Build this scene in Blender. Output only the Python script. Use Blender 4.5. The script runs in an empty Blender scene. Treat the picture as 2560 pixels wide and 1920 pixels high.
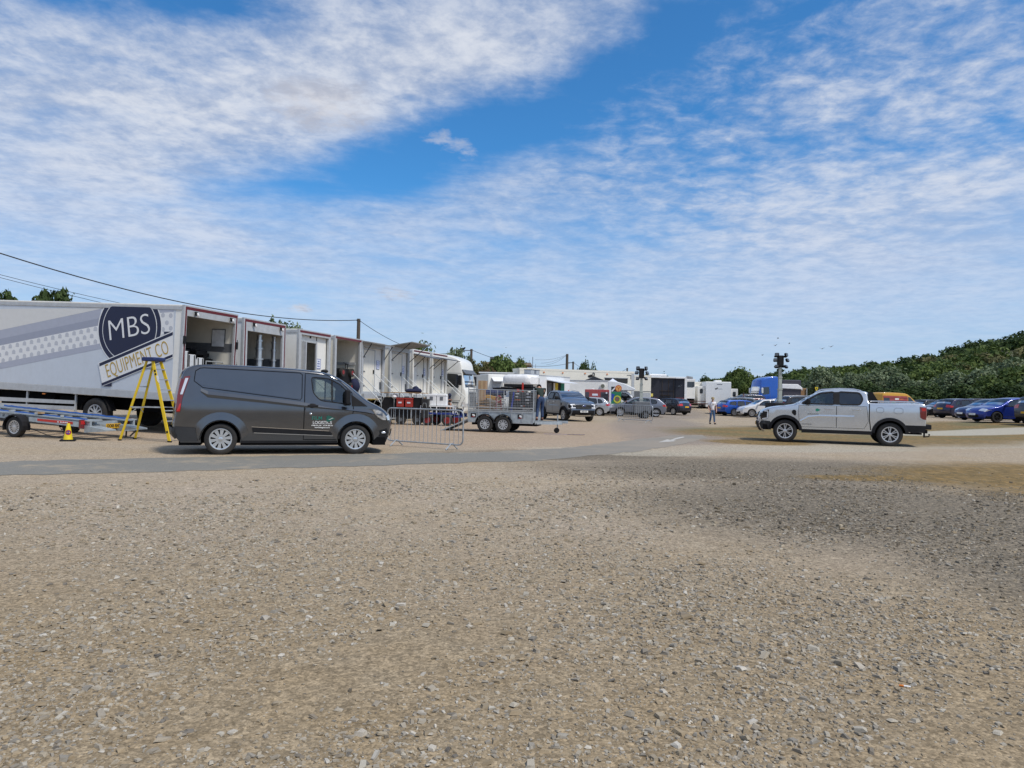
import bpy, bmesh, math, random
import numpy as np
from mathutils import Vector, Matrix, geometry
random.seed(7)
rng = np.random.default_rng(7)
R = math.radians
SC = bpy.context.scene
COL = SC.collection
# ------------------------------------------------------------------ camera
F = 1775.0
ROLL, H0, EYE = 0.0227, 988.0, 1.5
cam_d = bpy.data.cameras.new('camera')
cam = bpy.data.objects.new('camera', cam_d)
COL.objects.link(cam)
SC.camera = cam
cam_d.sensor_fit = 'HORIZONTAL'
cam_d.sensor_width = 36.0
cam_d.lens = 36.0 * F / 2560.0
cam_d.clip_start = 0.05
cam_d.clip_end = 20000
_pitch = math.atan((H0 - 960) / F)
CAMM = (Matrix.Translation((0, 0, EYE)) @ Matrix.Rotation(math.pi / 2 + _pitch, 4, 'X')
  @ Matrix.Rotation(math.atan(ROLL), 4, 'Z'))
cam.matrix_world = CAMM
CAMI = CAMM.inverted()
def ray(px, py):
 d = Vector(((px - 1280) / F, -(py - 960) / F, -1.0))
 return (CAMM.to_3x3() @ d)
def sst(a, b, x):
 t = max(0.0, min(1.0, (x - a) / (b - a)))
 return t * t * (3 - 2 * t)
def zg(x, y):
 """height of the ground"""
 z = 0.036 * max(0.0, min(30.0, -(x + 10.4) - 0.35 * (y - 22.2))) * sst(20.5, 23, y)
 z += max(0.5 * sst(19, 31, x) * sst(29, 45, y), 0.7 * sst(60, 86, y))
 return z
def at(px, py, lift=0.0):
 """ground point seen at a pixel of the 2560-wide photograph"""
 d = ray(px, py)
 f = lambda t: EYE + d.z * t - zg(d.x * t, d.y * t) - lift
 a, t = 0.0, 1.0
 while t < 2000 and f(t) > 0:
  a, t = t, t * 1.01 + .05
 for _ in range(40):
  m = (a + t) / 2
  if f(m) > 0:
   a = m
  else:
   t = m
 return Vector((d.x * t, d.y * t, EYE + d.z * t))
def atY(px, py, Y):
 """point at depth Y seen at a pixel"""
 d = ray(px, py)
 t = Y / d.y
 return Vector((d.x * t, Y, EYE + d.z * t))
# ------------------------------------------------------------------ materials
MATS = {}
def _nt(name):
 m = bpy.data.materials.new(name)
 m.use_nodes = True
 nt = m.node_tree
 b = nt.nodes['Principled BSDF']
 return m, nt, b
def lin(r, g, b):
 f = lambda c: (c / 255 / 12.92) if c / 255 <= 0.04045 else ((c / 255 + 0.055) / 1.055) ** 2.4
 return (f(r), f(g), f(b))
def mat(name, col, rough=0.6, metal=0.0, var=0.12, scale=6.0, bump=0.0, coat=0.0, spec=0.5, dirt=0.0,
  dirtcol=(0.2, 0.16, 0.11), bscale=None):
 if name in MATS:
  return MATS[name]
 m, nt, b = _nt(name)
 N, L = nt.nodes, nt.links
 b.inputs['Roughness'].default_value = rough
 b.inputs['Metallic'].default_value = metal
 b.inputs['Specular IOR Level'].default_value = spec
 b.inputs['Coat Weight'].default_value = coat
 b.inputs['Coat Roughness'].default_value = 0.06
 tc = N.new('ShaderNodeTexCoord')
 nz = N.new('ShaderNodeTexNoise')
 nz.inputs['Scale'].default_value = scale
 nz.inputs['Detail'].default_value = 5
 nz.inputs['Roughness'].default_value = 0.65
 L.new(tc.outputs['Object'], nz.inputs['Vector'])
 rp = N.new('ShaderNodeValToRGB')
 rp.color_ramp.elements[0].position = 0.3
 rp.color_ramp.elements[1].position = 0.7
 a = [max(0, c * (1 - var)) for c in col]
 z = [min(1, c * (1 + var)) for c in col]
 rp.color_ramp.elements[0].color = (*a, 1)
 rp.color_ramp.elements[1].color = (*z, 1)
 L.new(nz.outputs['Fac'], rp.inputs['Fac'])
 out = rp.outputs['Color']
 if dirt > 0:
  n2 = N.new('ShaderNodeTexNoise')
  n2.inputs['Scale'].default_value = 2.3
  n2.inputs['Detail'].default_value = 9
  n2.inputs['Roughness'].default_value = 0.75
  mp = N.new('ShaderNodeMapping')
  mp.inputs['Scale'].default_value = (1.0, 1.0, 0.35)
  L.new(tc.outputs['Object'], mp.inputs['Vector'])
  L.new(mp.outputs['Vector'], n2.inputs['Vector'])
  mr = N.new('ShaderNodeMapRange')
  mr.inputs['From Min'].default_value = 0.45
  mr.inputs['From Max'].default_value = 0.8
  mr.inputs['To Max'].default_value = dirt
  L.new(n2.outputs['Fac'], mr.inputs['Value'])
  mx = N.new('ShaderNodeMixRGB')
  mx.inputs['Color2'].default_value = (*dirtcol, 1)
  L.new(mr.outputs['Result'], mx.inputs['Fac'])
  L.new(out, mx.inputs['Color1'])
  out = mx.outputs['Color']
 L.new(out, b.inputs['Base Color'])
 if bump > 0:
  nb = N.new('ShaderNodeTexNoise')
  nb.inputs['Scale'].default_value = bscale or scale * 5
  nb.inputs['Detail'].default_value = 4
  L.new(tc.outputs['Object'], nb.inputs['Vector'])
  bp = N.new('ShaderNodeBump')
  bp.inputs['Strength'].default_value = bump
  bp.inputs['Distance'].default_value = 0.02
  L.new(nb.outputs['Fac'], bp.inputs['Height'])
  L.new(bp.outputs['Normal'], b.inputs['Normal'])
 MATS[name] = m
 return m
def paint(name, col, metal=0.0, rough=0.35, dirt=0.12):
 return mat(name, col, rough=rough, metal=metal, var=0.05, scale=3, coat=0.7, dirt=dirt,
    dirtcol=(0.23, 0.19, 0.14))
def glass(name='window_glass', tint=(0.55, 0.68, 0.66), alpha=0.6, base=(0.01, 0.013, 0.015)):
 """tinted pane: part clear, part mirror by angle"""
 if name in MATS:
  return MATS[name]
 m, nt, b = _nt(name)
 N, L = nt.nodes, nt.links
 N.remove(b)
 out = N['Material Output']
 tr = N.new('ShaderNodeBsdfTransparent')
 tr.inputs['Color'].default_value = (*tint, 1)
 df = N.new('ShaderNodeBsdfDiffuse')
 df.inputs['Color'].default_value = (*base, 1)
 gl = N.new('ShaderNodeBsdfGlossy')
 gl.inputs['Roughness'].default_value = 0.03
 fr = N.new('ShaderNodeFresnel')
 fr.inputs['IOR'].default_value = 2.1
 m1 = N.new('ShaderNodeMixShader')
 m1.inputs['Fac'].default_value = 1 - alpha
 L.new(tr.outputs[0], m1.inputs[1])
 L.new(df.outputs[0], m1.inputs[2])
 m2 = N.new('ShaderNodeMixShader')
 L.new(fr.outputs[0], m2.inputs['Fac'])
 L.new(m1.outputs[0], m2.inputs[1])
 L.new(gl.outputs[0], m2.inputs[2])
 L.new(m2.outputs[0], out.inputs['Surface'])
 MATS[name] = m
 return m
def leafmat(name, c0, c1, trans=0.25):
 """foliage: every leaf carries its own random tint in an attribute"""
 if name in MATS:
  return MATS[name]
 m, nt, b = _nt(name)
 N, L = nt.nodes, nt.links
 at_ = N.new('ShaderNodeAttribute')
 at_.attribute_name = 'tint'
 rp = N.new('ShaderNodeValToRGB')
 rp.color_ramp.elements[0].color = (*c0, 1)
 rp.color_ramp.elements[1].color = (*c1, 1)
 L.new(at_.outputs['Fac'], rp.inputs['Fac'])
 L.new(rp.outputs['Color'], b.inputs['Base Color'])
 b.inputs['Roughness'].default_value = 0.7
 b.inputs['Specular IOR Level'].default_value = 0.25
 tl = N.new('ShaderNodeBsdfTranslucent')
 L.new(rp.outputs['Color'], tl.inputs['Color'])
 ms = N.new('ShaderNodeMixShader')
 ms.inputs['Fac'].default_value = trans
 L.new(b.outputs[0], ms.inputs[1])
 L.new(tl.outputs[0], ms.inputs[2])
 L.new(ms.outputs[0], N['Material Output'].inputs['Surface'])
 MATS[name] = m
 return m
M_tyre = mat('tyre_rubber', (0.018, 0.018, 0.019), 0.85, bump=0.2, scale=12, dirt=0.5, dirtcol=(0.1, 0.085, 0.065))
M_alloy = mat('alloy_silver', (0.62, 0.62, 0.63), 0.28, 0.85)
M_alloyd = mat('alloy_dark', (0.05, 0.05, 0.055), 0.35, 0.6)
M_steel = mat('galvanised_steel', (0.42, 0.45, 0.47), 0.5, 0.45, var=0.2, scale=9, dirt=0.25)
M_galv = mat('galvanised_panel', (0.40, 0.45, 0.48), 0.5, 0.35, var=0.22, scale=5, dirt=0.35, dirtcol=(0.25, 0.23, 0.2))
M_black = mat('black_plastic', (0.014, 0.014, 0.016), 0.65, var=0.25, spec=0.22)
M_blackg = mat('black_gloss', (0.012, 0.012, 0.014), 0.15, coat=0.5)
M_under = mat('underbody_black', (0.007, 0.007, 0.008), 0.95, spec=0.1)
M_white = mat('white_body_panel', (0.80, 0.79, 0.75), 0.4, var=0.04, dirt=0.16, dirtcol=(0.4, 0.37, 0.3))
M_cream = mat('cream_body_panel', (0.80, 0.77, 0.68), 0.45, var=0.05, dirt=0.18, dirtcol=(0.4, 0.36, 0.27))
M_whitec = mat('white_cool_panel', (0.74, 0.76, 0.78), 0.35, var=0.04, dirt=0.12)
M_gframe = mat('grey_body_frame', (0.48, 0.50, 0.52), 0.45, 0.2, var=0.1, dirt=0.2)
M_dframe = mat('dark_grey_frame', (0.14, 0.15, 0.165), 0.55, 0.2, var=0.2)
M_redtape = mat('red_tape', (0.12, 0.011, 0.014), 0.4)
M_redl = mat('red_lens', (0.5, 0.012, 0.012), 0.12, coat=1.0)
M_redd = mat('dark_red_lens', (0.16, 0.012, 0.015), 0.12, coat=1.0)
M_clear = mat('clear_lens', (0.75, 0.77, 0.8), 0.08, 0.5, coat=1.0)
M_amber = mat('amber_lens', (0.7, 0.2, 0.02), 0.15, coat=1.0)
M_chrome = mat('chrome', (0.75, 0.76, 0.78), 0.12, 1.0, var=0.02)
M_glass = glass()
M_glassd = glass('dark_tinted_glass', (0.25, 0.28, 0.30), 0.35, (0.008, 0.009, 0.011))
M_glassw = glass('windscreen_glass', (0.35, 0.42, 0.48), 0.4, (0.01, 0.013, 0.02))
M_int = mat('dark_interior', (0.03, 0.03, 0.033), 0.85)
M_seat = mat('seat_fabric', (0.035, 0.036, 0.04), 0.9)
M_plw = mat('white_plate', (0.82, 0.82, 0.8), 0.35)
M_ply = mat('yellow_plate', (0.75, 0.42, 0.02), 0.35)
M_txt = mat('black_lettering', (0.012, 0.012, 0.015), 0.5)
M_txtw = mat('white_lettering', (0.8, 0.8, 0.8), 0.5)
M_wood = mat('plywood', (0.42, 0.27, 0.14), 0.7, var=0.2)
M_card = mat('cardboard', (0.40, 0.26, 0.15), 0.8, var=0.12)
M_yellow = mat('yellow_fibreglass', (0.72, 0.50, 0.012), 0.45, var=0.06)
M_navy = mat('navy_fabric', (0.008, 0.012, 0.045), 0.85)
M_bluep = mat('blue_paint', (0.012, 0.05, 0.32), 0.4, coat=0.3)
M_paper = mat('paper_notice', (0.72, 0.76, 0.85), 0.6)
M_skin = mat('skin', (0.52, 0.30, 0.21), 0.55)
M_hair = mat('dark_hair', (0.016, 0.011, 0.008), 0.7)
# ------------------------------------------------------------------ mesh building
class MB:
 def __init__(s):
  s.v, s.f = [], []
 def add(s, vs, fs):
  o = len(s.v)
  s.v += [tuple(v) for v in vs]
  s.f += [tuple(i + o for i in f) for f in fs]
  return s
 def box(s, c, d, rot=None, taper=1.0):
  hx, hy, hz = d[0] / 2, d[1] / 2, d[2] / 2
  P = []
  for sx, sy, sz in ((-1, -1, -1), (1, -1, -1), (1, 1, -1), (-1, 1, -1), (-1, -1, 1), (1, -1, 1), (1, 1, 1), (-1, 1, 1)):
   k = taper if sz > 0 else 1
   P.append(Vector((sx * hx * k, sy * hy * k, sz * hz)))
  if rot is not None:
   P = [rot @ p for p in P]
  P = [p + Vector(c) for p in P]
  return s.add(P, [(0, 3, 2, 1), (4, 5, 6, 7), (0, 1, 5, 4), (1, 2, 6, 5), (2, 3, 7, 6), (3, 0, 4, 7)])
 def span(s, a, b):
  """axis-aligned box between two corners"""
  a, b = Vector(a), Vector(b)
  return s.box((a + b) / 2, [abs(q) for q in (b - a)])
 def rbox(s, c, d, r=0.03, rot=None, n=3):
  """box with rounded vertical-section corners (in xz) and chamfered ends"""
  hx, hy, hz = d[0] / 2, d[1] / 2, d[2] / 2
  r = min(r, hx * .9, hz * .9, hy * .9)
  ring = []
  for cx, cz, a0 in ((hx - r, hz - r, 0), (-hx + r, hz - r, 90), (-hx + r, -hz + r, 180), (hx - r, -hz + r, 270)):
   for k in range(n + 1):
    a = R(a0 + 90 * k / n)
    ring.append((cx, cz, math.cos(a), math.sin(a)))
  V = []
  lv = [(-hy, r * .55), (-hy + r * .45, r * .12), (-hy + r, 0), (hy - r, 0), (hy - r * .45, r * .12), (hy, r * .55)]
  for y, ins in lv:
   for cx, cz, ca, sa in ring:
    V.append(Vector((cx + (r - ins) * ca, y, cz + (r - ins) * sa)))
  if rot is not None:
   V = [rot @ p for p in V]
  V = [p + Vector(c) for p in V]
  m = len(ring)
  Fs = []
  for i in range(len(lv) - 1):
   for k in range(m):
    Fs.append((i * m + k, i * m + (k + 1) % m, (i + 1) * m + (k + 1) % m, (i + 1) * m + k))
  Fs.append(tuple(range(m)))
  Fs.append(tuple(reversed(range((len(lv) - 1) * m, len(lv) * m))))
  return s.add(V, Fs)
 def cyl(s, a, b, r0, r1=None, n=10, cap=True):
  a, b = Vector(a), Vector(b)
  r1 = r0 if r1 is None else r1
  d = (b - a)
  if d.length < 1e-9:
   return s
  d.normalize()
  u = d.orthogonal().normalized()
  w = d.cross(u)
  V = []
  for p, r in ((a, r0), (b, r1)):
   for k in range(n):
    t = 2 * math.pi * k / n
    V.append(p + (u * math.cos(t) + w * math.sin(t)) * r)
  Fs = [(k, (k + 1) % n, n + (k + 1) % n, n + k) for k in range(n)]
  if cap:
   Fs += [tuple(reversed(range(n))), tuple(range(n, 2 * n))]
  return s.add(V, Fs)
 def tube(s, pts, r, n=6, closed=False):
  pts = [Vector(p) for p in pts]
  m = len(pts)
  V = []
  u = None
  for i, p in enumerate(pts):
   if closed:
    d = pts[(i + 1) % m] - pts[i - 1]
   else:
    d = pts[min(i + 1, m - 1)] - pts[max(i - 1, 0)]
   d.normalize()
   if u is None:
    u = d.orthogonal().normalized()
   u = (u - d * u.dot(d))
   if u.length < 1e-6:
    u = d.orthogonal()
   u.normalize()
   w = d.cross(u)
   rr = r[i] if isinstance(r, (list, tuple)) else r
   for k in range(n):
    t = 2 * math.pi * k / n
    V.append(p + (u * math.cos(t) + w * math.sin(t)) * rr)
  Fs = []
  for i in range(m if closed else m - 1):
   j = (i + 1) % m
   for k in range(n):
    Fs.append((i * n + k, i * n + (k + 1) % n, j * n + (k + 1) % n, j * n + k))
  if not closed:
   Fs += [tuple(reversed(range(n))), tuple(range((m - 1) * n, m * n))]
  return s.add(V, Fs)
 def lathe(s, prof, axis='Y', c=(0, 0, 0), n=28, close=True):
  """prof: (along axis, radius)"""
  V = []
  for h, r in prof:
   for k in range(n):
    t = 2 * math.pi * k / n
    x, z = r * math.cos(t), r * math.sin(t)
    p = {'Y': (x, h, z), 'Z': (x, z, h), 'X': (h, x, z)}[axis]
    V.append(Vector(p) + Vector(c))
  Fs = []
  m = len(prof)
  for i in range(m - 1):
   for k in range(n):
    Fs.append((i * n + k, i * n + (k + 1) % n, (i + 1) * n + (k + 1) % n, (i + 1) * n + k))
  if close:
   Fs += [tuple(reversed(range(n))), tuple(range((m - 1) * n, m * n))]
  return s.add(V, Fs)
 def ell(s, c, r, n=12, m=8, rot=None, f=None):
  V = []
  for i in range(m + 1):
   a = math.pi * i / m
   for k in range(n):
    t = 2 * math.pi * k / n
    p = Vector((r[0] * math.sin(a) * math.cos(t), r[1] * math.sin(a) * math.sin(t), r[2] * math.cos(a)))
    if f:
     p = f(p)
    if rot is not None:
     p = rot @ p
    V.append(p + Vector(c))
  Fs = []
  for i in range(m):
   for k in range(n):
    Fs.append((i * n + k, (i + 1) * n + k, (i + 1) * n + (k + 1) % n, i * n + (k + 1) % n))
  return s.add(V, Fs)
 def prism(s, poly, a, b, fn):
  """polygon of 2D points swept between offsets a and b; fn(u, v, w) -> 3D"""
  n = len(poly)
  V = [fn(p[0], p[1], a) for p in poly] + [fn(p[0], p[1], b) for p in poly]
  Fs = [tuple(range(n)), tuple(reversed(range(n, 2 * n)))]
  Fs += [(k, n + k, n + (k + 1) % n, (k + 1) % n) for k in range(n)]
  return s.add(V, Fs)
 def build(s, name, m, parent=None, smooth=False, bevel=0.0, weld=False, recalc=True, loc=None):
  me = bpy.data.meshes.new(name)
  me.from_pydata(s.v, [], s.f)
  if weld or recalc:
   bm = bmesh.new()
   bm.from_mesh(me)
   if weld:
    bmesh.ops.remove_doubles(bm, verts=bm.verts, dist=1e-4)
   if recalc:
    bmesh.ops.recalc_face_normals(bm, faces=bm.faces)
   bm.to_mesh(me)
   bm.free()
  me.materials.append(m)
  if smooth:
   me.polygons.foreach_set('use_smooth', [True] * len(me.polygons))
   try:
    me.set_sharp_from_angle(angle=R(38))
   except Exception:
    pass
  o = bpy.data.objects.new(name, me)
  COL.objects.link(o)
  if parent is not None:
   o.parent = parent
  if loc is not None:
   o.location = loc
  if bevel:
   bv = o.modifiers.new('bevel', 'BEVEL')
   bv.width = bevel
   bv.segments = 2
   bv.limit_method = 'ANGLE'
  return o
def tag(o, label=None, cat=None, group=None, kind=None):
 if label:
  o['label'] = label
 if cat:
  o['category'] = cat
 if group:
  o['group'] = group
 if kind:
  o['kind'] = kind
 return o
def thing(name, label, cat, loc=(0, 0, 0), rz=0.0, group=None, scale=1.0):
 o = bpy.data.objects.new(name, None)
 o.empty_display_size = 0.2
 COL.objects.link(o)
 o.location = loc
 o.rotation_euler = (0, 0, rz)
 if not isinstance(scale, (int, float)):
  o.scale = scale
 else:
  o.scale = (scale,) * 3
 return tag(o, label, cat, group)
def text_mesh(body, name, m, parent, M, size=1.0, sx=1.0, depth=0.004, align='CENTER', bold=0.0, space=1.0):
 """lettering as a solid mesh; M places it (text runs along local X, up along local Y, faces local Z)"""
 cu = bpy.data.curves.new('lettering_curve', 'FONT')
 cu.body = body
 cu.size = size
 cu.align_x = align
 cu.align_y = 'CENTER'
 cu.extrude = depth / 2
 cu.offset = bold
 cu.space_character = space
 cu.resolution_u = 4
 o = bpy.data.objects.new('tmp', cu)
 COL.objects.link(o)
 dg = bpy.context.evaluated_depsgraph_get()
 me = bpy.data.meshes.new_from_object(o.evaluated_get(dg))
 bpy.data.objects.remove(o)
 bpy.data.curves.remove(cu)
 me.transform(Matrix.Diagonal((sx, 1, 1, 1)))
 me.transform(M)
 me.name = name
 me.materials.clear()
 me.materials.append(m)
 r = bpy.data.objects.new(name, me)
 COL.objects.link(r)
 if parent is not None:
  r.parent = parent
 return r
def frame(o, x, y):
 """4x4 from origin, x axis, y axis"""
 x = Vector(x).normalized()
 y = Vector(y)
 y = (y - x * y.dot(x)).normalized()
 z = x.cross(y)
 M = Matrix.Identity(4)
 for i in range(3):
  M[i][0], M[i][1], M[i][2], M[i][3] = x[i], y[i], z[i], o[i]
 return M
def inside(p, poly):
 x, y = p[0], p[1]
 c = False
 n = len(poly)
 j = n - 1
 for i in range(n):
  xi, yi = poly[i][0], poly[i][1]
  xj, yj = poly[j][0], poly[j][1]
  if (yi > y) != (yj > y) and x < (xj - xi) * (y - yi) / (yj - yi) + xi:
   c = not c
  j = i
 return c
def resample(pts, step, closed=False):
 P = [Vector((p[0], p[1])) for p in pts]
 if closed:
  P.append(P[0].copy())
 out = []
 for a, b in zip(P[:-1], P[1:]):
  n = max(1, int(round((b - a).length / step)))
  for k in range(n):
   out.append(a.lerp(b, k / n))
 if not closed:
  out.append(P[-1])
 return out
def chaikin(pts, it=2, closed=False):
 P = [Vector((p[0], p[1])) for p in pts]
 for _ in range(it):
  Q = [] if closed else [P[0]]
  n = len(P)
  for i in range(n if closed else n - 1):
   a, b = P[i], P[(i + 1) % n]
   Q += [a.lerp(b, .25), a.lerp(b, .75)]
  if not closed:
   Q.append(P[-1])
  P = Q
 return P
def rnd(pts, r):
 """polygon with small rounded corners"""
 P = [Vector((p[0], p[1])) for p in pts]
 out = []
 n = len(P)
 for i in range(n):
  a, b, c = P[i - 1], P[i], P[(i + 1) % n]
  ra, rc = min(r, (a - b).length * .45), min(r, (c - b).length * .45)
  p, q = b + (a - b).normalized() * ra, b + (c - b).normalized() * rc
  out += [p, b * .5 + (p + q) * .25, q]
 return out
def tri2d(outer, holes, step):
 """triangulate a polygon with holes, with inner grid points; returns 2D verts and triangles"""
 V, E = [], []
 for loop in [outer] + holes:
  o = len(V)
  V += [Vector((p[0], p[1])) for p in loop]
  n = len(loop)
  E += [(o + k, o + (k + 1) % n) for k in range(n)]
 xs = [p[0] for p in outer]
 ys = [p[1] for p in outer]
 nb = list(V)
 x = min(xs) + step / 2
 while x < max(xs):
  y = min(ys) + step / 2
  while y < max(ys):
   q = Vector((x, y))
   if inside(q, outer) and not any(inside(q, h) for h in holes) and all((q - w).length_squared > (step * .45) ** 2 for w in nb):
    V.append(q)
   y += step
  x += step
 r = geometry.delaunay_2d_cdt(V, E, [], 0, 1e-5)
 rv, rf = r[0], r[2]
 T = []
 for f in rf:
  c = sum((rv[i] for i in f), Vector((0, 0))) / len(f)
  if inside(c, outer) and not any(inside(c, h) for h in holes):
   T.append(tuple(f))
 return rv, T
# ------------------------------------------------------------------ vehicle shells
class Shell:
 def __init__(s, prof, W, belt, roof, tumble=0.14, pf=(0.16, 1.2), pr=(0.07, 0.9), xr=-1.28, xf=1.28, rw=0.31,
     ra=0.37, sill=0.24, r=0.06, crown=0.03, bulge=0.12, step=0.07, it=2, tuck=0.03):
  s.W, s.belt, s.roof, s.tumble, s.pf, s.pr = W, belt, roof, tumble, pf, pr
  s.xr, s.xf, s.rw, s.ra, s.sill, s.r, s.crown, s.bulge, s.step, s.tuck = xr, xf, rw, ra, sill, r, crown, bulge, step, tuck
  P = resample(chaikin(prof, it), step)
  s.P = P
  s.x0, s.x1 = min(p.x for p in P), max(p.x for p in P)
  s.n = []
  for i in range(len(P)):
   t = (P[min(i + 1, len(P) - 1)] - P[max(i - 1, 0)]).normalized()
   s.n.append(Vector((t.y, -t.x)))
  s.I = [p + n * r for p, n in zip(P, s.n)]
  s.top = max(range(len(P)), key=lambda i: P[i].y)
 def Y(s, x, z):
  w = s.W
  a, ln = s.pf
  u = max(0.0, (x - (s.x1 - ln)) / ln)
  w *= 1 - a * min(1.2, u) ** 2.6
  a, ln = s.pr
  u = max(0.0, ((s.x0 + ln) - x) / ln)
  w *= 1 - a * min(1.2, u) ** 2.6
  if z > s.belt:
   k = (z - s.belt) / max(0.1, s.roof - s.belt)
   w *= 1 - s.tumble * k
  else:
   k = (s.belt - z) / s.belt
   w *= 1 - s.tuck * k * k * 2
  return w
 def spos(s, i, t):
  sg = 1 if t >= 0 else -1
  t = abs(t)
  P, n, I = s.P[i], s.n[i], s.I[i]
  Y = s.Y(I.x, I.y)
  if t <= 1:
   e = n.x * n.x
   c = (s.crown * (1 - e) + s.bulge * e) * (1 - t * t)
   q = P - n * c
   y = (Y - s.r) * t
  else:
   a = (t - 1) / 0.2 * math.pi / 2
   q = I - n * (s.r * math.cos(a))
   y = Y - s.r + s.r * math.sin(a)
  return Vector((q.x, sg * y, q.y))
 def soff(s, i, t, off):
  p = s.spos(i, t)
  n = s.n[i]
  p.x -= n.x * off
  p.z -= n.y * off
  if abs(t) > 1:
   a = (abs(t) - 1) / 0.2 * math.pi / 2
   p.y += (1 if t > 0 else -1) * off * math.sin(a)
  return p
 def mp(s, x, z, side, off=0.0):
  return Vector((x, side * (s.Y(x, z) + off), z))
 def arch(s, xc, n=14, ra=None, z0=None):
  ra = ra or s.ra
  z0 = s.sill if z0 is None else z0
  a0 = math.asin(max(-1, min(1, (z0 - s.rw) / ra)))
  return [(xc + ra * math.cos(a0 + (math.pi - 2 * a0) * k / n), s.rw + ra * math.sin(a0 + (math.pi - 2 * a0) * k / n)) for k in range(n + 1)]
 def body(s, name, m, parent, holes, glassr=()):
  """side skins with window holes, and the strip over nose, roof and tail; glassr: (i0, i1) index runs left open"""
  out = list(s.I)
  bot = [(s.I[-1].x - 0.02, s.sill)] + sum([s.arch(x) for x in (s.xf, s.xr) if x is not None], []) + [(s.I[0].x + 0.02, s.sill)]
  bot = resample(bot, s.step * 1.6)
  outer = out + bot
  V, T = tri2d(outer, holes, s.step * 2.2)
  mb = MB()
  for sd in (1, -1):
   mb.add([s.mp(v.x, v.y, sd) for v in V], T)
  ts = [-1.2, -1.13, -1.06, -1.0, -.9, -.6, -.3, 0, .3, .6, .9, 1.0, 1.06, 1.13, 1.2]
  for i in range(len(s.P) - 1):
   for a, b in zip(ts[:-1], ts[1:]):
    if any(g0 <= i < g1 for g0, g1 in glassr) and max(abs(a), abs(b)) <= .91:
     continue
    mb.add([s.spos(i, a), s.spos(i + 1, a), s.spos(i + 1, b), s.spos(i, b)], [(0, 1, 2, 3)])
  o = mb.build(name, m, parent, smooth=True, weld=True)
  return o
 def run(s, x0, x1, z0=-1, z1=9, front=True):
  ids = [i for i, p in enumerate(s.P) if x0 <= p.x <= x1 and z0 <= p.y <= z1 and ((i >= s.top) == front)]
  return (min(ids), max(ids)) if ids else (0, 0)
 def strip(s, mb, g, t0, t1, off, nt=8):
  ids = list(range(g[0], g[1] + 1))
  for i, j in zip(ids[:-1], ids[1:]):
   for k in range(nt):
    a, b = t0 + (t1 - t0) * k / nt, t0 + (t1 - t0) * (k + 1) / nt
    mb.add([s.soff(i, a, off), s.soff(j, a, off), s.soff(j, b, off), s.soff(i, b, off)], [(0, 1, 2, 3)])
  return mb
 def side(s, mb, poly, side, off=0.004, step=0.14, smooth=0):
  if smooth:
   poly = chaikin(poly, smooth, True)
  poly = resample(poly, step, True)
  V, T = tri2d(poly, [], step)
  return mb.add([s.mp(v.x, v.y, side, off) for v in V], T)
 def ribbon(s, mb, pts, w, side, off=0.004, closed=False, step=0.08):
  P = resample(pts, step, closed)
  n = len(P)
  L = []
  for i in range(n):
   if closed:
    t = P[(i + 1) % n] - P[i - 1]
   else:
    t = P[min(i + 1, n - 1)] - P[max(i - 1, 0)]
   t.normalize()
   q = Vector((-t.y, t.x)) * w / 2
   L.append((P[i] + q, P[i] - q))
  for i in range(n if closed else n - 1):
   a, b = L[i], L[(i + 1) % n]
   mb.add([s.mp(a[0].x, a[0].y, side, off), s.mp(b[0].x, b[0].y, side, off), s.mp(b[1].x, b[1].y, side, off), s.mp(a[1].x, a[1].y, side, off)], [(0, 1, 2, 3)])
  return mb
 def under(s, parent, m=None):
  mb = MB()
  w = s.W * 0.93
  zt = s.sill + 0.12
  ax = [x for x in (s.xr, s.xf) if x is not None]
  xs = [s.x0 + .12] + sum([[x - s.ra, x + s.ra] for x in ax], []) + [s.x1 - .14]
  for a, b in [(k, k + 1) for k in range(0, len(xs), 2)]:
   if xs[b] > xs[a]:
    mb.span((xs[a], -w, s.sill - 0.06), (xs[b], w, zt))
  mb.span((s.x0 + .25, -w * .55, s.sill - .04), (s.x1 - .25, w * .55, zt + .3))
  for xc in ax:
   A = s.arch(xc, 12, s.ra + .004, s.sill - .05)
   for sd in (1, -1):
    for a, b in zip(A[:-1], A[1:]):
     y0, y1 = sd * (s.Y(a[0], a[1]) - .012), sd * s.W * .5
     mb.add([(a[0], y0, a[1]), (b[0], y0, b[1]), (b[0], y1, b[1]), (a[0], y1, a[1])], [(0, 1, 2, 3)])
  return mb.build('underbody', m or M_under, parent, recalc=False)
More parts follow.
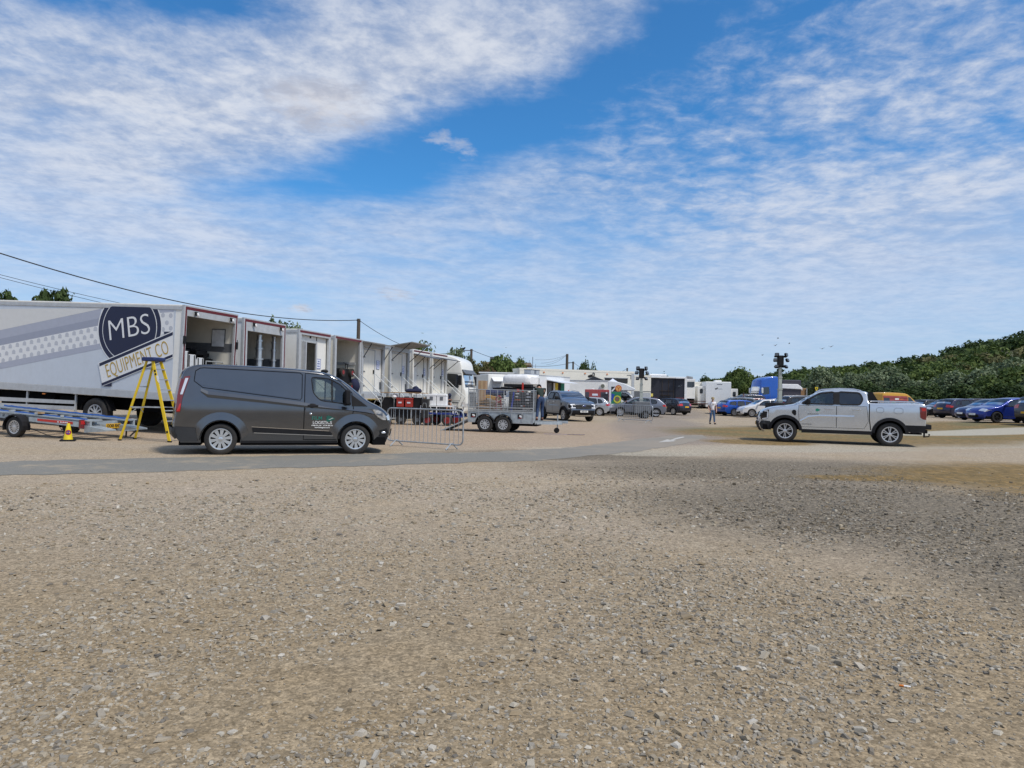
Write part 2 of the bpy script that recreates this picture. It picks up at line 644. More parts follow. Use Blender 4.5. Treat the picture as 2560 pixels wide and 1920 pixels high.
def wheel_meshes(rw, width, rr, spokes=10, rimcol=None, sw=0.3, twin=False, dark=None, key='w'):
 """tyre, rim; outer face towards +Y"""
 h = width / 2
 tb = MB()
 prof = [(-h * .8, rr * .96), (-h * .97, rr * 1.12), (-h, rw * .86), (-h * .86, rw * .965), (-h * .55, rw), (h * .55, rw), (h * .86, rw * .965),
   (h, rw * .86), (h * .97, rr * 1.12), (h * .78, rr * .98), (h * .35, rr * .93), (h * .3, 0.01)]
 tb.lathe(prof, n=32)
 rb = MB()
 rb.lathe([(h * .55, rr * .99), (h * .84, rr * 1.04), (h * .86, rr * 1.0), (h * .80, rr * .9), (h * .5, rr * .9)], n=32, close=False)
 rb.lathe([(h * .3, rr * .26), (h * .72, rr * .24), (h * .78, rr * .15), (h * .78, 0.004)], n=16)
 for k in range(spokes):
  a = 2 * math.pi * k / spokes
  ws = sw * rr
  pl = [(rr * .16, -ws * .42), (rr * .5, -ws * .40), (rr * .95, -ws * .62), (rr * .95, ws * .62), (rr * .5, ws * .40), (rr * .16, ws * .42)]
  ca, sa = math.cos(a), math.sin(a)
  if twin:
   for q in (-1, 1):
    pl2 = [(rr * .2, q * ws * .1 - ws * .12), (rr * .95, q * ws * .5 - ws * .2), (rr * .95, q * ws * .5 + ws * .2), (rr * .2, q * ws * .1 + ws * .12)]
    rb.prism(pl2, h * .45, h * .74, lambda u, v, w: Vector((u * ca - v * sa, w, u * sa + v * ca)))
  else:
   rb.prism(pl, h * .45, h * .74, lambda u, v, w: Vector((u * ca - v * sa, w, u * sa + v * ca)))
 return tb, rb
def add_wheels(root, pts, rw, width, rr, spokes=10, rimcol=None, sw=0.3, twin=False, steel=False):
 tb, rb = wheel_meshes(rw, width, rr, spokes, rimcol, sw, twin)
 t0 = tb.build('wheel', M_tyre, root, smooth=True)
 r0 = rb.build('rim', rimcol or M_alloy, t0, smooth=True)
 first = True
 for x, y, z in pts:
  if first:
   t = t0
   first = False
  else:
   t = t0.copy()
   COL.objects.link(t)
   t.parent = root
   r = r0.copy()
   COL.objects.link(r)
   r.parent = t
  t.location = (x, y, z)
  t.rotation_euler = (0, 0.3 * x, 0 if y > 0 else math.pi)
def car_spec(kind):
 if kind == 'hatch':
  return dict(prof=[(-1.90, .30), (-2.02, .40), (-2.04, .62), (-1.98, .92), (-1.92, 1.0), (-1.62, 1.36), (-1.40, 1.43), (-.5, 1.475), (.15, 1.43),
       (.45, 1.32), (1.02, .985), (1.2, .93), (1.75, .83), (1.98, .70), (2.06, .52), (2.04, .32), (1.95, .22)],
     sh=dict(W=.88, belt=.93, roof=1.46, xr=-1.28, xf=1.28, rw=.315, ra=.375, tumble=.17),
     wins=[[(.80, .965), (.26, 1.325), (-.22, 1.375), (-.24, .96)], [(-.34, .96), (-.32, 1.375), (-1.0, 1.345), (-1.08, .98)],
       [(-1.17, .985), (-1.1, 1.33), (-1.36, 1.29), (-1.55, 1.05)]],
     ws=(.30, 1.0), rw=(-1.88, -1.50), hl=(.62, .80), tl=(.80, 1.0), doors=[(-.29, .95)], seat=-.1)
 if kind == 'coupe':   # long low three-door
  return dict(prof=[(-1.92, .30), (-2.02, .42), (-2.04, .62), (-1.98, .88), (-1.92, .98), (-1.55, 1.29), (-1.35, 1.36), (-.4, 1.44), (.15, 1.40),
       (.5, 1.27), (1.10, .97), (1.3, .93), (1.8, .80), (2.02, .66), (2.1, .50), (2.06, .32), (1.98, .22)],
     sh=dict(W=.875, belt=.92, roof=1.43, xr=-1.29, xf=1.29, rw=.315, ra=.38, tumble=.18),
     wins=[[(.84, .965), (.28, 1.28), (-.10, 1.345), (-.12, .95)], [(-.26, .95), (-.24, 1.345), (-.78, 1.325), (-.86, .955)],
       [(-.96, .96), (-.89, 1.31), (-1.18, 1.27), (-1.36, 1.18), (-1.34, .99)]],
     ws=(.34, 1.08), rw=(-1.86, -1.46), hl=(.62, .78), tl=(.74, .96), doors=[(-.19, .95)], seat=-.05)
 if kind == 'estate':
  return dict(prof=[(-2.2, .30), (-2.34, .40), (-2.36, .62), (-2.32, .92), (-2.24, 1.02), (-1.98, 1.36), (-1.8, 1.42), (-.6, 1.47), (.15, 1.44),
       (.45, 1.33), (1.08, .97), (1.28, .93), (1.9, .80), (2.16, .66), (2.24, .50), (2.2, .32), (2.1, .22)],
     sh=dict(W=.90, belt=.93, roof=1.47, xr=-1.40, xf=1.37, rw=.325, ra=.39, tumble=.17),
     wins=[[(.86, .955), (.30, 1.315), (-.2, 1.37), (-.22, .95)], [(-.32, .95), (-.30, 1.37), (-1.02, 1.35), (-1.1, .96)],
       [(-1.2, .97), (-1.13, 1.345), (-1.74, 1.29), (-1.93, 1.06)]],
     ws=(.34, 1.06), rw=(-2.2, -1.88), hl=(.60, .76), tl=(.78, 1.0), doors=[(-.27, .95)], seat=-.1)
 if kind == 'suv':
  return dict(prof=[(-2.14, .36), (-2.28, .48), (-2.30, .75), (-2.26, 1.08), (-2.18, 1.18), (-1.96, 1.56), (-1.76, 1.64), (-.6, 1.69), (.1, 1.66),
       (.42, 1.55), (1.02, 1.16), (1.2, 1.11), (1.9, 1.0), (2.16, .86), (2.24, .62), (2.2, .42), (2.1, .30)],
     sh=dict(W=.94, belt=1.1, roof=1.68, xr=-1.36, xf=1.36, rw=.37, ra=.44, sill=.32, tumble=.16),
     wins=[[(.80, 1.14), (.28, 1.52), (-.2, 1.575), (-.22, 1.12)], [(-.32, 1.12), (-.30, 1.575), (-1.0, 1.555), (-1.08, 1.13)],
       [(-1.18, 1.14), (-1.1, 1.55), (-1.7, 1.5), (-1.86, 1.22)]],
     ws=(.30, 1.0), rw=(-2.16, -1.82), hl=(.80, .98), tl=(.92, 1.16), doors=[(-.27, 1.12)], seat=-.1)
 if kind == 'saloon':
  return dict(prof=[(-2.16, .30), (-2.3, .40), (-2.33, .62), (-2.30, .90), (-2.2, 1.0), (-1.75, 1.04), (-1.58, 1.06), (-1.0, 1.37), (-.7, 1.42), (-.2, 1.44), (.15, 1.41),
       (.45, 1.31), (1.08, .96), (1.28, .92), (1.9, .80), (2.16, .66), (2.24, .50), (2.2, .32), (2.1, .22)],
     sh=dict(W=.90, belt=.93, roof=1.44, xr=-1.36, xf=1.37, rw=.325, ra=.39, tumble=.18),
     wins=[[(.86, .955), (.30, 1.29), (-.2, 1.34), (-.22, .95)], [(-.32, .95), (-.30, 1.34), (-.78, 1.30), (-1.22, 1.02)]],
     ws=(.34, 1.06), rw=(-1.55, -1.02), hl=(.60, .76), tl=(.76, .98), doors=[(-.27, .95)], seat=-.1)
def plate(root, sh, txt, front, yellow=False, z=.45, w=.52):
 i = min((i for i in range(len(sh.P)) if (i >= sh.top) == front), key=lambda i: abs(sh.P[i].y - z))
 p = sh.soff(i, 0, .015)
 sg = 1 if front else -1
 mb = MB().box((p.x, 0, z), (.02, w, .115))
 o = mb.build('number_plate', M_ply if yellow else M_plw, root)
 if txt:
  M = frame(Vector((p.x + sg * .013, 0, z)), (0, sg, 0), (0, 0, 1))
  text_mesh(txt, 'lettering', M_txt, o, M, .1, .82, .004, bold=.002)
 return o
def make_car(kind, label, loc, heading, col, scale=1.0, group=None, plates=('', ''), spokes=10, rim=None, rails=False, twin=False, cat='car',
    tint=None, handle=True):
 sp = car_spec(kind)
 sh = Shell(sp['prof'], **sp['sh'])
 root = thing('parked_car', label, cat, loc, heading, group, scale)
 gw = sh.run(*sp['ws'], z0=sh.belt - .1)
 gr = sh.run(*sp['rw'], z0=sh.belt + .02, front=False)
 wins = [resample(rnd(w, .07), .12, True) for w in sp['wins']]
 sh.body('body', col, root, wins, (gw, gr))
 sh.under(root)
 gl = tint or M_glass
 for sd in (1, -1):
  for w in wins:
   mb = MB()
   V, T = tri2d(w, [], .2)
   mb.add([sh.mp(v.x, v.y, sd, -.006) for v in V], T)
   mb.build('window', gl, root, smooth=True)
  mb = MB()
  for w in wins:
   sh.ribbon(mb, w, .035, sd, .003, True, .3)
  mb.build('window_trim', M_black, root, smooth=True)
  # mirror
  mx, mz = sp['ws'][1] - .22, sh.belt + .07
  y = sh.Y(mx, mz)
  MB().rbox((mx, sd * (y + .10), mz + .03), (.11, .2, .14), .05).build('mirror', col if kind != 'coupe' else M_black, root, smooth=True)
  # door seams
  mb = MB()
  for dx, dz in sp['doors']:
   sh.ribbon(mb, [(dx, dz), (dx - .02, sh.sill + .1)], .014, sd, .003)
   sh.ribbon(mb, [(sp['ws'][1] - .1, sh.belt - .02), (sp['ws'][1] - .12, .6), (sp['ws'][1] - .02, sh.sill + .12)], .014, sd, .003)
   sh.ribbon(mb, [(sp['ws'][1] - .02, sh.sill + .12), (-.9, sh.sill + .12)], .014, sd, .003)
  mb.build('door_seam', M_black, root)
  if handle:
   mb = MB()
   for hx in ((-.1,) if kind == 'coupe' else (-.12, -1.0)):
    y = sh.Y(hx, sh.belt - .1)
    mb.box((hx, sd * (y + .012), sh.belt - .1), (.17, .03, .03))
   mb.build('door_handle', M_black, root)
  # lights
  z0, z1 = sp['hl']
  mb = MB()
  g = sh.run(sh.x1 - .6, 9, z0, z1, True)
  t0, t1 = (.55, 1.2)
  sh.strip(mb, g, sd * t0, sd * t1, .006, 6)
  i0 = sh.I[g[0]]
  i1 = sh.I[g[1]]
  sh.side(mb, [(i0.x + .02, i0.y), (i1.x + .02, i1.y), (i0.x - .22, i0.y + .005)], sd, .006)
  mb.build('headlight', M_clear, root, smooth=True)
  z0, z1 = sp['tl']
  mb = MB()
  g = sh.run(-9, sh.x0 + .5, z0, z1, False)
  sh.strip(mb, g, sd * .62, sd * 1.2, .006, 5)
  i0 = sh.I[g[0]]
  i1 = sh.I[g[1]]
  sh.side(mb, [(i0.x - .02, i0.y), (i1.x - .02, i1.y), (i1.x + .14, i1.y), (i0.x + .20, i0.y + .06), (i0.x + .08, i0.y)], sd, .006)
  mb.build('tail_light', M_redl, root, smooth=True)
 mb = MB()
 sh.strip(mb, gw, -.9, .9, -.003)
 mb.build('windscreen', M_glassw, root, smooth=True)
 mb = MB()
 sh.strip(mb, gr, -.9, .9, -.003)
 mb.build('rear_window', M_glassd, root, smooth=True)
 # lower grille
 mb = MB()
 g = sh.run(sh.x1 - .3, 9, sh.sill + .06, sp['hl'][0] - .14, True)
 sh.strip(mb, g, -.62, .62, .006, 6)
 mb.build('grille', M_black, root, smooth=True)
 mb = MB()
 g = sh.run(-9, sh.x0 + .35, 0, sh.sill + .17, False)
 sh.strip(mb, g, -1.1, 1.1, .006, 8)
 mb.build('bumper_insert', M_black, root, smooth=True)
 # inside
 mb = MB()
 x1 = sp['ws'][1]
 mb.span((sp['rw'][0] + .25, -sh.W * .8, sh.sill + .05), (x1 + .05, sh.W * .8, sh.belt - .28))
 mb.span((x1 - .38, -sh.W * .8, sh.belt - .3), (x1 - .02, sh.W * .8, sh.belt - .0))
 for x in (sp['seat'], sp['seat'] - .85):
  for y in (-.36, .36):
   mb.box((x - .22, y, sh.belt + .0), (.12, .44, .56), Matrix.Rotation(R(-14), 3, 'Y'))
   mb.box((x - .30, y, sh.belt + .36), (.09, .24, .15))
 mb.build('interior', M_seat, root)
 add_wheels(root, [(x, sd * (sh.W - .115), sh.rw) for x in (sh.xr, sh.xf) for sd in (1, -1)], sh.rw, .215, sh.rw * .68, spokes, rim, .26, twin)
 plate(root, sh, plates[0], True, False, .46 if kind != 'suv' else .56)
 plate(root, sh, plates[1], False, True, .72 if kind in ('hatch', 'coupe', 'suv', 'estate') else .6)
 if rails:
  for sd in (1, -1):
   zz = sh.roof + .0
   mb = MB().tube([(.1, sd * .58, zz - .035), (0, sd * .58, zz + .05), (-1.4, sd * .58, zz + .03), (-1.6, sd * .58, zz - .06)], .018)
   mb.build('roof_rail', M_alloy, root, smooth=True)
 return root
def by_wheels(pr, pf, wb, side, halftrack):
 """place from the ground contacts of the near rear and front wheel; returns loc, heading, scale"""
 a, b = at(*pr), at(*pf)
 d = (b - a)
 h = math.atan2(d.y, d.x)
 s = d.length / wb
 mid = (a + b) / 2
 n = Vector((-math.sin(h), math.cos(h), 0))
 loc = mid - n * side * halftrack * s
 loc.z = (a.z + b.z) / 2
 return loc, h, s
# ------------------------------------------------------------------ dark grey panel van
def build_van():
 wb = 2.933
 loc, h, s = by_wheels((551, 1136), (886, 1134), wb, -1, .84)
 root = thing('panel_van', 'dark grey panel van with film logistics lettering on its door, parked beside the asphalt road', 'van', loc, h, None, s)
 col = paint('van_grey_paint', (0.138, 0.142, 0.153), 0.88, 0.17, 0.05)
 prof = [(-2.36, .38), (-2.44, .48), (-2.42, .66), (-2.40, .95), (-2.36, 1.45), (-2.28, 1.80), (-2.17, 1.93), (-1.9, 1.985), (-1.2, 1.99), (-.4, 1.975), (.25, 1.945),
   (.72, 1.895), (1.0, 1.80), (1.26, 1.63), (1.5, 1.43), (1.74, 1.23), (2.0, 1.12), (2.2, .98), (2.29, .84), (2.32, .64), (2.30, .48), (2.24, .34), (2.1, .24)]
 sh = Shell(prof, W=.985, belt=1.10, roof=1.98, tumble=.13, pf=(.20, 1.0), pr=(.05, .5), xr=-1.467, xf=1.467, rw=.345, ra=.41, sill=.27, r=.075, crown=.035,
    bulge=.12, step=.055, it=2, tuck=.03)
 win = resample(rnd([(.42, 1.79), (.84, 1.765), (1.10, 1.63), (1.29, 1.44), (1.285, 1.15), (.64, 1.225), (.47, 1.41)], .08), .09, True)
 gw = sh.run(1.02, 1.70, z0=1.0)
 body = sh.body('body', col, root, [win], (gw,))
 tag(body)
 sh.under(root)
 rim = mat('van_rim_silver', (.66, .67, .68), .25, .8)
 for sd in (1, -1):
  V, T = tri2d(win, [], .2)
  MB().add([sh.mp(v.x, v.y, sd, -.008) for v in V], T).build('window', glass('van_glass', (.72, .80, .76), .72), root, smooth=True)
  mb = MB()
  sh.ribbon(mb, win, .05, sd, .003, True, .3)
  sh.ribbon(mb, [(.90, 1.74), (.91, 1.20)], .035, sd, .004)
  mb.build('window_trim', M_black, root, smooth=True)
  # sliding / front door panels, standing a little proud so that their gaps shade
  mb = MB()
  fd = [(.30, 1.86), (.78, 1.835), (1.08, 1.70), (1.36, 1.43), (1.40, 1.05), (1.37, .75), (1.12, .62), (1.02, .34), (.29, .34)]
  lo = resample(fd, .1, True)
  V, T = tri2d(lo, [win], .16)
  mb.add([sh.mp(v.x, v.y, sd, .007) for v in V], T)
  d = mb.build('door', col, root, smooth=True)
  mb = MB()
  sh.ribbon(mb, fd, .017, sd, .0085, True)
  mb.build('door_seam', M_under, d)
  mb = MB()
  y = sh.Y(.50, 1.12)
  mb.rbox((.48, sd * (y + .03), 1.115), (.24, .035, .045), .015)
  mb.ell((.47, sd * (y + .008), 1.115), (.1, .012, .055))
  mb.build('door_handle', M_black, d, smooth=True)
  # ribbed side panel pressing
  mb = MB()
  sh.ribbon(mb, [(-1.93, 1.905), (-2.02, 1.84), (-2.04, 1.62), (-1.86, 1.48), (.20, 1.24), (.235, 1.30), (.235, 1.83), (.18, 1.865), (-1.85, 1.915)], .016, sd, .005, True)
  mb.build('side_panel_seam', M_under, root)
  mb = MB()
  sh.side(mb, chaikin([(-1.93, 1.895), (-2.00, 1.83), (-2.02, 1.64), (-1.84, 1.50), (.19, 1.262), (.22, 1.30), (.22, 1.82), (.17, 1.85), (-1.85, 1.90)], 1, True), sd, .006)
  mb.build('side_panel', col, root, smooth=True)
  # crease along the flank
  mb = MB()
  top = [(-1.90, 1.40), (-1.75, 1.33), (-.6, 1.22), (.29, 1.12), (1.0, 1.055), (1.7, .985), (2.1, .90)]
  bot = [(-1.90, 1.385), (-1.75, 1.265), (-.6, 1.165), (.29, 1.075), (1.0, 1.025), (1.7, .965), (2.1, .895)]
  for (a, b), (c, e) in zip(zip(resample(top, 9)[:-1], resample(top, 9)[1:]), zip(resample(bot, 9)[:-1], resample(bot, 9)[1:])):
   mb.add([sh.mp(a.x, a.y, sd, .028), sh.mp(b.x, b.y, sd, .028), sh.mp(e.x, e.y, sd, .006), sh.mp(c.x, c.y, sd, .006)], [(0, 1, 2, 3)])
   mb.add([sh.mp(a.x, a.y + .07, sd, .0095), sh.mp(b.x, b.y + .07, sd, .0095), sh.mp(b.x, b.y, sd, .028), sh.mp(a.x, a.y, sd, .028)], [(0, 1, 2, 3)])
  mb.build('body_crease', col, root, smooth=False)
  # wheel arch lips
  for xc in (sh.xr, sh.xf):
   mb = MB()
   A = [Vector(q) for q in sh.arch(xc, 16, .43, .33)]
   B = [Vector(q) for q in sh.arch(xc, 16, .60, .48)]
   for i in range(16):
    mb.add([sh.mp(A[i].x, A[i].y, sd, .035), sh.mp(A[i + 1].x, A[i + 1].y, sd, .035), sh.mp(B[i + 1].x, B[i + 1].y, sd, .010), sh.mp(B[i].x, B[i].y, sd, .010)], [(0, 1, 2, 3)])
    C = [Vector(q) for q in sh.arch(xc, 16, .405, .33)]
    mb.add([sh.mp(A[i].x, A[i].y, sd, .035), sh.mp(A[i + 1].x, A[i + 1].y, sd, .035), sh.mp(C[i + 1].x, C[i + 1].y, sd, -.02), sh.mp(C[i].x, C[i].y, sd, -.02)], [(0, 1, 2, 3)])
   mb.build('wheel_arch', col, root, smooth=True, weld=True)
  # rubbing strip with two bright lines
  mb = MB()
  sh.side(mb, [(-.83, .62), (.86, .535), (1.0, .43), (.95, .425), (-.80, .49)], sd, .016)
  st = mb.build('rubbing_strip', M_black, root, smooth=True)
  mb = MB()
  sh.ribbon(mb, [(-.83, .625), (.86, .54)], .012, sd, .02)
  sh.ribbon(mb, [(-.78, .49), (.98, .425)], .014, sd, .02)
  mb.build('chrome_line', M_chrome, st)
  # sill and bumper skirts
  mb = MB()
  sh.ribbon(mb, [(-1.05, .285), (1.05, .285)], .05, sd, .012)
  mb.build('sill', M_black, root)
  mb = MB()
  sh.side(mb, [(-2.40, .42), (-2.43, .62), (-1.98, .60), (-1.93, .30), (-2.3, .30)], sd, .03)
  g = sh.run(-9, -1.9, 0, .62, False)
  sh.strip(mb, g, 0, sd * 1.2, .04, 8)
  mb.build('rear_bumper', mat('grey_bumper', (.03, .031, .034), .5), root, smooth=True)
  # tail light
  mb = MB()
  sh.side(mb, [(-2.235, 1.71), (-2.12, 1.73), (-2.26, 1.25), (-2.30, .93), (-2.38, .93), (-2.365, 1.3)], sd, .012)
  g = sh.run(-9, -2.2, .93, 1.68, False)
  sh.strip(mb, g, sd * .8, sd * 1.2, .012, 4)
  tl = mb.build('tail_light', M_redd, root, smooth=True)
  mb = MB()
  sh.side(mb, [(-2.215, 1.68), (-2.155, 1.68), (-2.26, 1.32), (-2.31, 1.32)], sd, .016)
  mb.build('reversing_lens', M_clear, tl)
  mb = MB()
  sh.side(mb, [(-2.31, 1.12), (-2.28, 1.12), (-2.30, .95), (-2.37, .95)], sd, .016)
  mb.build('red_lens', M_redl, tl)
  # headlight
  mb = MB()
  sh.side(mb, chaikin([(1.83, 1.06), (2.02, 1.035), (2.17, .925), (2.215, .80), (2.10, .80), (1.95, .88)], 1, True), sd, .012)
  g = sh.run(2.1, 9, .78, .93, True)
  sh.strip(mb, g, sd * .62, sd * 1.2, .012, 5)
  hl = mb.build('headlight', mat('headlight_lens', (.55, .58, .62), .06, .5, coat=1.0, var=.6, scale=18), root, smooth=True)
  mb = MB()
  sh.ribbon(mb, [(1.85, 1.05), (1.97, .885), (2.1, .805)], .02, sd, .018)
  mb.build('lamp_reflector', M_chrome, hl)
  mb = MB()
  sh.side(mb, [(1.96, .53), (2.22, .60), (2.26, .50), (2.2, .40), (2.03, .42)], sd, .012)
  fl = mb.build('fog_light_recess', M_black, root)
  MB().ell((2.12, sd * (sh.Y(2.12, .49) + .01), .50), (.07, .015, .03)).build('fog_light', M_clear, fl, smooth=True)
  # black bonnet corner below the windscreen and the door mirror
  mb = MB()
  sh.side(mb, [(1.34, 1.40), (1.73, 1.12), (1.36, 1.12)], sd, .012)
  mb.build('quarter_trim', M_black, root)
  y = sh.Y(1.24, 1.24)
  mb = MB().rbox((1.24, sd * (y + .17), 1.33), (.13, .22, .36), .055).box((1.28, sd * (y + .04), 1.18), (.1, .16, .06))
  mb.build('mirror', M_black, root, smooth=True)
 mb = MB()
 sh.strip(mb, gw, -.9, .9, -.003)
 mb.build('windscreen', M_glassw, root, smooth=True)
 mb = MB()
 g = sh.run(2.1, 9, .40, .60, True)
 sh.strip(mb, g, -.75, .75, .012)
 g = sh.run(2.1, 9, .66, .80, True)
 sh.strip(mb, g, -.55, .55, .012)
 mb.build('grille', M_black, root)
 mb = MB()
 g = sh.run(2.0, 9, 0, .36, True)
 sh.strip(mb, g, -1.2, 1.2, .012)
 sh.side(mb, [(1.95, .40), (2.26, .42), (2.2, .27), (1.92, .27)], -1, .014)
 sh.side(mb, [(1.95, .40), (2.26, .42), (2.2, .27), (1.92, .27)], 1, .014)
 mb.build('front_bumper', M_black, root)
 MB().ell((.80, 0, 1.945), (.09, .05, .045)).build('roof_aerial', M_black, root, smooth=True)
 # inside
 mb = MB()
 mb.span((-2.1, -.85, .4), (-2.05, .85, 1.85))
 mb.span((.18, -.86, .4), (.22, .86, 1.0))
 mb.span((.2, -.85, .35), (1.5, .85, .72))
 mb.span((1.38, -.85, .7), (1.72, .85, 1.14))
 for y in (-.5, .5, .05):
  mb.rbox((.36, y, 1.02), (.14, .46, .62), .05, Matrix.Rotation(R(-10), 3, 'Y'))
  mb.rbox((.32, y, 1.42), (.09, .24, .18), .04)
 M = Matrix.Rotation(R(62), 3, 'Y')
 mb.tube([Vector((1.15, -.45, 1.13)) + M @ Vector((.19 * math.cos(a), .19 * math.sin(a), 0)) for a in [k * math.pi / 8 for k in range(16)]], .015, closed=True)
 mb.build('interior', M_seat, root)
 add_wheels(root, [(x, sd * .855, .345) for x in (sh.xr, sh.xf) for sd in (-1, 1)], .345, .22, .232, 10, rim, .30)
 # door lettering
 y = lambda x, z: -(sh.Y(x, z) + .014)
 green = mat('green_vinyl', (.012, .10, .075), .4)
 def T(b, x, z, size, sx, m, bold=0, sp=1):
  text_mesh(b, 'lettering', m, root, frame(Vector((x, y(x, z), z)), (1, 0, 0), (0, 0, 1)), size, sx, .003, bold=bold, space=sp)
 T('FILM', .58, .83, .125, .95, mat('green_vinyl_text', (.015, .16, .12), .4), .001)
 T('LOGISTICS', .70, .73, .098, .92, M_txtw, .0)
 T('07986 032 168', .57, .665, .036, 1.0, M_txtw, .001)
 T('07738 580 576', .83, .665, .036, 1.0, M_txtw, .001)
 T('www.filmlogistics.co.uk', .70, .62, .042, .85, M_txtw, .001)
 fn = lambda u, v, w: Vector((u, y(u, v) - w, v))
 mb = MB()
 mb.prism([(x_ - .05, z_ + .015) for x_, z_ in ((.84, .75), (.84, .87), (.89, .885), (.96, .855), (1.04, .81), (.96, .765), (.89, .735))], 0, .003, fn)
 e = mb.build('arrow_emblem', green, root)
 mb = MB()
 mb.tube([fn(.84, .805, .004), fn(.88, .81, .004), fn(.91, .835, .004), fn(.94, .835, .004)], .005)
 mb.build('emblem_line', M_txtw, e)
 MB().ell((.44, y(.44, .93), .93), (.028, .006, .028)).build('door_lock', M_chrome, root, smooth=True)
# ------------------------------------------------------------------ pick-up trucks
def build_pickup(label, loc, h, s, col, num, lettered, facing_plate_yellow=False):
 root = thing('pickup_truck', label, 'pickup truck', loc, h, None, s)
 prof = [(-2.62, .50), (-2.70, .62), (-2.70, .95), (-2.70, 1.36), (-2.64, 1.435), (-2.5, 1.44), (-1.7, 1.435), (-1.06, 1.43), (-.98, 1.46), (-.965, 1.74), (-.90, 1.81), (-.6, 1.85), (-.1, 1.865),
   (.35, 1.82), (.62, 1.72), (.95, 1.53), (1.26, 1.33), (1.45, 1.285), (2.0, 1.22), (2.3, 1.14), (2.44, 1.02), (2.50, .82), (2.52, .58), (2.44, .42), (2.34, .34)]
 sh = Shell(prof, W=.96, belt=1.32, roof=1.85, tumble=.20, pf=(.17, .9), pr=(.02, .4), xr=-1.635, xf=1.635, rw=.395, ra=.47, sill=.48, r=.05, crown=.03, bulge=.10,
    step=.06, it=1, tuck=.03)
 w1 = resample(rnd([(1.12, 1.36), (.86, 1.54), (.52, 1.735), (.08, 1.79), (.075, 1.355)], .06), .1, True)
 w2 = resample(rnd([(-.07, 1.355), (-.07, 1.795), (-.72, 1.77), (-.82, 1.56), (-.72, 1.36)], .07), .1, True)
 gw = sh.run(.66, 1.22, z0=1.2)
 sh.body('body', col, root, [w1, w2], (gw,))
 sh.under(root)
 for sd in (1, -1):
  for w, g in ((w1, glass('pickup_glass', (.72, .82, .82), .8)), (w2, M_glassd)):
   V, T = tri2d(w, [], .2)
   MB().add([sh.mp(v.x, v.y, sd, -.008) for v in V], T).build('window', g, root, smooth=True)
  mb = MB()
  for w in (w1, w2):
   sh.ribbon(mb, w, .05, sd, .003, True, .3)
  sh.side(mb, [(.085, 1.35), (.085, 1.785), (-.075, 1.79), (-.075, 1.35)], sd, .007)
  mb.build('window_trim', M_black, root, smooth=True)
  for k, (fd, holes) in enumerate(((([(1.20, 1.30), (1.2, 1.0), (1.17, .56), (.004, .56), (.004, 1.31)]), []),
           (([(-.004, 1.31), (-.004, .56), (-.86, .56), (-.98, .80), (-.93, 1.31)]), []))):
   mb = MB()
   sh.side(mb, fd, sd, .007, .12)
   d = mb.build('door', col, root, smooth=True)
   mb = MB()
   sh.ribbon(mb, fd, .010, sd, .0085, True)
   mb.build('door_seam', M_under, d)
   hx = .24 if k == 0 else -.62
   y = sh.Y(hx, 1.19)
   mb = MB().rbox((hx, sd * (y + .035), 1.20), (.26, .035, .05), .02)
   mb.build('door_handle', M_alloy, d, smooth=True)
  # creased door flank
  mb = MB()
  a = [(1.15, .74), (.9, .90), (.6, .945), (-.55, .95)]
  b = [(1.15, .72), (.9, .855), (.6, .885), (-.55, .945)]
  for i in range(3):
   mb.add([sh.mp(*a[i], sd, .017), sh.mp(*a[i + 1], sd, .017), sh.mp(*b[i + 1], sd, .009), sh.mp(*b[i], sd, .009)], [(0, 1, 2, 3)])
   mb.add([sh.mp(a[i][0], a[i][1] + .05, sd, .009), sh.mp(a[i + 1][0], a[i + 1][1] + .05, sd, .009), sh.mp(*a[i + 1], sd, .017), sh.mp(*a[i], sd, .017)], [(0, 1, 2, 3)])
  mb.build('body_crease', col, root)
  # black arch flares
  for xc in (sh.xr, sh.xf):
   mb = MB()
   A = sh.arch(xc, 16, .465, .42)
   B = sh.arch(xc, 16, .56, .46)
   C = sh.arch(xc, 16, .465, .42)
   for i in range(16):
    mb.add([sh.mp(*A[i], sd, .06), sh.mp(*A[i + 1], sd, .06), sh.mp(*B[i + 1], sd, .05), sh.mp(*B[i], sd, .05)], [(0, 1, 2, 3)])
    mb.add([sh.mp(*B[i], sd, .05), sh.mp(*B[i + 1], sd, .05), sh.mp(*B[i + 1], sd, 0), sh.mp(*B[i], sd, 0)], [(0, 1, 2, 3)])
    mb.add([sh.mp(*A[i], sd, .06), sh.mp(*A[i + 1], sd, .06), sh.mp(*C[i + 1], sd, -.04), sh.mp(*C[i], sd, -.04)], [(0, 1, 2, 3)])
   mb.build('arch_flare', M_black, root, recalc=False)
  MB().span((-1.1, sd * .80, .36), (1.1, sd * .99, .46)).build('side_step', M_black, root)
  # gap between cab and load bed, filler flaps
  mb = MB()
  sh.ribbon(mb, [(-1.01, 1.40), (-1.01, .9), (-1.06, .52)], .03, sd, .004)
  mb.build('bed_gap', M_under, root)
  mb = MB()
  for fx, fz, fw, fh in ((-1.33, 1.20, .22, .17), (-1.88, 1.19, .27, .19)):
   sh.ribbon(mb, chaikin([(fx - fw / 2, fz - fh / 2), (fx + fw / 2, fz - fh / 2), (fx + fw / 2, fz + fh / 2), (fx - fw / 2, fz + fh / 2)], 1, True), .010, sd, .004, True)
  mb.build('filler_flap_seam', M_dframe, root)
  # bed rail, sports bar
  mb = MB().tube([(-1.05, sd * .80, 1.50), (-2.35, sd * .80, 1.50), (-2.52, sd * .80, 1.45)], .022)
  for x in (-1.3, -1.8, -2.3):
   mb.cyl((x, sd * .80, 1.42), (x, sd * .80, 1.50), .016)
  mb.build('bed_rail', M_alloy, root, smooth=True)
  mb = MB()
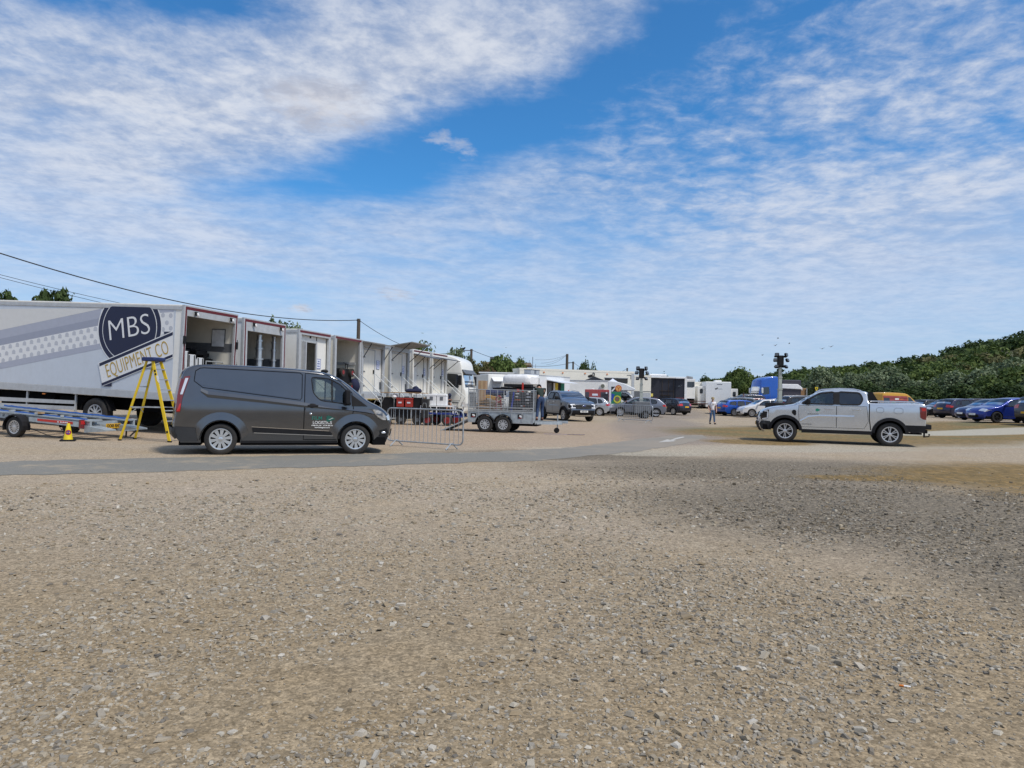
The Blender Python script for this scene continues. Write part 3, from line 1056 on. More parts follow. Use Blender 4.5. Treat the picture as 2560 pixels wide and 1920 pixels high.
  mb.prism([(-.99, 1.42), (-.99, 1.83), (-1.13, 1.80), (-1.24, 1.60), (-1.36, 1.42)], sd * .66, sd * .74, lambda u, v, w: Vector((u, w, v)))
  mb.build('sports_bar', M_black, root)
  # roof rail
  MB().tube([(.62, sd * .66, 1.76), (.46, sd * .655, 1.865), (-.1, sd * .64, 1.91), (-.55, sd * .64, 1.895), (-.78, sd * .645, 1.845)], .022).build('roof_rail', M_alloy, root, smooth=True)
  # mirror
  y = sh.Y(.92, 1.42)
  MB().rbox((.90, sd * (y + .16), 1.44), (.14, .26, .21), .06).box((.95, sd * (y + .03), 1.38), (.1, .12, .08)).build('mirror', M_black, root, smooth=True)
  # vent on the wing
  mb = MB()
  sh.side(mb, chaikin([(1.28, 1.14), (1.28, .94), (1.36, .95), (1.43, 1.05), (1.40, 1.14)], 1, True), sd, .008)
  mb.build('wing_vent', M_black, root)
  # headlight: black pod with a bright C
  mb = MB()
  sh.side(mb, [(2.17, 1.13), (2.36, 1.07), (2.44, .92), (2.44, .76), (2.22, .80)], sd, .01)
  g = sh.run(2.35, 9, .78, 1.06, True)
  sh.strip(mb, g, sd * .66, sd * 1.2, .012, 6)
  hl = mb.build('headlight', M_blackg, root, smooth=True)
  mb = MB()
  sh.ribbon(mb, [(2.33, 1.07), (2.21, 1.07), (2.22, .83), (2.4, .79)], .035, sd, .018)
  ii = [i for i in range(g[0], g[1] + 1)]
  for ga in ((ii[0], ii[1]), (ii[-2], ii[-1])):
   sh.strip(mb, ga, sd * .72, sd * 1.2, .02, 6)
  for i, j in zip(ii[:-1], ii[1:]):
   sh.strip(mb, (i, j), sd * .93, sd * 1.0, .02, 2)
  mb.build('daytime_light', mat('daytime_lens', (.85, .87, .9), .1, coat=1), hl)
  # tail light
  mb = MB()
  sh.side(mb, [(-2.68, 1.33), (-2.50, 1.34), (-2.52, .99), (-2.60, .93), (-2.69, .92)], sd, .014)
  g = sh.run(-9, -2.5, .93, 1.32, False)
  sh.strip(mb, g, sd * .82, sd * 1.2, .014, 4)
  tl = mb.build('tail_light', M_redd, root, smooth=True)
  mb = MB()
  sh.side(mb, [(-2.67, 1.30), (-2.55, 1.30), (-2.56, 1.2), (-2.67, 1.2)], sd, .018)
  mb.build('red_lens', M_redl, tl)
  # bumpers
  mb = MB()
  sh.side(mb, [(-2.70, .72), (-2.06, .72), (-2.16, .52), (-2.30, .46), (-2.66, .50)], sd, .014)
  mb.build('rear_bumper_corner', M_black, root)
  mb = MB()
  sh.side(mb, [(2.08, .62), (2.14, .72), (2.42, .74), (2.5, .62), (2.42, .44), (2.14, .44)], sd, .010)
  mb.ell((2.33, sd * (sh.Y(2.33, .62) + .012), .64), (.07, .02, .07))
  mb.build('front_bumper_corner', mat('bumper_black', (.02, .02, .022), .5), root)
 mb = MB()
 sh.strip(mb, gw, -.9, .9, -.003)
 mb.build('windscreen', M_glassw, root, smooth=True)
 g = sh.run(-9, -.5, 1.38, 9, False)
 mb = MB().box((-2.76, 0, .68), (.2, 1.8, .16)).box((-2.74, 0, .52), (.12, 1.2, .12))
 mb.build('rear_bumper', M_black, root, bevel=.02)
 mb = MB().cyl((-2.80, 0, .50), (-2.80, 0, .30), .03).cyl((-2.80, 0, .32), (-2.95, 0, .34), .02).ell((-2.95, 0, .40), (.03, .03, .03)).cyl((-2.95, 0, .34), (-2.95, 0, .40), .014)
 mb.build('tow_hitch', M_black, root, smooth=True)
 mb = MB().box((-1.85, 0, 1.437), (1.45, 1.5, .02))
 mb.build('load_cover', M_black, root)
 # nose
 mb = MB()
 g = sh.run(2.2, 9, .70, 1.04, True)
 sh.strip(mb, g, -.66, .66, .014, 10)
 gr = mb.build('grille', M_black, root, smooth=True)
 mb = MB()
 zs = [i for i in range(g[0], g[1] + 1)]
 for z in (.80, .96):
  i = min(zs, key=lambda k: abs(sh.P[k].y - z))
  mb.tube([sh.soff(i, -.62 + 1.24 * k / 10, .03) for k in range(11)], .012)
 mb.build('grille_bar', M_dframe, gr)
 i = min(zs, key=lambda k: abs(sh.P[k].y - .90))
 p = sh.soff(i, 0, .045)
 e = MB().ell(p, (.02, .125, .055)).build('badge', M_chrome, gr, smooth=True)
 MB().ell(p + Vector((.008, 0, 0)), (.018, .11, .043)).build('badge_centre', mat('badge_blue', (.01, .03, .16), .3), gr, smooth=True)
 mb = MB()
 g = sh.run(2.2, 9, .36, .70, True)
 sh.strip(mb, g, -1.0, 1.0, .012, 10)
 bp = mb.build('front_bumper', M_black, root, smooth=True)
 mb = MB()
 gg = sh.run(2.2, 9, .40, .52, True)
 sh.strip(mb, gg, -.7, .7, .03, 8)
 mb.build('skid_plate', M_alloy, bp)
 plate(root, sh, num, True, facing_plate_yellow, .63)
 mb = MB()
 mb.span((-.85, -.8, .5), (1.15, .8, .9))
 mb.span((.85, -.78, .9), (1.2, .78, 1.30))
 mb.span((-.96, -.78, .9), (-.90, .78, 1.45))
 for x in (.12, -.72):
  for y in (-.4, .4):
   mb.rbox((x - .1, y, 1.2), (.14, .48, .66), .05, Matrix.Rotation(R(-10), 3, 'Y'))
   mb.rbox((x - .18, y, 1.60), (.09, .25, .17), .04)
 mb.tube([Vector((.70, -.42, 1.32)) + Matrix.Rotation(R(62), 3, 'Y') @ Vector((.19 * math.cos(a), .19 * math.sin(a), 0)) for a in [k * math.pi / 8 for k in range(16)]], .014, closed=True)
 mb.build('interior', M_seat, root)
 add_wheels(root, [(x, sd * .85, .395) for x in (sh.xr, sh.xf) for sd in (1, -1)], .395, .26, .255, 6, mat('pickup_rim', (.60, .60, .61), .3, .6), .30, True)
 if lettered:
  y = lambda x, z: (sh.Y(x, z) + .010)
  def T(b, x, z, size, sx, m, bold=0):
   text_mesh(b, 'lettering', m, root, frame(Vector((x, y(x, z), z)), (-1, 0, 0), (0, 0, 1)), size, sx, .003, bold=bold)
  pale = mat('pale_vinyl', (.50, .52, .52), .4)
  gr2 = mat('green_vinyl_light', (.02, .26, .17), .4)
  T('FILM', .83, 1.16, .13, .9, pale)
  T('LOGISTICS', .74, 1.06, .085, .95, pale)
  T('Call Move Plan Max', .74, 1.01, .05, .9, M_txt, .001)
  T('07986 032 168', .74, .955, .035, 1, pale)
  T('WILDTRAK', .94, .655, .05, 1.3, M_txt, .001)
  MB().prism([(.66, 1.12), (.66, 1.19), (.60, 1.21), (.50, 1.16), (.60, 1.10)], 0, .003, lambda u, v, w: Vector((u, y(u, v) + w, v))).build('arrow_emblem', gr2, root)
 return root
def build_pickups():
 loc, h, s = by_wheels((2226, 1116), (1960, 1105), 3.27, 1, .90)
 build_pickup('silver double cab pickup with chrome bed rails standing side on upon dry grass', loc, h, s * .985, paint('silver_paint', (.65, .665, .685), .88, .27, .05), '', True, True)
 p = at(1418, 1052)
 build_pickup('blue grey pickup facing the camera behind the mesh sided trailer', (p.x, p.y + 1.3, 0), R(-90 + 21), .98, paint('bluegrey_paint', (.17, .20, .25), .6, .3, .06), 'WR26 KTZ', False)
# ------------------------------------------------------------------ row of lorries backed up on the left
TRD = Vector((.26, .9656, 0))
TR0 = Vector((-10.4, 22.2, 0))
TRH = math.atan2(-.26, .9656)
def c1(x, y): return (x * .36174, 600 + y * .36174)
def c2(x, y): return (400 + x * .28029, 740 + y * .28029)
def c3(x, y): return (680 + x * .23508, 800 + y * .23508)
def c3a(x, y): return (440 + x * .13562, 750 + y * .13562)
def c4b(x, y): return (900 + x * .13562, 880 + y * .13562)
def c4(x, y): return (1100 + x * .18083, 850 + y * .18083)
def plane_px(M, axis, val, p):
 Mi = M.inverted()
 o = Mi @ Vector((0, 0, EYE))
 d = Mi.to_3x3() @ ray(*p)
 t = (val - o[axis]) / d[axis]
 return o + d * t
def lorry(s, label, W=2.55, L=8.0, z0=1.3, z1=4.02, side=M_white, tilt=0.0, frame_m=M_gframe, tape=True, hdr=.34, post=.12, front_m=None, far_m=M_cream):
 loc = TR0 + TRD * s
 root = thing('box_lorry', label, 'lorry', loc, TRH, 'lorries backed up in a row on the left')
 root.rotation_euler = (0, tilt, TRH)
 M = Matrix.Translation(loc) @ root.rotation_euler.to_matrix().to_4x4()
 MB().span((-L, 0, z0 + .09), (-.1, .04, z1 - .06)).build('side_panel', side, root)
 MB().span((-L, W - .04, z0 + .09), (-.1, W, z1 - .06)).build('side_panel', far_m, root)
 MB().span((-L, .04, z0 + .09), (-L + .05, W - .04, z1 - .06)).build('front_wall', M_white, root)
 MB().span((-L - .01, -.012, z1 - .06), (-.1, W + .012, z1)).build('roof', M_white, root, bevel=.015)
 MB().span((-L, .04, z0 + .0), (-.1, W - .04, z0 + .09)).build('floor', M_dframe, root)
 mb = MB().span((-L, -.015, z0 - .14), (-.1, .03, z0 + .088)).span((-L, W - .03, z0 - .14), (-.1, W + .015, z0 + .088))
 mb.span((-L, -.02, z1 - .17), (-.102, -.002, z1 - .062))
 mb.build('side_rail', M_gframe, root, bevel=.01)
 f = MB().span((-.1, -.018, z0 - .14), (0, post, z1)).span((-.1, W - post, z0 - .14), (0, W + .018, z1)).span((-.1, post, z1 - hdr), (0, W - post, z1)).span((-.1, post, z0 - .14), (0, W - post, z0 + .1))
 f.build('rear_frame', frame_m, root, bevel=.01)
 if tape:
  mb = MB().span((0, .03, z1 - .14), (.004, W - .03, z1 - .05))
  if tape == 2:
   mb.span((0, .03, z0 + .1), (.004, .09, z1 - .14)).span((0, W - .09, z0 + .1), (.004, W - .03, z1 - .14))
  mb.build('red_marking', M_redtape, root)
 mb = MB().span((-L, .75, .62), (-.25, .95, .98)).span((-L, W - .95, .62), (-.25, W - .75, .98))
 for x in np.arange(-L + .5, -.4, 1.1):
  mb.span((x, .1, z0 - .14), (x + .1, W - .1, z0))
 mb.span((-.32, .1, .42), (-.18, W - .1, .56))
 mb.build('chassis', M_under, root)
 return root, M
def wheels_lorry(root, W, xs, r=.5):
 tb, rb = wheel_meshes(r, .3, r * .56, 10, None, .18)
 for x in xs:
  for y, fl in ((.17, math.pi), (W - .17, 0)):
   t = tb.build('wheel', M_tyre, root, smooth=True, loc=(x, y, r))
   t.rotation_euler = (0, 0, fl)
   rb.build('rim', M_gframe, t, smooth=True)
 for x in xs:
  for y in (.02, W - .32):
   mb = MB()
   for k in range(10):
    a, b = R(10 + 16 * k), R(10 + 16 * (k + 1))
    q = r + .09
    mb.add([(x + q * math.cos(a), y, r + q * math.sin(a)), (x + q * math.cos(b), y, r + q * math.sin(b)), (x + q * math.cos(b), y + .3, r + q * math.sin(b)), (x + q * math.cos(a), y + .3, r + q * math.sin(a))], [(0, 1, 2, 3)])
   mb.build('mudguard', M_black, root, recalc=False)
def worklight(root, y, z, n=1):
 mb = MB().ell((.07, y, z), (.05, .06, .08), rot=Matrix.Rotation(R(35), 3, 'X')).cyl((0, y, z + .06), (.08, y, z + .04), .02)
 o = mb.build('work_light', M_black, root, smooth=True)
 MB().ell((.10, y + .02, z - .03), (.045, .045, .075), rot=Matrix.Rotation(R(30), 3, 'X')).build('light_lens', M_txtw, o, smooth=True)
def shade_cols():
 return dict(navy=mat('navy_vinyl', (.007, .011, .045), .4, var=.05), gold=mat('gold_vinyl', (.46, .30, .04), .4, var=.05), white=mat('white_vinyl', (.76, .77, .78), .4, var=.03),
    s1=mat('slate_vinyl', (.40, .425, .51), .4, var=.04), s2=mat('slate_vinyl_dark', (.32, .345, .43), .4, var=.04),
    dot=mat('dot_vinyl', (.50, .52, .57), .4, var=.05))
def livery_lorry():
 V = shade_cols()
 root, M = lorry(0, 'nearest box lorry with equipment company roundel and yellow lettering on its long side', 2.62, 9.6, 1.22, 4.10, M_white, R(1.9), M_gframe, 2)
 P = lambda x, y: plane_px(M, 1, 0.0, c1(x, y))
 fn = lambda o: (lambda u, v, w: Vector((u, -o - w, v)))
 def poly(name, pts, m, o, par=root):
  q = [P(*p) for p in pts]
  return MB().prism([(p.x, p.z) for p in q], 0, .002, fn(o)).build(name, m, par)
 zt, zb = 4.10 - .18, 1.22 + .10
 # panel skins
 a = P(1205, 700)
 MB().span((-9.55, -.004, zb), (a.x, 0, zt)).build('side_skin', mat('lorry_side_skin', (.56, .61, .68), .35, var=.03, dirt=.08), root)
 poly('pale_field', [(-150, 478), (720, 470), (690, 478), (-150, 655)], mat('pale_field_vinyl', (.66, .66, .65), .4, var=.03), .006)
 poly('slate_stripe', [(-150, 655), (700, 478), (690, 540), (-150, 715)], V['s1'], .006)
 poly('slate_stripe', [(-150, 715), (690, 540), (680, 592), (-150, 760)], V['s2'], .006)
 poly('dot_field', [(-150, 760), (680, 592), (690, 715), (-150, 878)], V['white'], .006)
 poly('slate_stripe', [(-150, 878), (690, 715), (705, 750), (-150, 922)], V['s1'], .006)
 poly('dot_field', [(1085, 490), (1200, 500), (1200, 636), (1100, 660)], V['white'], .006)
 poly('slate_stripe', [(1060, 462), (1200, 462), (1200, 497), (1085, 505)], V['s1'], .008)
 mb = MB()
 rows = [(-150, 800), (-150, 845)]
 for k in range(-3, 15):
  for j in range(3):
   x, y = k * 49 + 24 + (j % 2) * 24, 738 - k * 10.0 + j * 44 - (j % 2) * 5 + 6
   if -140 < x < 670:
    p = P(x, y)
    mb.cyl((p.x, -.008, p.z), (p.x, -.010, p.z), .075, n=12)
    mb.box((p.x, -.0088, p.z - .055), (.15, .002, .03))
 for x, y in ((1128, 520), (1182, 522), (1155, 572), (1128, 618), (1182, 610)):
  p = P(x, y)
  mb.cyl((p.x, -.008, p.z), (p.x, -.010, p.z), .075, n=12)
 mb.build('dot_pattern', V['dot'], root)
 # roundel
 c = P(897, 612)
 e = P(1118, 612)
 r = abs(e.x - c.x) * 1.0
 top = P(897, 462).z
 def disc(name, rad, m, o, inner=None):
  mb = MB()
  n = 64
  pts = []
  for k in range(n):
   t = 2 * math.pi * k / n
   pts.append((c.x + rad * math.cos(t), min(top, c.z + rad * math.sin(t))))
  mb.prism(pts, 0, .002, fn(o))
  return mb.build(name, m, root)
 disc('roundel_edge', r * 1.02, V['white'], .010)
 disc('roundel_ring', r * .99, V['navy'], .013)
 disc('roundel_line', r * .865, V['white'], .016)
 disc('roundel_disc', r * .845, V['navy'], .019)
 b0, b1 = P(760, 690), P(1045, 640)
 tw = P(905, 515).z - P(905, 670).z
 d = (b1 - b0)
 mid = P(893, 610)
 text_mesh('MBS', 'lettering', V['white'], root, frame(Vector((mid.x, -.024, mid.z)), d, (-.05, 0, 1)), tw * 1.34, .98, .004, bold=-.012)
 # ribbon
 poly('ribbon', [(683, 850), (1200, 628), (1200, 812), (712, 1010)], V['white'], .022)
 poly('ribbon_edge', [(690, 853), (1198, 636), (1198, 658), (692, 874)], V['navy'], .025)
 poly('ribbon_edge', [(706, 990), (1197, 790), (1197, 808), (708, 1008)], V['navy'], .025)
 poly('ribbon_tail', [(1135, 634), (1190, 634), (1140, 655)], V['navy'], .022)
 poly('ribbon_tail', [(722, 1006), (775, 985), (775, 1012), (722, 1012)], V['navy'], .022)
 b0, b1 = P(708, 977), P(1197, 783)
 d = b1 - b0
 mid = P(950, 829)
 hgt = P(950, 772).z - P(950, 880).z
 text_mesh('EQUIPMENT CO', 'lettering', V['gold'], root, frame(Vector((mid.x, -.029, mid.z)), d, (-.12, 0, 1)), hgt * 1.28, d.length / (hgt * 1.28 * 8.6), .004, bold=-.006, space=1.06)
 # running gear
 p = P(648, 1180)
 wheels_lorry(root, 2.62, (p.x, p.x - 1.35), .5) if False else wheels_lorry(root, 2.62, (p.x,), .5)
 mb = MB()
 for y0, y1 in ((1085, 1114), (1126, 1155)):
  q = [P(-200, y0 - 10), P(508, y0 + 24), P(508, y0 + 48), P(-200, y0 + 18)]
  mb.prism([(k.x, k.z) for k in q], 0, .03, fn(-.05))
 for x in (178, 515, -140):
  q = P(x, 1050)
  mb.span((q.x - .03, .05, .5), (q.x + .03, .1, 1.1))
 mb.build('side_guard', M_gframe, root)
 mb = MB().span((-7.5, .3, .5), (-5.2, 1.0, 1.05)).span((-4.9, .2, .55), (-3.6, 1.2, 1.0))
 mb.build('tank', M_under, root)
 for px in (300, 745):
  q = P(px, 1068)
  MB().box((q.x, .02, q.z + .03), (.12, .03, .04)).build('marker_light', M_amber, root)
 mb = MB().span((0, .15, .55), (.03, .55, .72)).span((0, 2.05, .55), (.03, 2.45, .72))
 mb.build('tail_light', M_redl, root)
 mb = MB().span((-.05, .05, .85), (.02, 1.5, .89)).span((-.05, .05, .62), (.02, 1.5, .65)).span((-.05, .1, .40), (.02, 2.5, .45)).span((.03, .5, .76), (.04, .8, .90))
 mb.build('underrun_bar', M_gframe, root)
 worklight(root, .45, 3.86)
 worklight(root, 2.2, 3.86)
 for y, z in ((.03, 3.0), (2.6, 3.0)):
  MB().box((.02, y, z), (.06, .09, .25)).build('door_hinge', M_black, root)
 W = 2.62
 MB().span((-9.4, W - .05, plane_px(M, 1, W - .05, c3a(950, 965)).z), (-.12, W - .041, plane_px(M, 1, W - .05, c3a(950, 808)).z)).build('wall_band', M_dframe, root)
 a, b = plane_px(M, 1, W - .06, c3a(682, 548)), plane_px(M, 1, W - .06, c3a(886, 862))
 bb = MB().span((a.x, W - .085, b.z), (b.x, W - .052, a.z)).build('whiteboard', mat('whiteboard_face', (.70, .73, .76), .3), root)
 MB().span((a.x - .03, W - .08, b.z - .03), (b.x + .03, W - .055, a.z + .03)).build('board_frame', M_dframe, bb)
 Mi = M
 def inpos(x, y, z=1.31):
  return Mi @ Vector((x, y, z))
 # load
 def case(lbl, x, y, sz, m, z=1.31, name='flight_case'):
  t = thing(name, lbl, 'flight case', inpos(x, y, z), TRH)
  MB().rbox((0, 0, sz[2] / 2), sz, .03).build('case_body', m, t, smooth=True)
  mb = MB()
  for q in (-1, 1):
   mb.span((sz[0] / 2, q * sz[1] * .3 - .02, .02), (sz[0] / 2 + .012, q * sz[1] * .3 + .02, sz[2] - .02))
   mb.span((-sz[0] / 2, q * sz[1] * .49 - .015, sz[2] - .03), (sz[0] / 2 + .01, q * sz[1] * .49 + .015, sz[2] + .008))
  mb.build('case_trim', M_black, t)
  mb = MB().tube([(sz[0] / 2 + .015, -.1, sz[2] * .4), (sz[0] / 2 + .07, -.1, sz[2] * .4), (sz[0] / 2 + .07, .12, sz[2] * .62), (sz[0] / 2 + .015, .12, sz[2] * .62)], .014)
  mb.build('case_handle', M_black, t)
 wh = mat('case_white', (.52, .54, .56), .5)
 yy = lambda x, px, py: plane_px(M, 0, x, c3a(px, py)).y
 case('tall white case strapped inside the nearest lorry, against the near wall', -.2, yy(-.2, 130, 1050), (.3, .26, 1.35), wh)
 case('white wheeled case inside the nearest lorry, left of the pair', -.4, yy(-.25, 285, 1050), (.4, .40, 1.26), wh)
 case('white wheeled case inside the nearest lorry, right of the pair', -.5, yy(-.35, 445, 1060), (.4, .36, 1.18), wh)
 t = thing('cable_rack', 'tangle of black cables and fittings hung on a frame inside the nearest lorry', 'cable rack', inpos(-.75, yy(-.5, 730, 1080)), TRH)
 mb = MB()
 rr = random.Random(3)
 for k in range(30):
  a = Vector((rr.uniform(-.2, .35), rr.uniform(-.55, .55), rr.uniform(.1, 1.0)))
  pts = [a]
  for j in range(6):
   a = a + Vector((rr.uniform(-.12, .12), rr.uniform(-.16, .16), rr.uniform(-.16, .14)))
   pts.append(a)
  mb.tube(pts, .022, 5)
 mb.build('cable', M_black, t, smooth=True)
 mb = MB()
 for y in (-.5, 0, .5):
  mb.cyl((.3, y, 0), (.3, y, 1.1), .02)
 for z in (.05, .55, 1.08):
  mb.cyl((.3, -.5, z), (.3, .5, z), .02)
 mb.build('rack_frame', M_steel, t)
 t = thing('equipment_shelf', 'dark shelf of lighting gear across the back of the nearest lorry', 'shelf', inpos(-1.25, yy(-.85, 430, 900)), TRH)
 mb = MB().span((-.3, -.75, 1.0), (.4, .75, 1.18))
 for y in (-.7, .7):
  mb.span((-.3, y - .04, 0), (.4, y + .04, 1.0))
 for k in range(14):
  mb.box((rr.uniform(-.2, .35), rr.uniform(-.7, .7), 1.18 + rr.uniform(.03, .2)), (rr.uniform(.2, .4), rr.uniform(.15, .4), rr.uniform(.12, .3)))
 mb.build('shelf_gear', M_black, t)
 # tail lift arms
 MB().span((.02, .1, 1.0), (.12, 2.5, 1.1)).build('tail_lift', M_gframe, root)
def rear_fill(root, M, opening, m=M_white, x=-.14, W=2.55, z0=1.3, z1=4.02, post=.12, hdr=.34):
 """rear bulkhead with a door opening left in it; opening = two crop points mapped on the bulkhead"""
 a = plane_px(M, 0, x, opening[0])
 b = plane_px(M, 0, x, opening[1])
 y0, y1, zt = min(a.y, b.y), max(a.y, b.y), max(a.z, b.z)
 y0, y1 = max(post + .1, y0), min(W - post - .1, y1)
 mb = MB().span((x - .04, post, z0 + .1), (x, y0, z1 - hdr)).span((x - .04, y1, z0 + .1), (x, W - post, z1 - hdr)).span((x - .04, y0, zt), (x, y1, z1 - hdr))
 mb.build('rear_bulkhead', m, root)
 return y0, y1, zt
def notice(root, M, p, x=-.13, w=.34, h=.42, lines=3):
 a = plane_px(M, 0, x, p)
 o = MB().box((a.x + .008, a.y, a.z), (.006, w, h)).build('notice', M_paper, root)
 mb = MB()
 bl = mat('notice_ink', (.06, .09, .35), .6)
 for k in range(lines):
  mb.box((a.x + .013, a.y, a.z + .1 - k * .1), (.004, w * (.6 if k else .4), .04))
 for q in (-1, 1):
  mb.box((a.x + .013, a.y + q * w * .47, a.z), (.004, .02, h)).box((a.x + .013, a.y, a.z + q * h * .48), (.004, w, .02))
 mb.build('notice_print', bl, o)
def steps(root, y, zf=1.4, x=.05):
 mb = MB()
 for q in (0, .75):
  mb.tube([(x, y + q, zf + .95), (x + 1.25, y + q, zf - .15), (x + .95, y + q, zf - .75)], .022)
  mb.tube([(x, y + q, zf), (x + .9, y + q, .08)], .022)
 for k in range(5):
  f = (k + .5) / 5
  mb.box((x + .9 * f, y + .375, zf + (.08 - zf) * f), (.22, .75, .03))
 mb.build('access_steps', M_steel, root)
def other_lorries():
 V = shade_cols()
 # second: same livery, mast stands
 W = 2.6
 root, M = lorry(3.17, 'second box lorry of the row, open at the back with silver mast stands inside', W, 9, 1.36, 4.06, M_whitec, 0, M_gframe, 2, hdr=.46, post=.2)
 fn = lambda u, v, w: Vector((u, -.004 - w, v))
 for nm, pl, m in (('ribbon', [(-1.6, 2.0), (-.25, 2.45), (-.25, 3.25), (-1.6, 2.8)], V['white']),
      ('ribbon_edge', [(-1.6, 2.82), (-.25, 3.12), (-.25, 3.25), (-1.6, 2.95)], V['navy']), ('ribbon_edge', [(-1.6, 1.95), (-.25, 2.25), (-.25, 2.38), (-1.6, 2.08)], V['navy'])):
  MB().prism(pl, 0, .003, (lambda u, v, w: Vector((u, -.010 - w, v))) if nm == 'ribbon_edge' else fn).build(nm, m, root)
 text_mesh('CO', 'lettering', V['gold'], root, frame(Vector((-.75, -.012, 2.72)), (1, 0, .25), (-.1, 0, 1)), .82, .62, .004)
 MB().prism([(-2.2 + 1.2 * math.cos(a), 3.3 + 1.0 * math.sin(a)) for a in [k * math.pi / 16 for k in range(-4, 7)]], 0, .003, fn).build('roundel_ring', V['navy'], root)
 worklight(root, .5, 3.84)
 worklight(root, 2.2, 3.84)
 MB().span((-8.9, W - .05, 2.25), (-.12, W - .041, 2.70)).build('wall_band', M_dframe, root)
 MB().span((.02, .25, 1.42), (.12, W - .02, 2.12)).build('tail_lift', mat('tail_lift_black', (.012, .012, .013), .95), root)
 mb = MB().span((.02, .02, 1.3), (.2, .2, 2.2))
 mb.build('lift_ram', M_steel, root)
 for k, (x, y, lb) in enumerate(((-.5, plane_px(M, 0, -.5, c3a(1530, 1000)).y, 'left'), (-.5, plane_px(M, 0, -.5, c3a(1810, 1000)).y, 'right'))):
  t = thing('mast_stand', 'silver telescopic mast stand inside the second lorry, ' + lb + ' of the pair', 'mast stand', M @ Vector((x, y, 1.46)), TRH, 'silver mast stands in the second lorry')
  mb = MB()
  z = 0
  for rr, h in ((.17, .72), (.13, .5), (.115, .4), (.10, .3), (.085, .2)):
   mb.cyl((0, 0, z), (0, 0, z + h), rr).cyl((0, 0, z + h - .06), (0, 0, z + h), rr * 1.35)
   z += h
  mb.build('mast', M_alloy, t, smooth=True)
  mb = MB().box((0, 0, .82), (.14, .8, .12)).box((0, 0, .82), (.5, .14, .12)).cyl((.1, -.3, .2), (.1, -.3, .82), .03)
  mb.build('outrigger', M_alloy, t)
 t = thing('lamp_panel', 'white box panel leaning at the tail of the second lorry', 'panel', M @ Vector((.25, W - .12, 1.55)), TRH)
 MB().rbox((0, 0, .34), (.16, .30, .75), .03, Matrix.Rotation(R(12), 3, 'X')).build('panel_case', M_txtw, t, smooth=True)
 MB().ell((.02, .26, .22), (.1, .1, .1)).build('panel_knob', M_black, t, smooth=True)
 wheels_lorry(root, W, (-2.3,))
 # third: bulkhead with open door
 W = 2.5
 root, M = lorry(6.76, 'third box lorry of the row, grey framed, with an open door in its bulkhead', W, 8.5, 1.36, 4.0, M_white, 0, M_gframe, True, post=.16, hdr=.22)
 y0, y1, zt = rear_fill(root, M, (c2(1268, 425), c2(1390, 425)), W=W, z0=1.36, z1=4.0, post=.16, hdr=.22)
 mb = MB().span((-.15, y0 - .06, 1.46), (-.10, y0 + .03, zt + .05)).span((-.15, y1 - .03, 1.46), (-.10, y1 + .06, zt + .05)).span((-.15, y0, zt), (-.10, y1, zt + .06))
 mb.build('door_frame', M_gframe, root)
 d = MB().span((-.12, y0 - .09, 1.46), (.10, y0 - .03, zt)).build('door', M_gframe, root)
 MB().cyl((.07, y0 - .03, 2.4), (.07, y0 + .03, 2.4), .03).build('door_handle', M_black, d)
 MB().span((-1.2, y0 + .02, 1.5), (-1.1, y0 + .3, 3.0)).build('hanging_coat', M_navy, root)
 notice(root, M, c2(1412, 605))
 a = plane_px(M, 0, -.14, c2(1340, 367))
 MB().box((-.13, a.y, a.z), (.02, .09, .1)).box((-.13, a.y + .5, a.z - .05), (.02, .03, .16)).build('vent', M_black, root)
 steps(root, y0, 1.4)
 wheels_lorry(root, W, (-2.3,))
 # fourth: open, barrow gear inside
 root, M = lorry(9.67, 'fourth box lorry of the row, open fronted with a folded red wheeled trolley inside', 2.5, 6.0, 1.36, 4.0, M_cream, 0, M_gframe, True, post=.14, hdr=.14)
 MB().span((-5.9, 2.42, 2.78), (-.3, 2.46, 2.9)).build('lashing_rail', M_gframe, root)
 t = thing('platform_trolley', 'black platform trolley with red wheels stood on end inside the fourth lorry', 'trolley', M @ Vector((-.3, plane_px(M, 0, -.2, c2(1660, 760)).y, 1.46)), TRH)
 MB().span((-.15, -.55, 0), (.05, .6, 1.1)).build('deck', M_black, t)
 rw = mat('red_wheel', (.25, .02, .02), .5)
 for y in (-.42, .46):
  for z in (.25, .92):
   w = MB().lathe([(-.06, .08), (-.06, .2), (.06, .2), (.06, .08)], 'X', (.12, y, z), 20).build('wheel', M_tyre, t, smooth=True)
   MB().lathe([(-.062, .1), (.065, .1)], 'X', (.122, y, z), 16).build('hub', rw, w)
 MB().tube([(.1, -.1, 1.1), (.1, -.1, 1.3), (.1, .2, 1.3)], .02).tube([(.1, .1, 1.1), (.1, .1, 1.3), (.1, -.3, 1.36)], .02).build('handle', M_black, t)
 t = thing('sack_bag', 'round black sack at the foot of the opening of the fourth lorry', 'bag', M @ Vector((-.15, 2.15, 1.46)), TRH)
 MB().ell((0, 0, .3), (.25, .26, .36), f=lambda p: p * (1 + .07 * math.sin(9 * p.x + 7 * p.z))).build('sack', M_navy, t, smooth=True)
 steps(root, 1.6, 1.4)
 wheels_lorry(root, 2.5, (-2.3,))
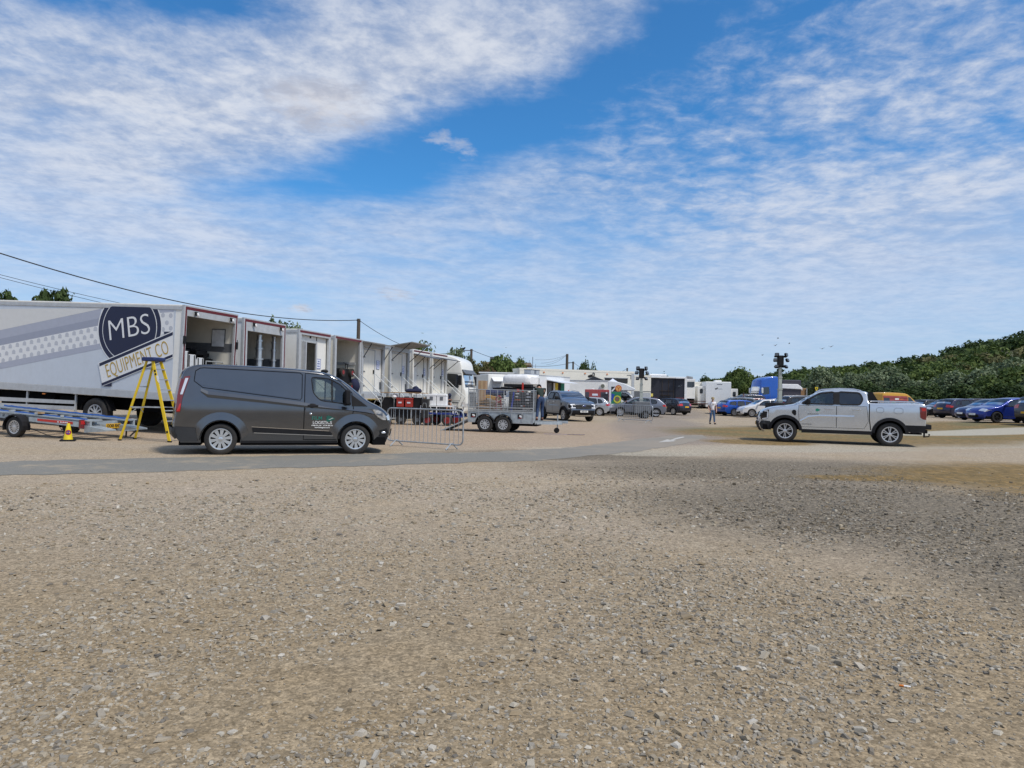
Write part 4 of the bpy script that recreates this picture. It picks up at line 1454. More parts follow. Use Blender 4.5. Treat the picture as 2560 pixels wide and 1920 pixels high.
 # five to eight: bulkheads with doors, lifted rear flaps
 cfg = [(12.27, 'fifth box lorry of the row, with a wide white door and grey door post', (c2(1818, 490), c2(1912, 490)), c2(1942, 615), c2(1960, 800), M_gframe),
   (15.46, 'sixth box lorry of the row, under a tilted grey canopy flap', (c2(2070, 525), c2(2155, 525)), c2(2166, 660), c2(2188, 815), M_gframe),
   (18.5, 'seventh box lorry of the row, white with a red edged lid and narrow twin doors', (c3(1545, 420), c3(1608, 420)), c3(1616, 556), None, M_white),
   (21.5, 'eighth box lorry of the row, beside the white lorry cab', (c3(1722, 428), c3(1800, 428)), c3(1811, 563), None, M_white)]
 for k, (s_, lb, op, nt_, vent, fm) in enumerate(cfg):
  W = 2.5
  root, M = lorry(s_, lb, W, 6.5, 1.42, 3.98, M_cream if k < 2 else M_white, 0, fm, k > 1, post=.15 if k < 2 else .1, hdr=.3)
  y0, y1, zt = rear_fill(root, M, op, M_white, W=W, z0=1.42, z1=3.98, post=.1, hdr=.3)
  d = MB().span((-.17, y0, 1.52), (-.125, y1, zt)).build('door', M_cream, root)
  mb = MB()
  for z in (1.8, 2.5, 3.2):
   mb.box((-.115, y0 + .05, z), (.03, .12, .05))
  mb.build('door_hinge', M_dframe, d)
  mb = MB().span((-.14, y1, 1.52), (-.11, y1 + .07, zt + .03))
  if k in (0, 1):
   mb.span((-.14, y0, zt), (-.11, y1, zt + .05))
  mb.build('door_post', M_gframe if k < 2 else M_dframe, root)
  MB().box((-.10, y1 - .12, 2.5), (.05, .05, .2)).build('door_handle', M_black, d)
  notice(root, M, nt_)
  if vent:
   a = plane_px(M, 0, -.14, vent)
   MB().box((-.13, a.y, a.z), (.02, .16, .36)).build('vent', M_dframe, root)
  # rear flap
  Rm = Matrix.Rotation(R((8, -9, 14, 10)[k]), 3, 'Y')
  wd = (.5, 1.2, .75, .85)[k]
  hz = (3.92, 3.95, 3.72, 3.72)[k]
  fl = MB().box(Vector((.02, W / 2, hz)) + Rm @ Vector((wd / 2, 0, 0)), (wd, W + .05, .05), Rm)
  fl.build('rear_flap', mat('canopy_grey', (.22, .215, .20), .7) if k < 2 else M_dframe, root)
  for y in (.08, W - .08):
   MB().cyl(Vector((.02, y, hz)) + Rm @ Vector((wd * .9, 0, 0)), (.02, y, hz - .75), .02).build('flap_stay', M_black, root)
  MB().span((.004, .05, 1.2), (.12, W, 1.42)).build('tail_lift', M_gframe, root)
  steps(root, 1.35 if k != 3 else 1.6, 1.45)
  wheels_lorry(root, W, (-2.2,))
# ------------------------------------------------------------------ tractor units
def tractor(label, loc, h, col, s=1.0, mirror_m=M_black, visor=True, grille_m=M_dframe, high=True, win_alpha=None):
 root = thing('tractor_unit', label, 'lorry cab', loc, h, None, s)
 top = 3.95 if high else 3.6
 prof = [(0.0, .62), (0.0, 1.6), (0, 2.9), (.0, top - .12), (.06, top - .02), (.4, top), (.9, top - .04), (1.5, top - .17), (1.95, top - .36), (2.10, top - .62), (2.15, 3.02), (2.18, 2.85), (2.24, 2.4), (2.34, 1.80),
   (2.42, 1.62), (2.46, 1.1), (2.46, .6), (2.40, .36), (2.3, .28)]
 sh = Shell(prof, W=1.24, belt=1.75, roof=top, tumble=.10, pf=(.16, .55), pr=(.02, .3), xr=None, xf=.98, rw=.5, ra=.62, sill=.55, r=.07, crown=.035, bulge=.11, step=.11, it=1, tuck=.01)
 win = resample(rnd([(2.0, 1.80), (1.94, 2.68), (1.16, 2.72), (1.14, 1.92)], .1), .14, True)
 gw = sh.run(2.10, 2.36, 1.84, 2.86)
 sh.body('body', col, root, [win], (gw,))
 sh.under(root)
 for sd in (1, -1):
  V, T = tri2d(win, [], .3)
  MB().add([sh.mp(v.x, v.y, sd, -.01) for v in V], T).build('window', M_glassd if win_alpha is None else win_alpha, root)
  mb = MB()
  fd = [(2.12, 2.74), (2.2, 1.7), (2.1, 1.05), (1.62, 1.0), (1.05, 1.2), (1.05, 2.76)]
  sh.ribbon(mb, fd, .018, sd, .004, True)
  d = mb.build('door_seam', M_dframe, root)
  MB().box((1.25, sd * (sh.Y(1.25, 1.35) + .02), 1.35), (.22, .04, .06)).build('door_handle', M_black, d)
  mb = MB().rbox((2.16, sd * 1.48, 2.30), (.16, .28, .62), .06).cyl((2.1, sd * 1.2, 2.55), (2.14, sd * 1.45, 2.5), .02).cyl((2.1, sd * 1.2, 2.1), (2.14, sd * 1.45, 2.1), .02)
  mb.build('mirror', mirror_m, root, smooth=True)
  mb = MB()
  sh.side(mb, [(2.2, .95), (2.42, .95), (2.42, .62), (2.24, .60)], sd, .012)
  g = sh.run(2.3, 9, .62, .95)
  sh.strip(mb, g, sd * .68, sd * 1.2, .012, 5)
  mb.build('headlight', M_clear, root, smooth=True)
  for z in (.62, .92):
   MB().box((1.78, sd * 1.2, z), (.42, .1, .05)).build('cab_step', M_dframe, root)
  MB().span((-3.4, sd * .95, .45), (-.1, sd * 1.2, 1.05)).build('side_fairing', col, root, bevel=.05)
 mb = MB()
 sh.strip(mb, gw, -.9, .9, -.003)
 mb.build('windscreen', M_glassw, root, smooth=True)
 mb = MB()
 sh.strip(mb, sh.run(2.3, 9, .62, 1.62), -.62, .62, .015)
 gr = mb.build('grille', grille_m, root, smooth=True)
 mb = MB()
 for z in (.75, .92, 1.09, 1.26, 1.43):
  i = min(range(sh.top, len(sh.P)), key=lambda k: abs(sh.P[k].y - z))
  mb.tube([sh.soff(i, -.6 + 1.2 * k / 8, .03) for k in range(9)], .022)
 mb.build('grille_bar', M_black, gr)
 if visor:
  mb = MB()
  for k in range(8):
   y0, y1 = -1.15 + 2.3 * k / 8, -1.15 + 2.3 * (k + 1) / 8
   xa = lambda y: 2.26 - .10 * (y / 1.15) ** 2
   mb.add([(xa(y0), y0, 2.98), (xa(y1), y1, 2.98), (xa(y1) + .24, y1, 2.72), (xa(y0) + .24, y0, 2.72)], [(0, 1, 2, 3)])
   mb.add([(xa(y0), y0, 2.95), (xa(y1), y1, 2.95), (xa(y1) + .24, y1, 2.68), (xa(y0) + .24, y0, 2.68)], [(0, 3, 2, 1)])
  mb.build('sun_visor', M_dframe, root, recalc=False)
 mb = MB().span((-3.6, -.45, .7), (0, .45, .98)).box((-2.4, 0, 1.08), (.9, .9, .12)).span((.1, -1.1, .98), (2.0, 1.1, 1.6))
 mb.build('chassis', M_under, root)
 MB().span((.9, -.9, 1.6), (1.3, .9, 2.2)).build('seat_row', M_seat, root)
 add_wheels(root, [(x, sd * 1.08, .5) for x in (.98, -2.5) for sd in (1, -1)], .5, .3, .29, 10, M_gframe, .2)
 return root
# ------------------------------------------------------------------ trailers, ladder, cone, barriers
def utility_trailer():
 mid = at(1235, 1081)
 h = R(-12)
 W = 1.65
 loc = mid + Vector((-math.sin(h), math.cos(h), 0)) * (W / 2 + .06)
 root = thing('mesh_trailer', 'galvanised twin axle trailer with a mesh cage and loaded gear', 'trailer', loc, h)
 M = Matrix.Translation(loc) @ Matrix.Rotation(h, 4, 'Z')
 x0, x1, zf, zs, zt = -1.1, 1.56, .45, .84, 1.70
 hw = W / 2
 for sd in (-1, 1):
  mb = MB()
  # panel with two wheel cutouts
  pl = [(x0, .40), (x0, zs), (x1, zs), (x1, .40)]
  for xc in (.37, -.37):
   pl += [(xc + .36 * math.cos(a), .40 + max(0, .30 * math.sin(a))) for a in [math.pi * k / 8 for k in range(9)]]
  mb.prism(pl, sd * hw, sd * (hw - .03), lambda u, v, w: Vector((u, w, v)))
  sp = mb.build('side_panel', M_galv, root)
  mb = MB()
  for x in np.linspace(x0, x1, 7):
   mb.box((x, sd * (hw + .012), .64), (.035, .02, .4))
  mb.span((x0, sd * hw - .02, zs - .03), (x1, sd * hw + .025, zs + .02)).span((x0, sd * hw - .01, .38), (x1, sd * hw + .02, .42))
  mb.build('panel_rib', M_steel, sp)
  if sd < 0:
   for x in (x0 + .22, 1.05):
    o = MB().box((x, -hw - .008, .66), (.22, .012, .17)).build('maker_sign', M_black, sp)
    MB().ell((x + .01, -hw - .016, .66), (.07, .006, .04), rot=Matrix.Rotation(R(25), 3, 'Y')).build('sign_emblem', M_txtw, o)
    MB().box((x - .01, -hw - .016, .60), (.12, .006, .02)).build('sign_strip', M_redl, o)
  # mesh cage side
  mb = MB()
  for x in (x0, x0 + .42, x0 + .9, x0 + 1.18, x0 + 1.46, x0 + 1.62, x1):
   mb.cyl((x, sd * hw, zs), (x, sd * hw, zt), .016, n=6)
  for z in (zs + .05, zt, zs + .15):
   mb.cyl((x0, sd * hw, z), (x1, sd * hw, z), .017, n=6)
  cf = mb.build('cage_frame', M_steel, root)
  mb = MB()
  for x in np.arange(x0, x1, .065):
   mb.box((x, sd * hw, (zs + zt) / 2), (.006, .006, zt - zs))
  for z in np.arange(zs, zt, .065):
   mb.box(((x0 + x1) / 2, sd * hw, z), (x1 - x0, .006, .006))
  mb.build('cage_mesh', M_steel, cf)
 for x in (x0, x1):
  mb = MB()
  for y in np.arange(-hw, hw, .065):
   mb.box((x, y, (zs + zt) / 2), (.006, .006, zt - zs))
  for z in np.arange(zs, zt, .065):
   mb.box((x, 0, z), (.006, W, .006))
  for y in (-hw, 0, hw):
   mb.cyl((x, y, .42), (x, y, zt + .1), .02, n=6)
  mb.cyl((x, -hw, zt), (x, hw, zt), .017, n=6)
  mb.build('end_mesh', M_steel, root)
 MB().span((x1 - .01, -hw, .42), (x1 + .02, hw, zs)).build('front_board', M_galv, root)
 MB().span((x0, -hw + .03, zf - .03), (x1, hw - .03, zf)).build('floor', M_wood, root)
 MB().span((x0 + .1, -.6, .28), (x1 + .1, .6, .40)).build('chassis', M_under, root)
 for sd in (-1, 1):
  mb = MB()
  for xc in (.37, -.37):
   for k in range(10):
    a, b = R(5 + 17 * k), R(5 + 17 * (k + 1))
    q = [(xc + .375 * math.cos(t), .33 + .375 * math.sin(t)) for t in (a, b)]
    mb.add([(q[0][0], sd * (hw + .16), q[0][1]), (q[1][0], sd * (hw + .16), q[1][1]), (q[1][0], sd * (hw - .06), q[1][1]), (q[0][0], sd * (hw - .06), q[0][1])], [(0, 1, 2, 3)])
    r2 = [(xc + .41 * math.cos(t), .33 + .41 * math.sin(t)) for t in (a, b)]
    mb.add([(q[0][0], sd * (hw + .16), q[0][1]), (q[1][0], sd * (hw + .16), q[1][1]), (r2[1][0], sd * (hw + .15), r2[1][1]), (r2[0][0], sd * (hw + .15), r2[0][1])], [(0, 1, 2, 3)])
  mb.build('mudguard', M_black, root, recalc=False)
 add_wheels(root, [(x, sd * (hw + .05), .325) for x in (.37, -.37) for sd in (-1, 1)], .325, .2, .19, 10, M_gframe, .22)
 hx = 2.62
 mb = MB()
 for y in (-.6, .6):
  mb.box(((x1 + hx) / 2, y * .5, .42), (hx - x1 + .1, .07, .12), Matrix.Rotation(math.atan2(-y, hx - x1), 3, 'Z'))
 mb.box((hx + .02, 0, .46), (.4, .10, .1))
 mb.build('drawbar', M_galv, root)
 mb = MB().cyl((hx - .22, .12, .2), (hx - .22, .12, .75), .025)
 jb = mb.build('jockey_stand', M_steel, root)
 MB().lathe([(-.03, .06), (-.03, .11), (.03, .11), (.03, .06)], 'Y', (hx - .25, .12, .115), 18).build('jockey_wheel', M_tyre, jb, smooth=True)
 # loading ramp let down at the tail
 Rm = Matrix.Rotation(R(-24), 3, 'Y')
 MB().box((x0 - .62, -.1, .235), (1.22, 1.3, .05), Rm).build('ramp', M_steel, root)
 # cargo (each its own thing)
 def put(name, lb, cat, x, y, z=zf + .005, rz=0):
  return thing(name, lb, cat, M @ Vector((x, y, z)), h + rz)
 t = put('case_stack', 'tall rack of black storage trays strapped in the front half of the mesh trailer', 'storage rack', 1.0, 0)
 mb = MB().span((-.48, -.7, 0), (.5, .7, 1.18))
 mb.build('rack_body', M_black, t, bevel=.02)
 rr = random.Random(5)
 for k in range(9):
  z = .10 + .12 * k
  o = MB().span((-.46, -.73, z), (.48, -.7, z + .09)).build('tray', mat('tray_dark', (.028, .028, .034), .45), t)
  for q in range(2):
   x = rr.uniform(-.4, .3)
   MB().span((x, -.735, z + .03), (x + rr.uniform(.05, .22), -.73, z + .065)).build('tray_label', (M_txtw, M_paper, mat('orange_label', (.5, .12, .03), .6))[rr.randrange(3)], o)
 mb = MB().box((-.33, -.74, .58), (.06, .01, 1.2), Matrix.Rotation(R(7), 3, 'Y'))
 mb.build('blue_strap', mat('strap_blue', (.02, .05, .42), .6), t)
 t = put('tripod_bundle', 'black tripods and folded stands laid across the top of the tray rack', 'tripod bundle', .75, -.2, zf + 1.2)
 mb = MB()
 for k in range(7):
  y = -.4 + .12 * k
  mb.cyl((-.62, y, .05 + .05 * (k % 3)), (.75, y + rr.uniform(-.1, .1), .06 + .06 * ((k + 1) % 3)), .035, n=8)
 mb.box((.1, -.1, .24), (1.1, .5, .12))
 mb.build('tripod_leg', M_black, t, smooth=True)
 MB().span((.3, -.47, -.02), (.36, -.41, .36)).span((.1, -.5, .0), (.2, -.46, .1)).build('red_strap', mat('strap_red', (.5, .03, .02), .6), t)
 t = put('cardboard_box', 'tall brown cardboard box standing at the tail of the mesh trailer', 'box', -.78, .2)
 MB().span((-.16, -.16, 0), (.16, .16, 1.62)).build('carton', M_card, t, bevel=.006)
 MB().span((-.04, -.165, 0), (.04, -.16, 1.62)).build('packing_tape', mat('parcel_tape', (.5, .36, .2), .3), t)
 t = put('plywood_stack', 'stack of plywood offcuts and yellow boards in the rear half of the mesh trailer', 'boards', -.35, -.2)
 mb = MB()
 for k in range(8):
  mb.box((rr.uniform(-.12, .12), rr.uniform(-.1, .1), .45 + .055 * k), (.95, .6, .04), Matrix.Rotation(R(rr.uniform(-9, 9)), 3, 'Z') @ Matrix.Rotation(R(rr.uniform(-6, 6)), 3, 'Y'))
 mb.build('board', M_wood, t)
 MB().box((.15, -.2, .93), (.5, .4, .12), Matrix.Rotation(R(12), 3, 'Y')).build('yellow_board', mat('ochre_foam', (.50, .27, .05), .8), t)
 mb = MB()
 for k in range(3):
  mb.span((-.45, -.35 + .04 * k, .1 + .11 * k), (.45, .3, .17 + .11 * k))
 mb.build('dark_pallet', mat('dark_timber', (.10, .075, .05), .8), t)
 t = put('tarpaulin_roll', 'rolled blue tarpaulin lying on the boards in the mesh trailer', 'tarpaulin', -.2, .2, zf + 1.0)
 MB().tube([(-.5, 0, .12), (-.2, .02, .15), (.1, -.02, .13), (.42, .01, .16)], [.12, .15, .14, .11], 10).build('roll', mat('tarp_blue', (.015, .03, .12), .6), t, smooth=True)
 MB().cyl((-.15, .03, .30), (.25, -.02, .32), .05, n=8).build('black_tube', M_black, t)
 t = put('red_hose', 'red hose coil hung on the side gate of the mesh trailer', 'hose', .12, -.72, zf + .5)
 mb = MB()
 mb.tube([(.0 + .10 * math.cos(a), 0, .38 + .12 * math.sin(a)) for a in [k * .5 for k in range(13)]], .035, 7)
 mb.tube([(-.08, 0, .3), (-.1, 0, .0), (-.05, 0, -.2)], .022).tube([(.1, 0, .3), (.12, 0, -.1), (.08, 0, -.22)], .022)
 mb.build('hose', mat('hose_red', (.40, .02, .02), .5), t, smooth=True)
 t = put('plastic_sack', 'white and pink plastic sacks on the floor of the mesh trailer', 'sack', -.35, -.62)
 MB().ell((-.15, 0, .14), (.24, .14, .16), f=lambda p: p * (1 + .12 * math.sin(14 * p.x + 9 * p.z))).build('pink_sack', mat('sack_pink', (.5, .36, .32), .6), t, smooth=True)
 MB().ell((.26, 0, .12), (.14, .13, .14), f=lambda p: p * (1 + .15 * math.sin(17 * p.x + 11 * p.z))).build('white_sack', M_txtw, t, smooth=True)
 # blue strap on the ground by the jockey wheel
 p = at(1420, 1087)
 t = thing('ground_strap', 'blue strap lying on the gravel in front of the mesh trailer', 'strap', p, R(3))
 mb = MB()
 pts = [Vector((-.95 + .1 * k, .05 * math.sin(k * 1.3), .012 + .012 * (k % 2))) for k in range(17)]
 for a, b in zip(pts[:-1], pts[1:]):
  mb.add([a + Vector((0, -.035, 0)), b + Vector((0, -.035, 0)), b + Vector((0, .04, 0)), a + Vector((0, .04, 0))], [(0, 1, 2, 3)])
 for a, b in zip(pts[9:-1], pts[10:]):
  mb.add([a + Vector((0, -.16, .01)), b + Vector((0, -.13, .02)), b + Vector((0, -.05, .0)), a + Vector((0, -.06, .0))], [(0, 1, 2, 3)])
 mb.build('strap_web', mat('strap_blue', (.02, .05, .42), .6), t, recalc=False)
 return M, x1, hw
def flat_trailer():
 a = at(40, 1093)
 h = TRH
 u = Vector((math.cos(h), math.sin(h), 0))
 loc = a + u * 2.19
 root = thing('car_trailer', 'low galvanised car trailer with blue ratchet straps parked in front of the nearest lorry', 'trailer', loc, h)
 W = 1.8
 zd = lambda x: .52 - .055 * x   # deck height, rising forward
 mb = MB()
 for y in (.16, W - .1):
  mb.prism([(-5.2, zd(-5.2) - .16), (-5.2, zd(-5.2)), (.2, zd(.2)), (.2, zd(.2) - .16)], y, y + .06, lambda u, v, w: Vector((u, w, v)))
  mb.prism([(-5.2, zd(-5.2) + .0), (-5.2, zd(-5.2) + .03), (.2, zd(.2) + .03), (.2, zd(.2) + .0)], y - .05, y + .12, lambda u, v, w: Vector((u, w, v)))
 for x in np.arange(-5.1, .2, .55):
  mb.span((x, .16, zd(x) - .12), (x + .08, W - .05, zd(x) - .03))
 mb.build('frame', M_galv, root)
 mb = MB()
 for y in (.3, W - .42):
  mb.prism([(-5.2, zd(-5.2) - .02), (-5.2, zd(-5.2) + .01), (.2, zd(.2) + .01), (.2, zd(.2) - .02)], y, y + .34, lambda u, v, w: Vector((u, w, v)))
 mb.build('deck', mat('deck_plate', (.30, .34, .37), .5, .4, var=.25, scale=14), root)
 # straps
 rr = random.Random(9)
 for y in (.24, W - .2):
  mb = MB()
  pts = [Vector((-4.6 + .14 * k, y + rr.uniform(-.02, .02), zd(-4.6 + .14 * k) + .045 + rr.uniform(-.008, .012))) for k in range(34)]
  for p, q in zip(pts[:-1], pts[1:]):
   n = Vector((0, .012, .022))
   mb.add([p - n, q - n, q + n, p + n], [(0, 1, 2, 3)])
  mb.build('ratchet_strap', mat('ratchet_blue', (.02, .08, .28), .55), root, recalc=False)
 mb = MB()
 for k in range(5):
  x = -4.4 + .9 * k
  mb.box((x, .2, zd(x) + .07), (.14, .08, .06), Matrix.Rotation(rr.uniform(0, 3), 3, 'Z'))
 mb.build('strap_buckle', M_steel, root)
 MB().box((-1.62, .22, zd(-1.62) + .09), (.22, .12, .05)).build('wood_chock', M_wood, root)
 # side bar, lights, wheel
 mb = MB().prism([(-1.75, .46), (-1.75, .58), (-.02, .50), (-.02, .36)], .0, .03, lambda u, v, w: Vector((u, w, v)))
 sbar = mb.build('side_bar', M_galv, root)
 MB().prism([(-1.45, .485), (-1.45, .55), (-.22, .495), (-.22, .425)], -.006, -.001, lambda u, v, w: Vector((u, w, v))).build('red_reflector', M_redl, sbar)
 for x in (-.72, -.62, -.54, -.47, -.41):
  MB().box((x, -.009, .478 - .03 * (x + .72)), (.05, .004, .028)).build('white_mark', M_txtw, sbar)
 for y in (.02, W - .12):
  o = MB().box((0.02, y + .05, .44), (.06, .15, .24)).build('tail_light', M_redd, root)
  MB().box((.055, y + .05, .48), (.012, .13, .1)).build('red_lens', M_redl, o)
 MB().span((-.05, .1, .30), (.02, W - .1, .42)).build('rear_beam', M_galv, root)
 Rm = Matrix.Rotation(R(10), 3, 'Y')
 mb = MB().prism([(.05, .20), (.05, .40), (.75, .30), (.75, .26)], .12, .5, lambda u, v, w: Vector((u, w, v)))
 mb.prism([(.05, .20), (.05, .40), (.75, .30), (.75, .26)], W - .55, W - .15, lambda u, v, w: Vector((u, w, v)))
 mb.build('loading_ramp', M_galv, root)
 pl = MB().box((.12, 1.05, .36), (.012, .52, .14)).build('number_plate', M_ply, root)
 text_mesh('OO05 RNT', 'lettering', M_txt, pl, frame(Vector((.13, 1.05, .36)), (0, 1, 0), (0, 0, 1)), .125, .78, .004, bold=.003)
 mb = MB().tube([(-1.95, .12, .30), (-1.2, .08, .10), (-.75, .06, .04), (-.55, .06, .12), (-.7, .06, .30), (-.4, .06, .16), (-.05, .06, .28)], .010, 6)
 mb.build('brake_cable', M_black, root)
 MB().box((-3.0, .0, .52), (.22, .03, .06)).build('marker_light', M_amber, root)
 tb, rb = wheel_meshes(.29, .18, .185, 14, None, .16)
 for x in (-2.19,):
  for y, f in ((.0, math.pi), (W, 0)):
   t = tb.build('wheel', M_tyre, root, smooth=True, loc=(x, y + (-.0 if f else 0), .29))
   t.rotation_euler = (0, 0, f)
   rb.build('rim', M_alloy, t, smooth=True)
 for y0 in (-.12, W - .1):
  mb = MB()
  pts = [(-2.19 + .37 * math.cos(a), .29 + .36 * math.sin(a)) for a in [R(-15 + 21 * k) for k in range(11)]]
  q = [(-2.19 + .34 * math.cos(a), .29 + .33 * math.sin(a)) for a in [R(-15 + 21 * k) for k in range(11)]]
  for i in range(10):
   mb.add([(pts[i][0], y0, pts[i][1]), (pts[i + 1][0], y0, pts[i + 1][1]), (pts[i + 1][0], y0 + .24, pts[i + 1][1]), (pts[i][0], y0 + .24, pts[i][1])], [(0, 1, 2, 3)])
   mb.add([(pts[i][0], y0, pts[i][1]), (pts[i + 1][0], y0, pts[i + 1][1]), (q[i + 1][0], y0 - .01, q[i + 1][1]), (q[i][0], y0 - .01, q[i][1])], [(0, 1, 2, 3)])
  mb.build('mudguard', M_black, root, recalc=False)
def stepladder():
 A, B = at(298, 1101.5), at(424, 1106)
 ax = (B - A)
 L = ax.length
 ax.normalize()
 w = Vector((-ax.y, ax.x, 0))
 o = (A + B) / 2
 h = math.atan2(ax.y, ax.x)
 root = thing('stepladder', 'tall yellow fibreglass stepladder with a dark blue top standing in front of the first lorry', 'stepladder', o, h)
 H = 2.28
 f0 = L / 2
 tops = Vector((.06, .0, H - .05))
 wb, wt = .66, .34
 mb = MB()
 def rail(x0, y0, x1, y1, wd, th, name):
  a, b = Vector((x0, y0, 0)), Vector((x1, y1, H - .06))
  d = (b - a).normalized()
  s = Vector((0, 1, 0))
  n = d.cross(s).normalized()
  s = n.cross(d)
  V = []
  for p in (a, b):
   for q, r in ((-1, -1), (1, -1), (1, 1), (-1, 1)):
    V.append(p + n * wd / 2 * q + s * th / 2 * r)
  return MB().add(V, [(0, 1, 2, 3), (7, 6, 5, 4), (0, 4, 5, 1), (1, 5, 6, 2), (2, 6, 7, 3), (3, 7, 4, 0)]).build(name, M_yellow, root, bevel=.006)
 for y0, y1 in ((0, .12), (wb, .12 + wt)):
  r = rail(f0, y0, .10, y1, .085, .035, 'front_rail')
  MB().box((f0, y0, .02), (.11, .05, .04)).build('foot', M_black, r)
 for y0, y1 in ((.02, .14), (wb - .02, .10 + wt)):
  r = rail(-f0, y0, -.10, y1, .06, .035, 'rear_rail')
  MB().box((-f0, y0, .02), (.08, .05, .04)).build('foot', M_black, r)
 for k in range(1, 8):
  t = k / 8
  x = f0 + (.10 - f0) * t
  y0, y1 = .12 * t, wb + (.12 + wt - wb) * t
  MB().box((x, (y0 + y1) / 2, t * H), (.09, y1 - y0, .025)).build('tread', M_steel, root)
 for t in (.12, .40, .66, .88):
  x = -f0 + (-.10 + f0) * t
  y0, y1 = .02 + .12 * t, wb - .02 + (.12 + wt - wb) * t
  MB().box((x, (y0 + y1) / 2, t * H), (.03, y1 - y0, .03)).build('brace', M_steel, root)
 t = .40
 xr_, xf_ = -f0 + (-.10 + f0) * t, f0 + (.10 - f0) * t
 t = .40
 for y in (.06, wb - .1):
  MB().box(((xr_ + xf_) / 2, y, t * H + .03), (xf_ - xr_, .02, .025)).build('spreader', M_steel, root)
 mb = MB()
 mb.tube([(-f0 * .64, .06, .78), (-f0 * .60, wb / 2 - .1, .88)], .01).tube([(-f0 * .64, wb - .08, .78), (-f0 * .60, wb / 2 + .1, .88)], .01)
 mb.build('brace', M_steel, root)
 for y in (.12, wb - .14):
  MB().tube([(-f0 + .12, y, .26), (-f0 + .02, y + (.12 if y < .3 else -.12), .10)], .022).build('lower_brace', M_black, root)
 MB().rbox((0, .29, H - .01), (.40, .50, .11), .03).build('top_cap', mat('cap_blue', (.012, .025, .11), .5), root, smooth=True)
 mb = MB()
 for z, s_ in ((1.95, .06), (1.86, .05), (.28, .06)):
  x = f0 + (.10 - f0) * z / H
  y = .12 * z / H
  mb.box((x, y - .02, z), (.05, .006, s_), Matrix.Rotation(R(-14), 3, 'Y'))
 mb.build('warning_sticker', M_black, root)
 MB().box((.30, .075, 1.72), (.055, .006, .2), Matrix.Rotation(R(-14), 3, 'Y')).build('label_sticker', M_txtw, root)
def cone():
 p = at(170, 1102.5)
 root = thing('traffic_cone', 'small yellow no waiting cone on a black base in front of the car trailer', 'traffic cone', p, R(25))
 mb = MB().rbox((0, 0, .022), (.36, .36, .044), .02)
 mb.build('base', M_black, root, smooth=True)
 MB().lathe([(.04, .118), (.06, .112), (.44, .042), (.475, .035), (.478, .0)], 'Z', n=28, close=False).build('cone_body', mat('cone_yellow', (.72, .55, .01), .45), root, smooth=True)
 pv = Vector((-p.x, -p.y, 0)).normalized()
 al = math.atan2(pv.y, pv.x) - R(25)
 # round emblem lies on the cone facing the road
 def ring(r0, r1, off, m, nm):
  mb = MB()
  n = 28
  zc = .235
  for k in range(n):
   q = []
   for t, r in ((k, r0), (k + 1, r0), (k + 1, r1), (k, r1)):
    a = 2 * math.pi * t / n
    z = zc + r * math.sin(a)
    rad = .112 - (z - .06) * .07 / .38 + off
    b = al + math.asin(max(-.98, min(.98, r * math.cos(a) / rad)))
    q.append(Vector((rad * math.cos(b), rad * math.sin(b), z)))
   mb.add(q, [(0, 1, 2, 3)])
  mb.build(nm, m, root, recalc=False)
 ring(.0, .05, .003, mat('sign_blue', (.02, .04, .30), .4), 'sign_centre')
 ring(.045, .068, .004, mat('sign_red', (.36, .015, .03), .4), 'sign_ring')
 mb = MB()
 zc = .235
 for k in range(6):
  q = []
  for dz, dx in ((-.05 + .0167 * k, -.008), (-.05 + .0167 * k, .008), (-.05 + .0167 * (k + 1), .008), (-.05 + .0167 * (k + 1), -.008)):
   z = zc + dz
   rad = .112 - (z - .06) * .07 / .38 + .005
   b = al + math.asin((-dz + dx) / rad)
   q.append(Vector((rad * math.cos(b), rad * math.sin(b), z)))
  mb.add(q, [(0, 1, 2, 3)])
 mb.build('sign_bar', mat('sign_red', (.36, .015, .03), .4), root, recalc=False)
def barrier(pl, pr, label, length=2.35, inset=.36, sc=1.0):
 a, b = at(*pl), at(*pr)
 h = math.atan2(b.y - a.y, b.x - a.x)
 d = (b - a).length
 L = d + 2 * inset
 root = thing('crowd_barrier', label, 'barrier', (a + b) / 2, h)
 r = .14
 z0, z1 = .14, 1.06 * sc
 x0, x1 = -L / 2, L / 2
 pts = []
 for cx, cz, a0 in ((x1 - r, z1 - r, 0), (x0 + r, z1 - r, 90), (x0 + r, z0 + r, 180), (x1 - r, z0 + r, 270)):
  for k in range(5):
   t = R(a0 + 22.5 * k)
   pts.append((cx + r * math.cos(t), 0, cz + r * math.sin(t)))
 MB().tube(pts, .021, 8, True).build('frame', M_steel, root, smooth=True)
 mb = MB()
 n = 18
 for k in range(1, n):
  x = x0 + L * k / n
  mb.cyl((x, 0, z0), (x, 0, z1), .0075, n=6)
 mb.build('bars', M_steel, root, smooth=True)
 for x in (-d / 2, d / 2):
  mb = MB().tube([(x, -.27, 0.01), (x, -.04, z0 + .02)], .019).tube([(x, .27, 0.01), (x, .04, z0 + .02)], .019).cyl((x, -.04, z0 + .02), (x, .04, z0 + .02), .02)
  mb.build('foot', M_steel, root, smooth=True)
 return root
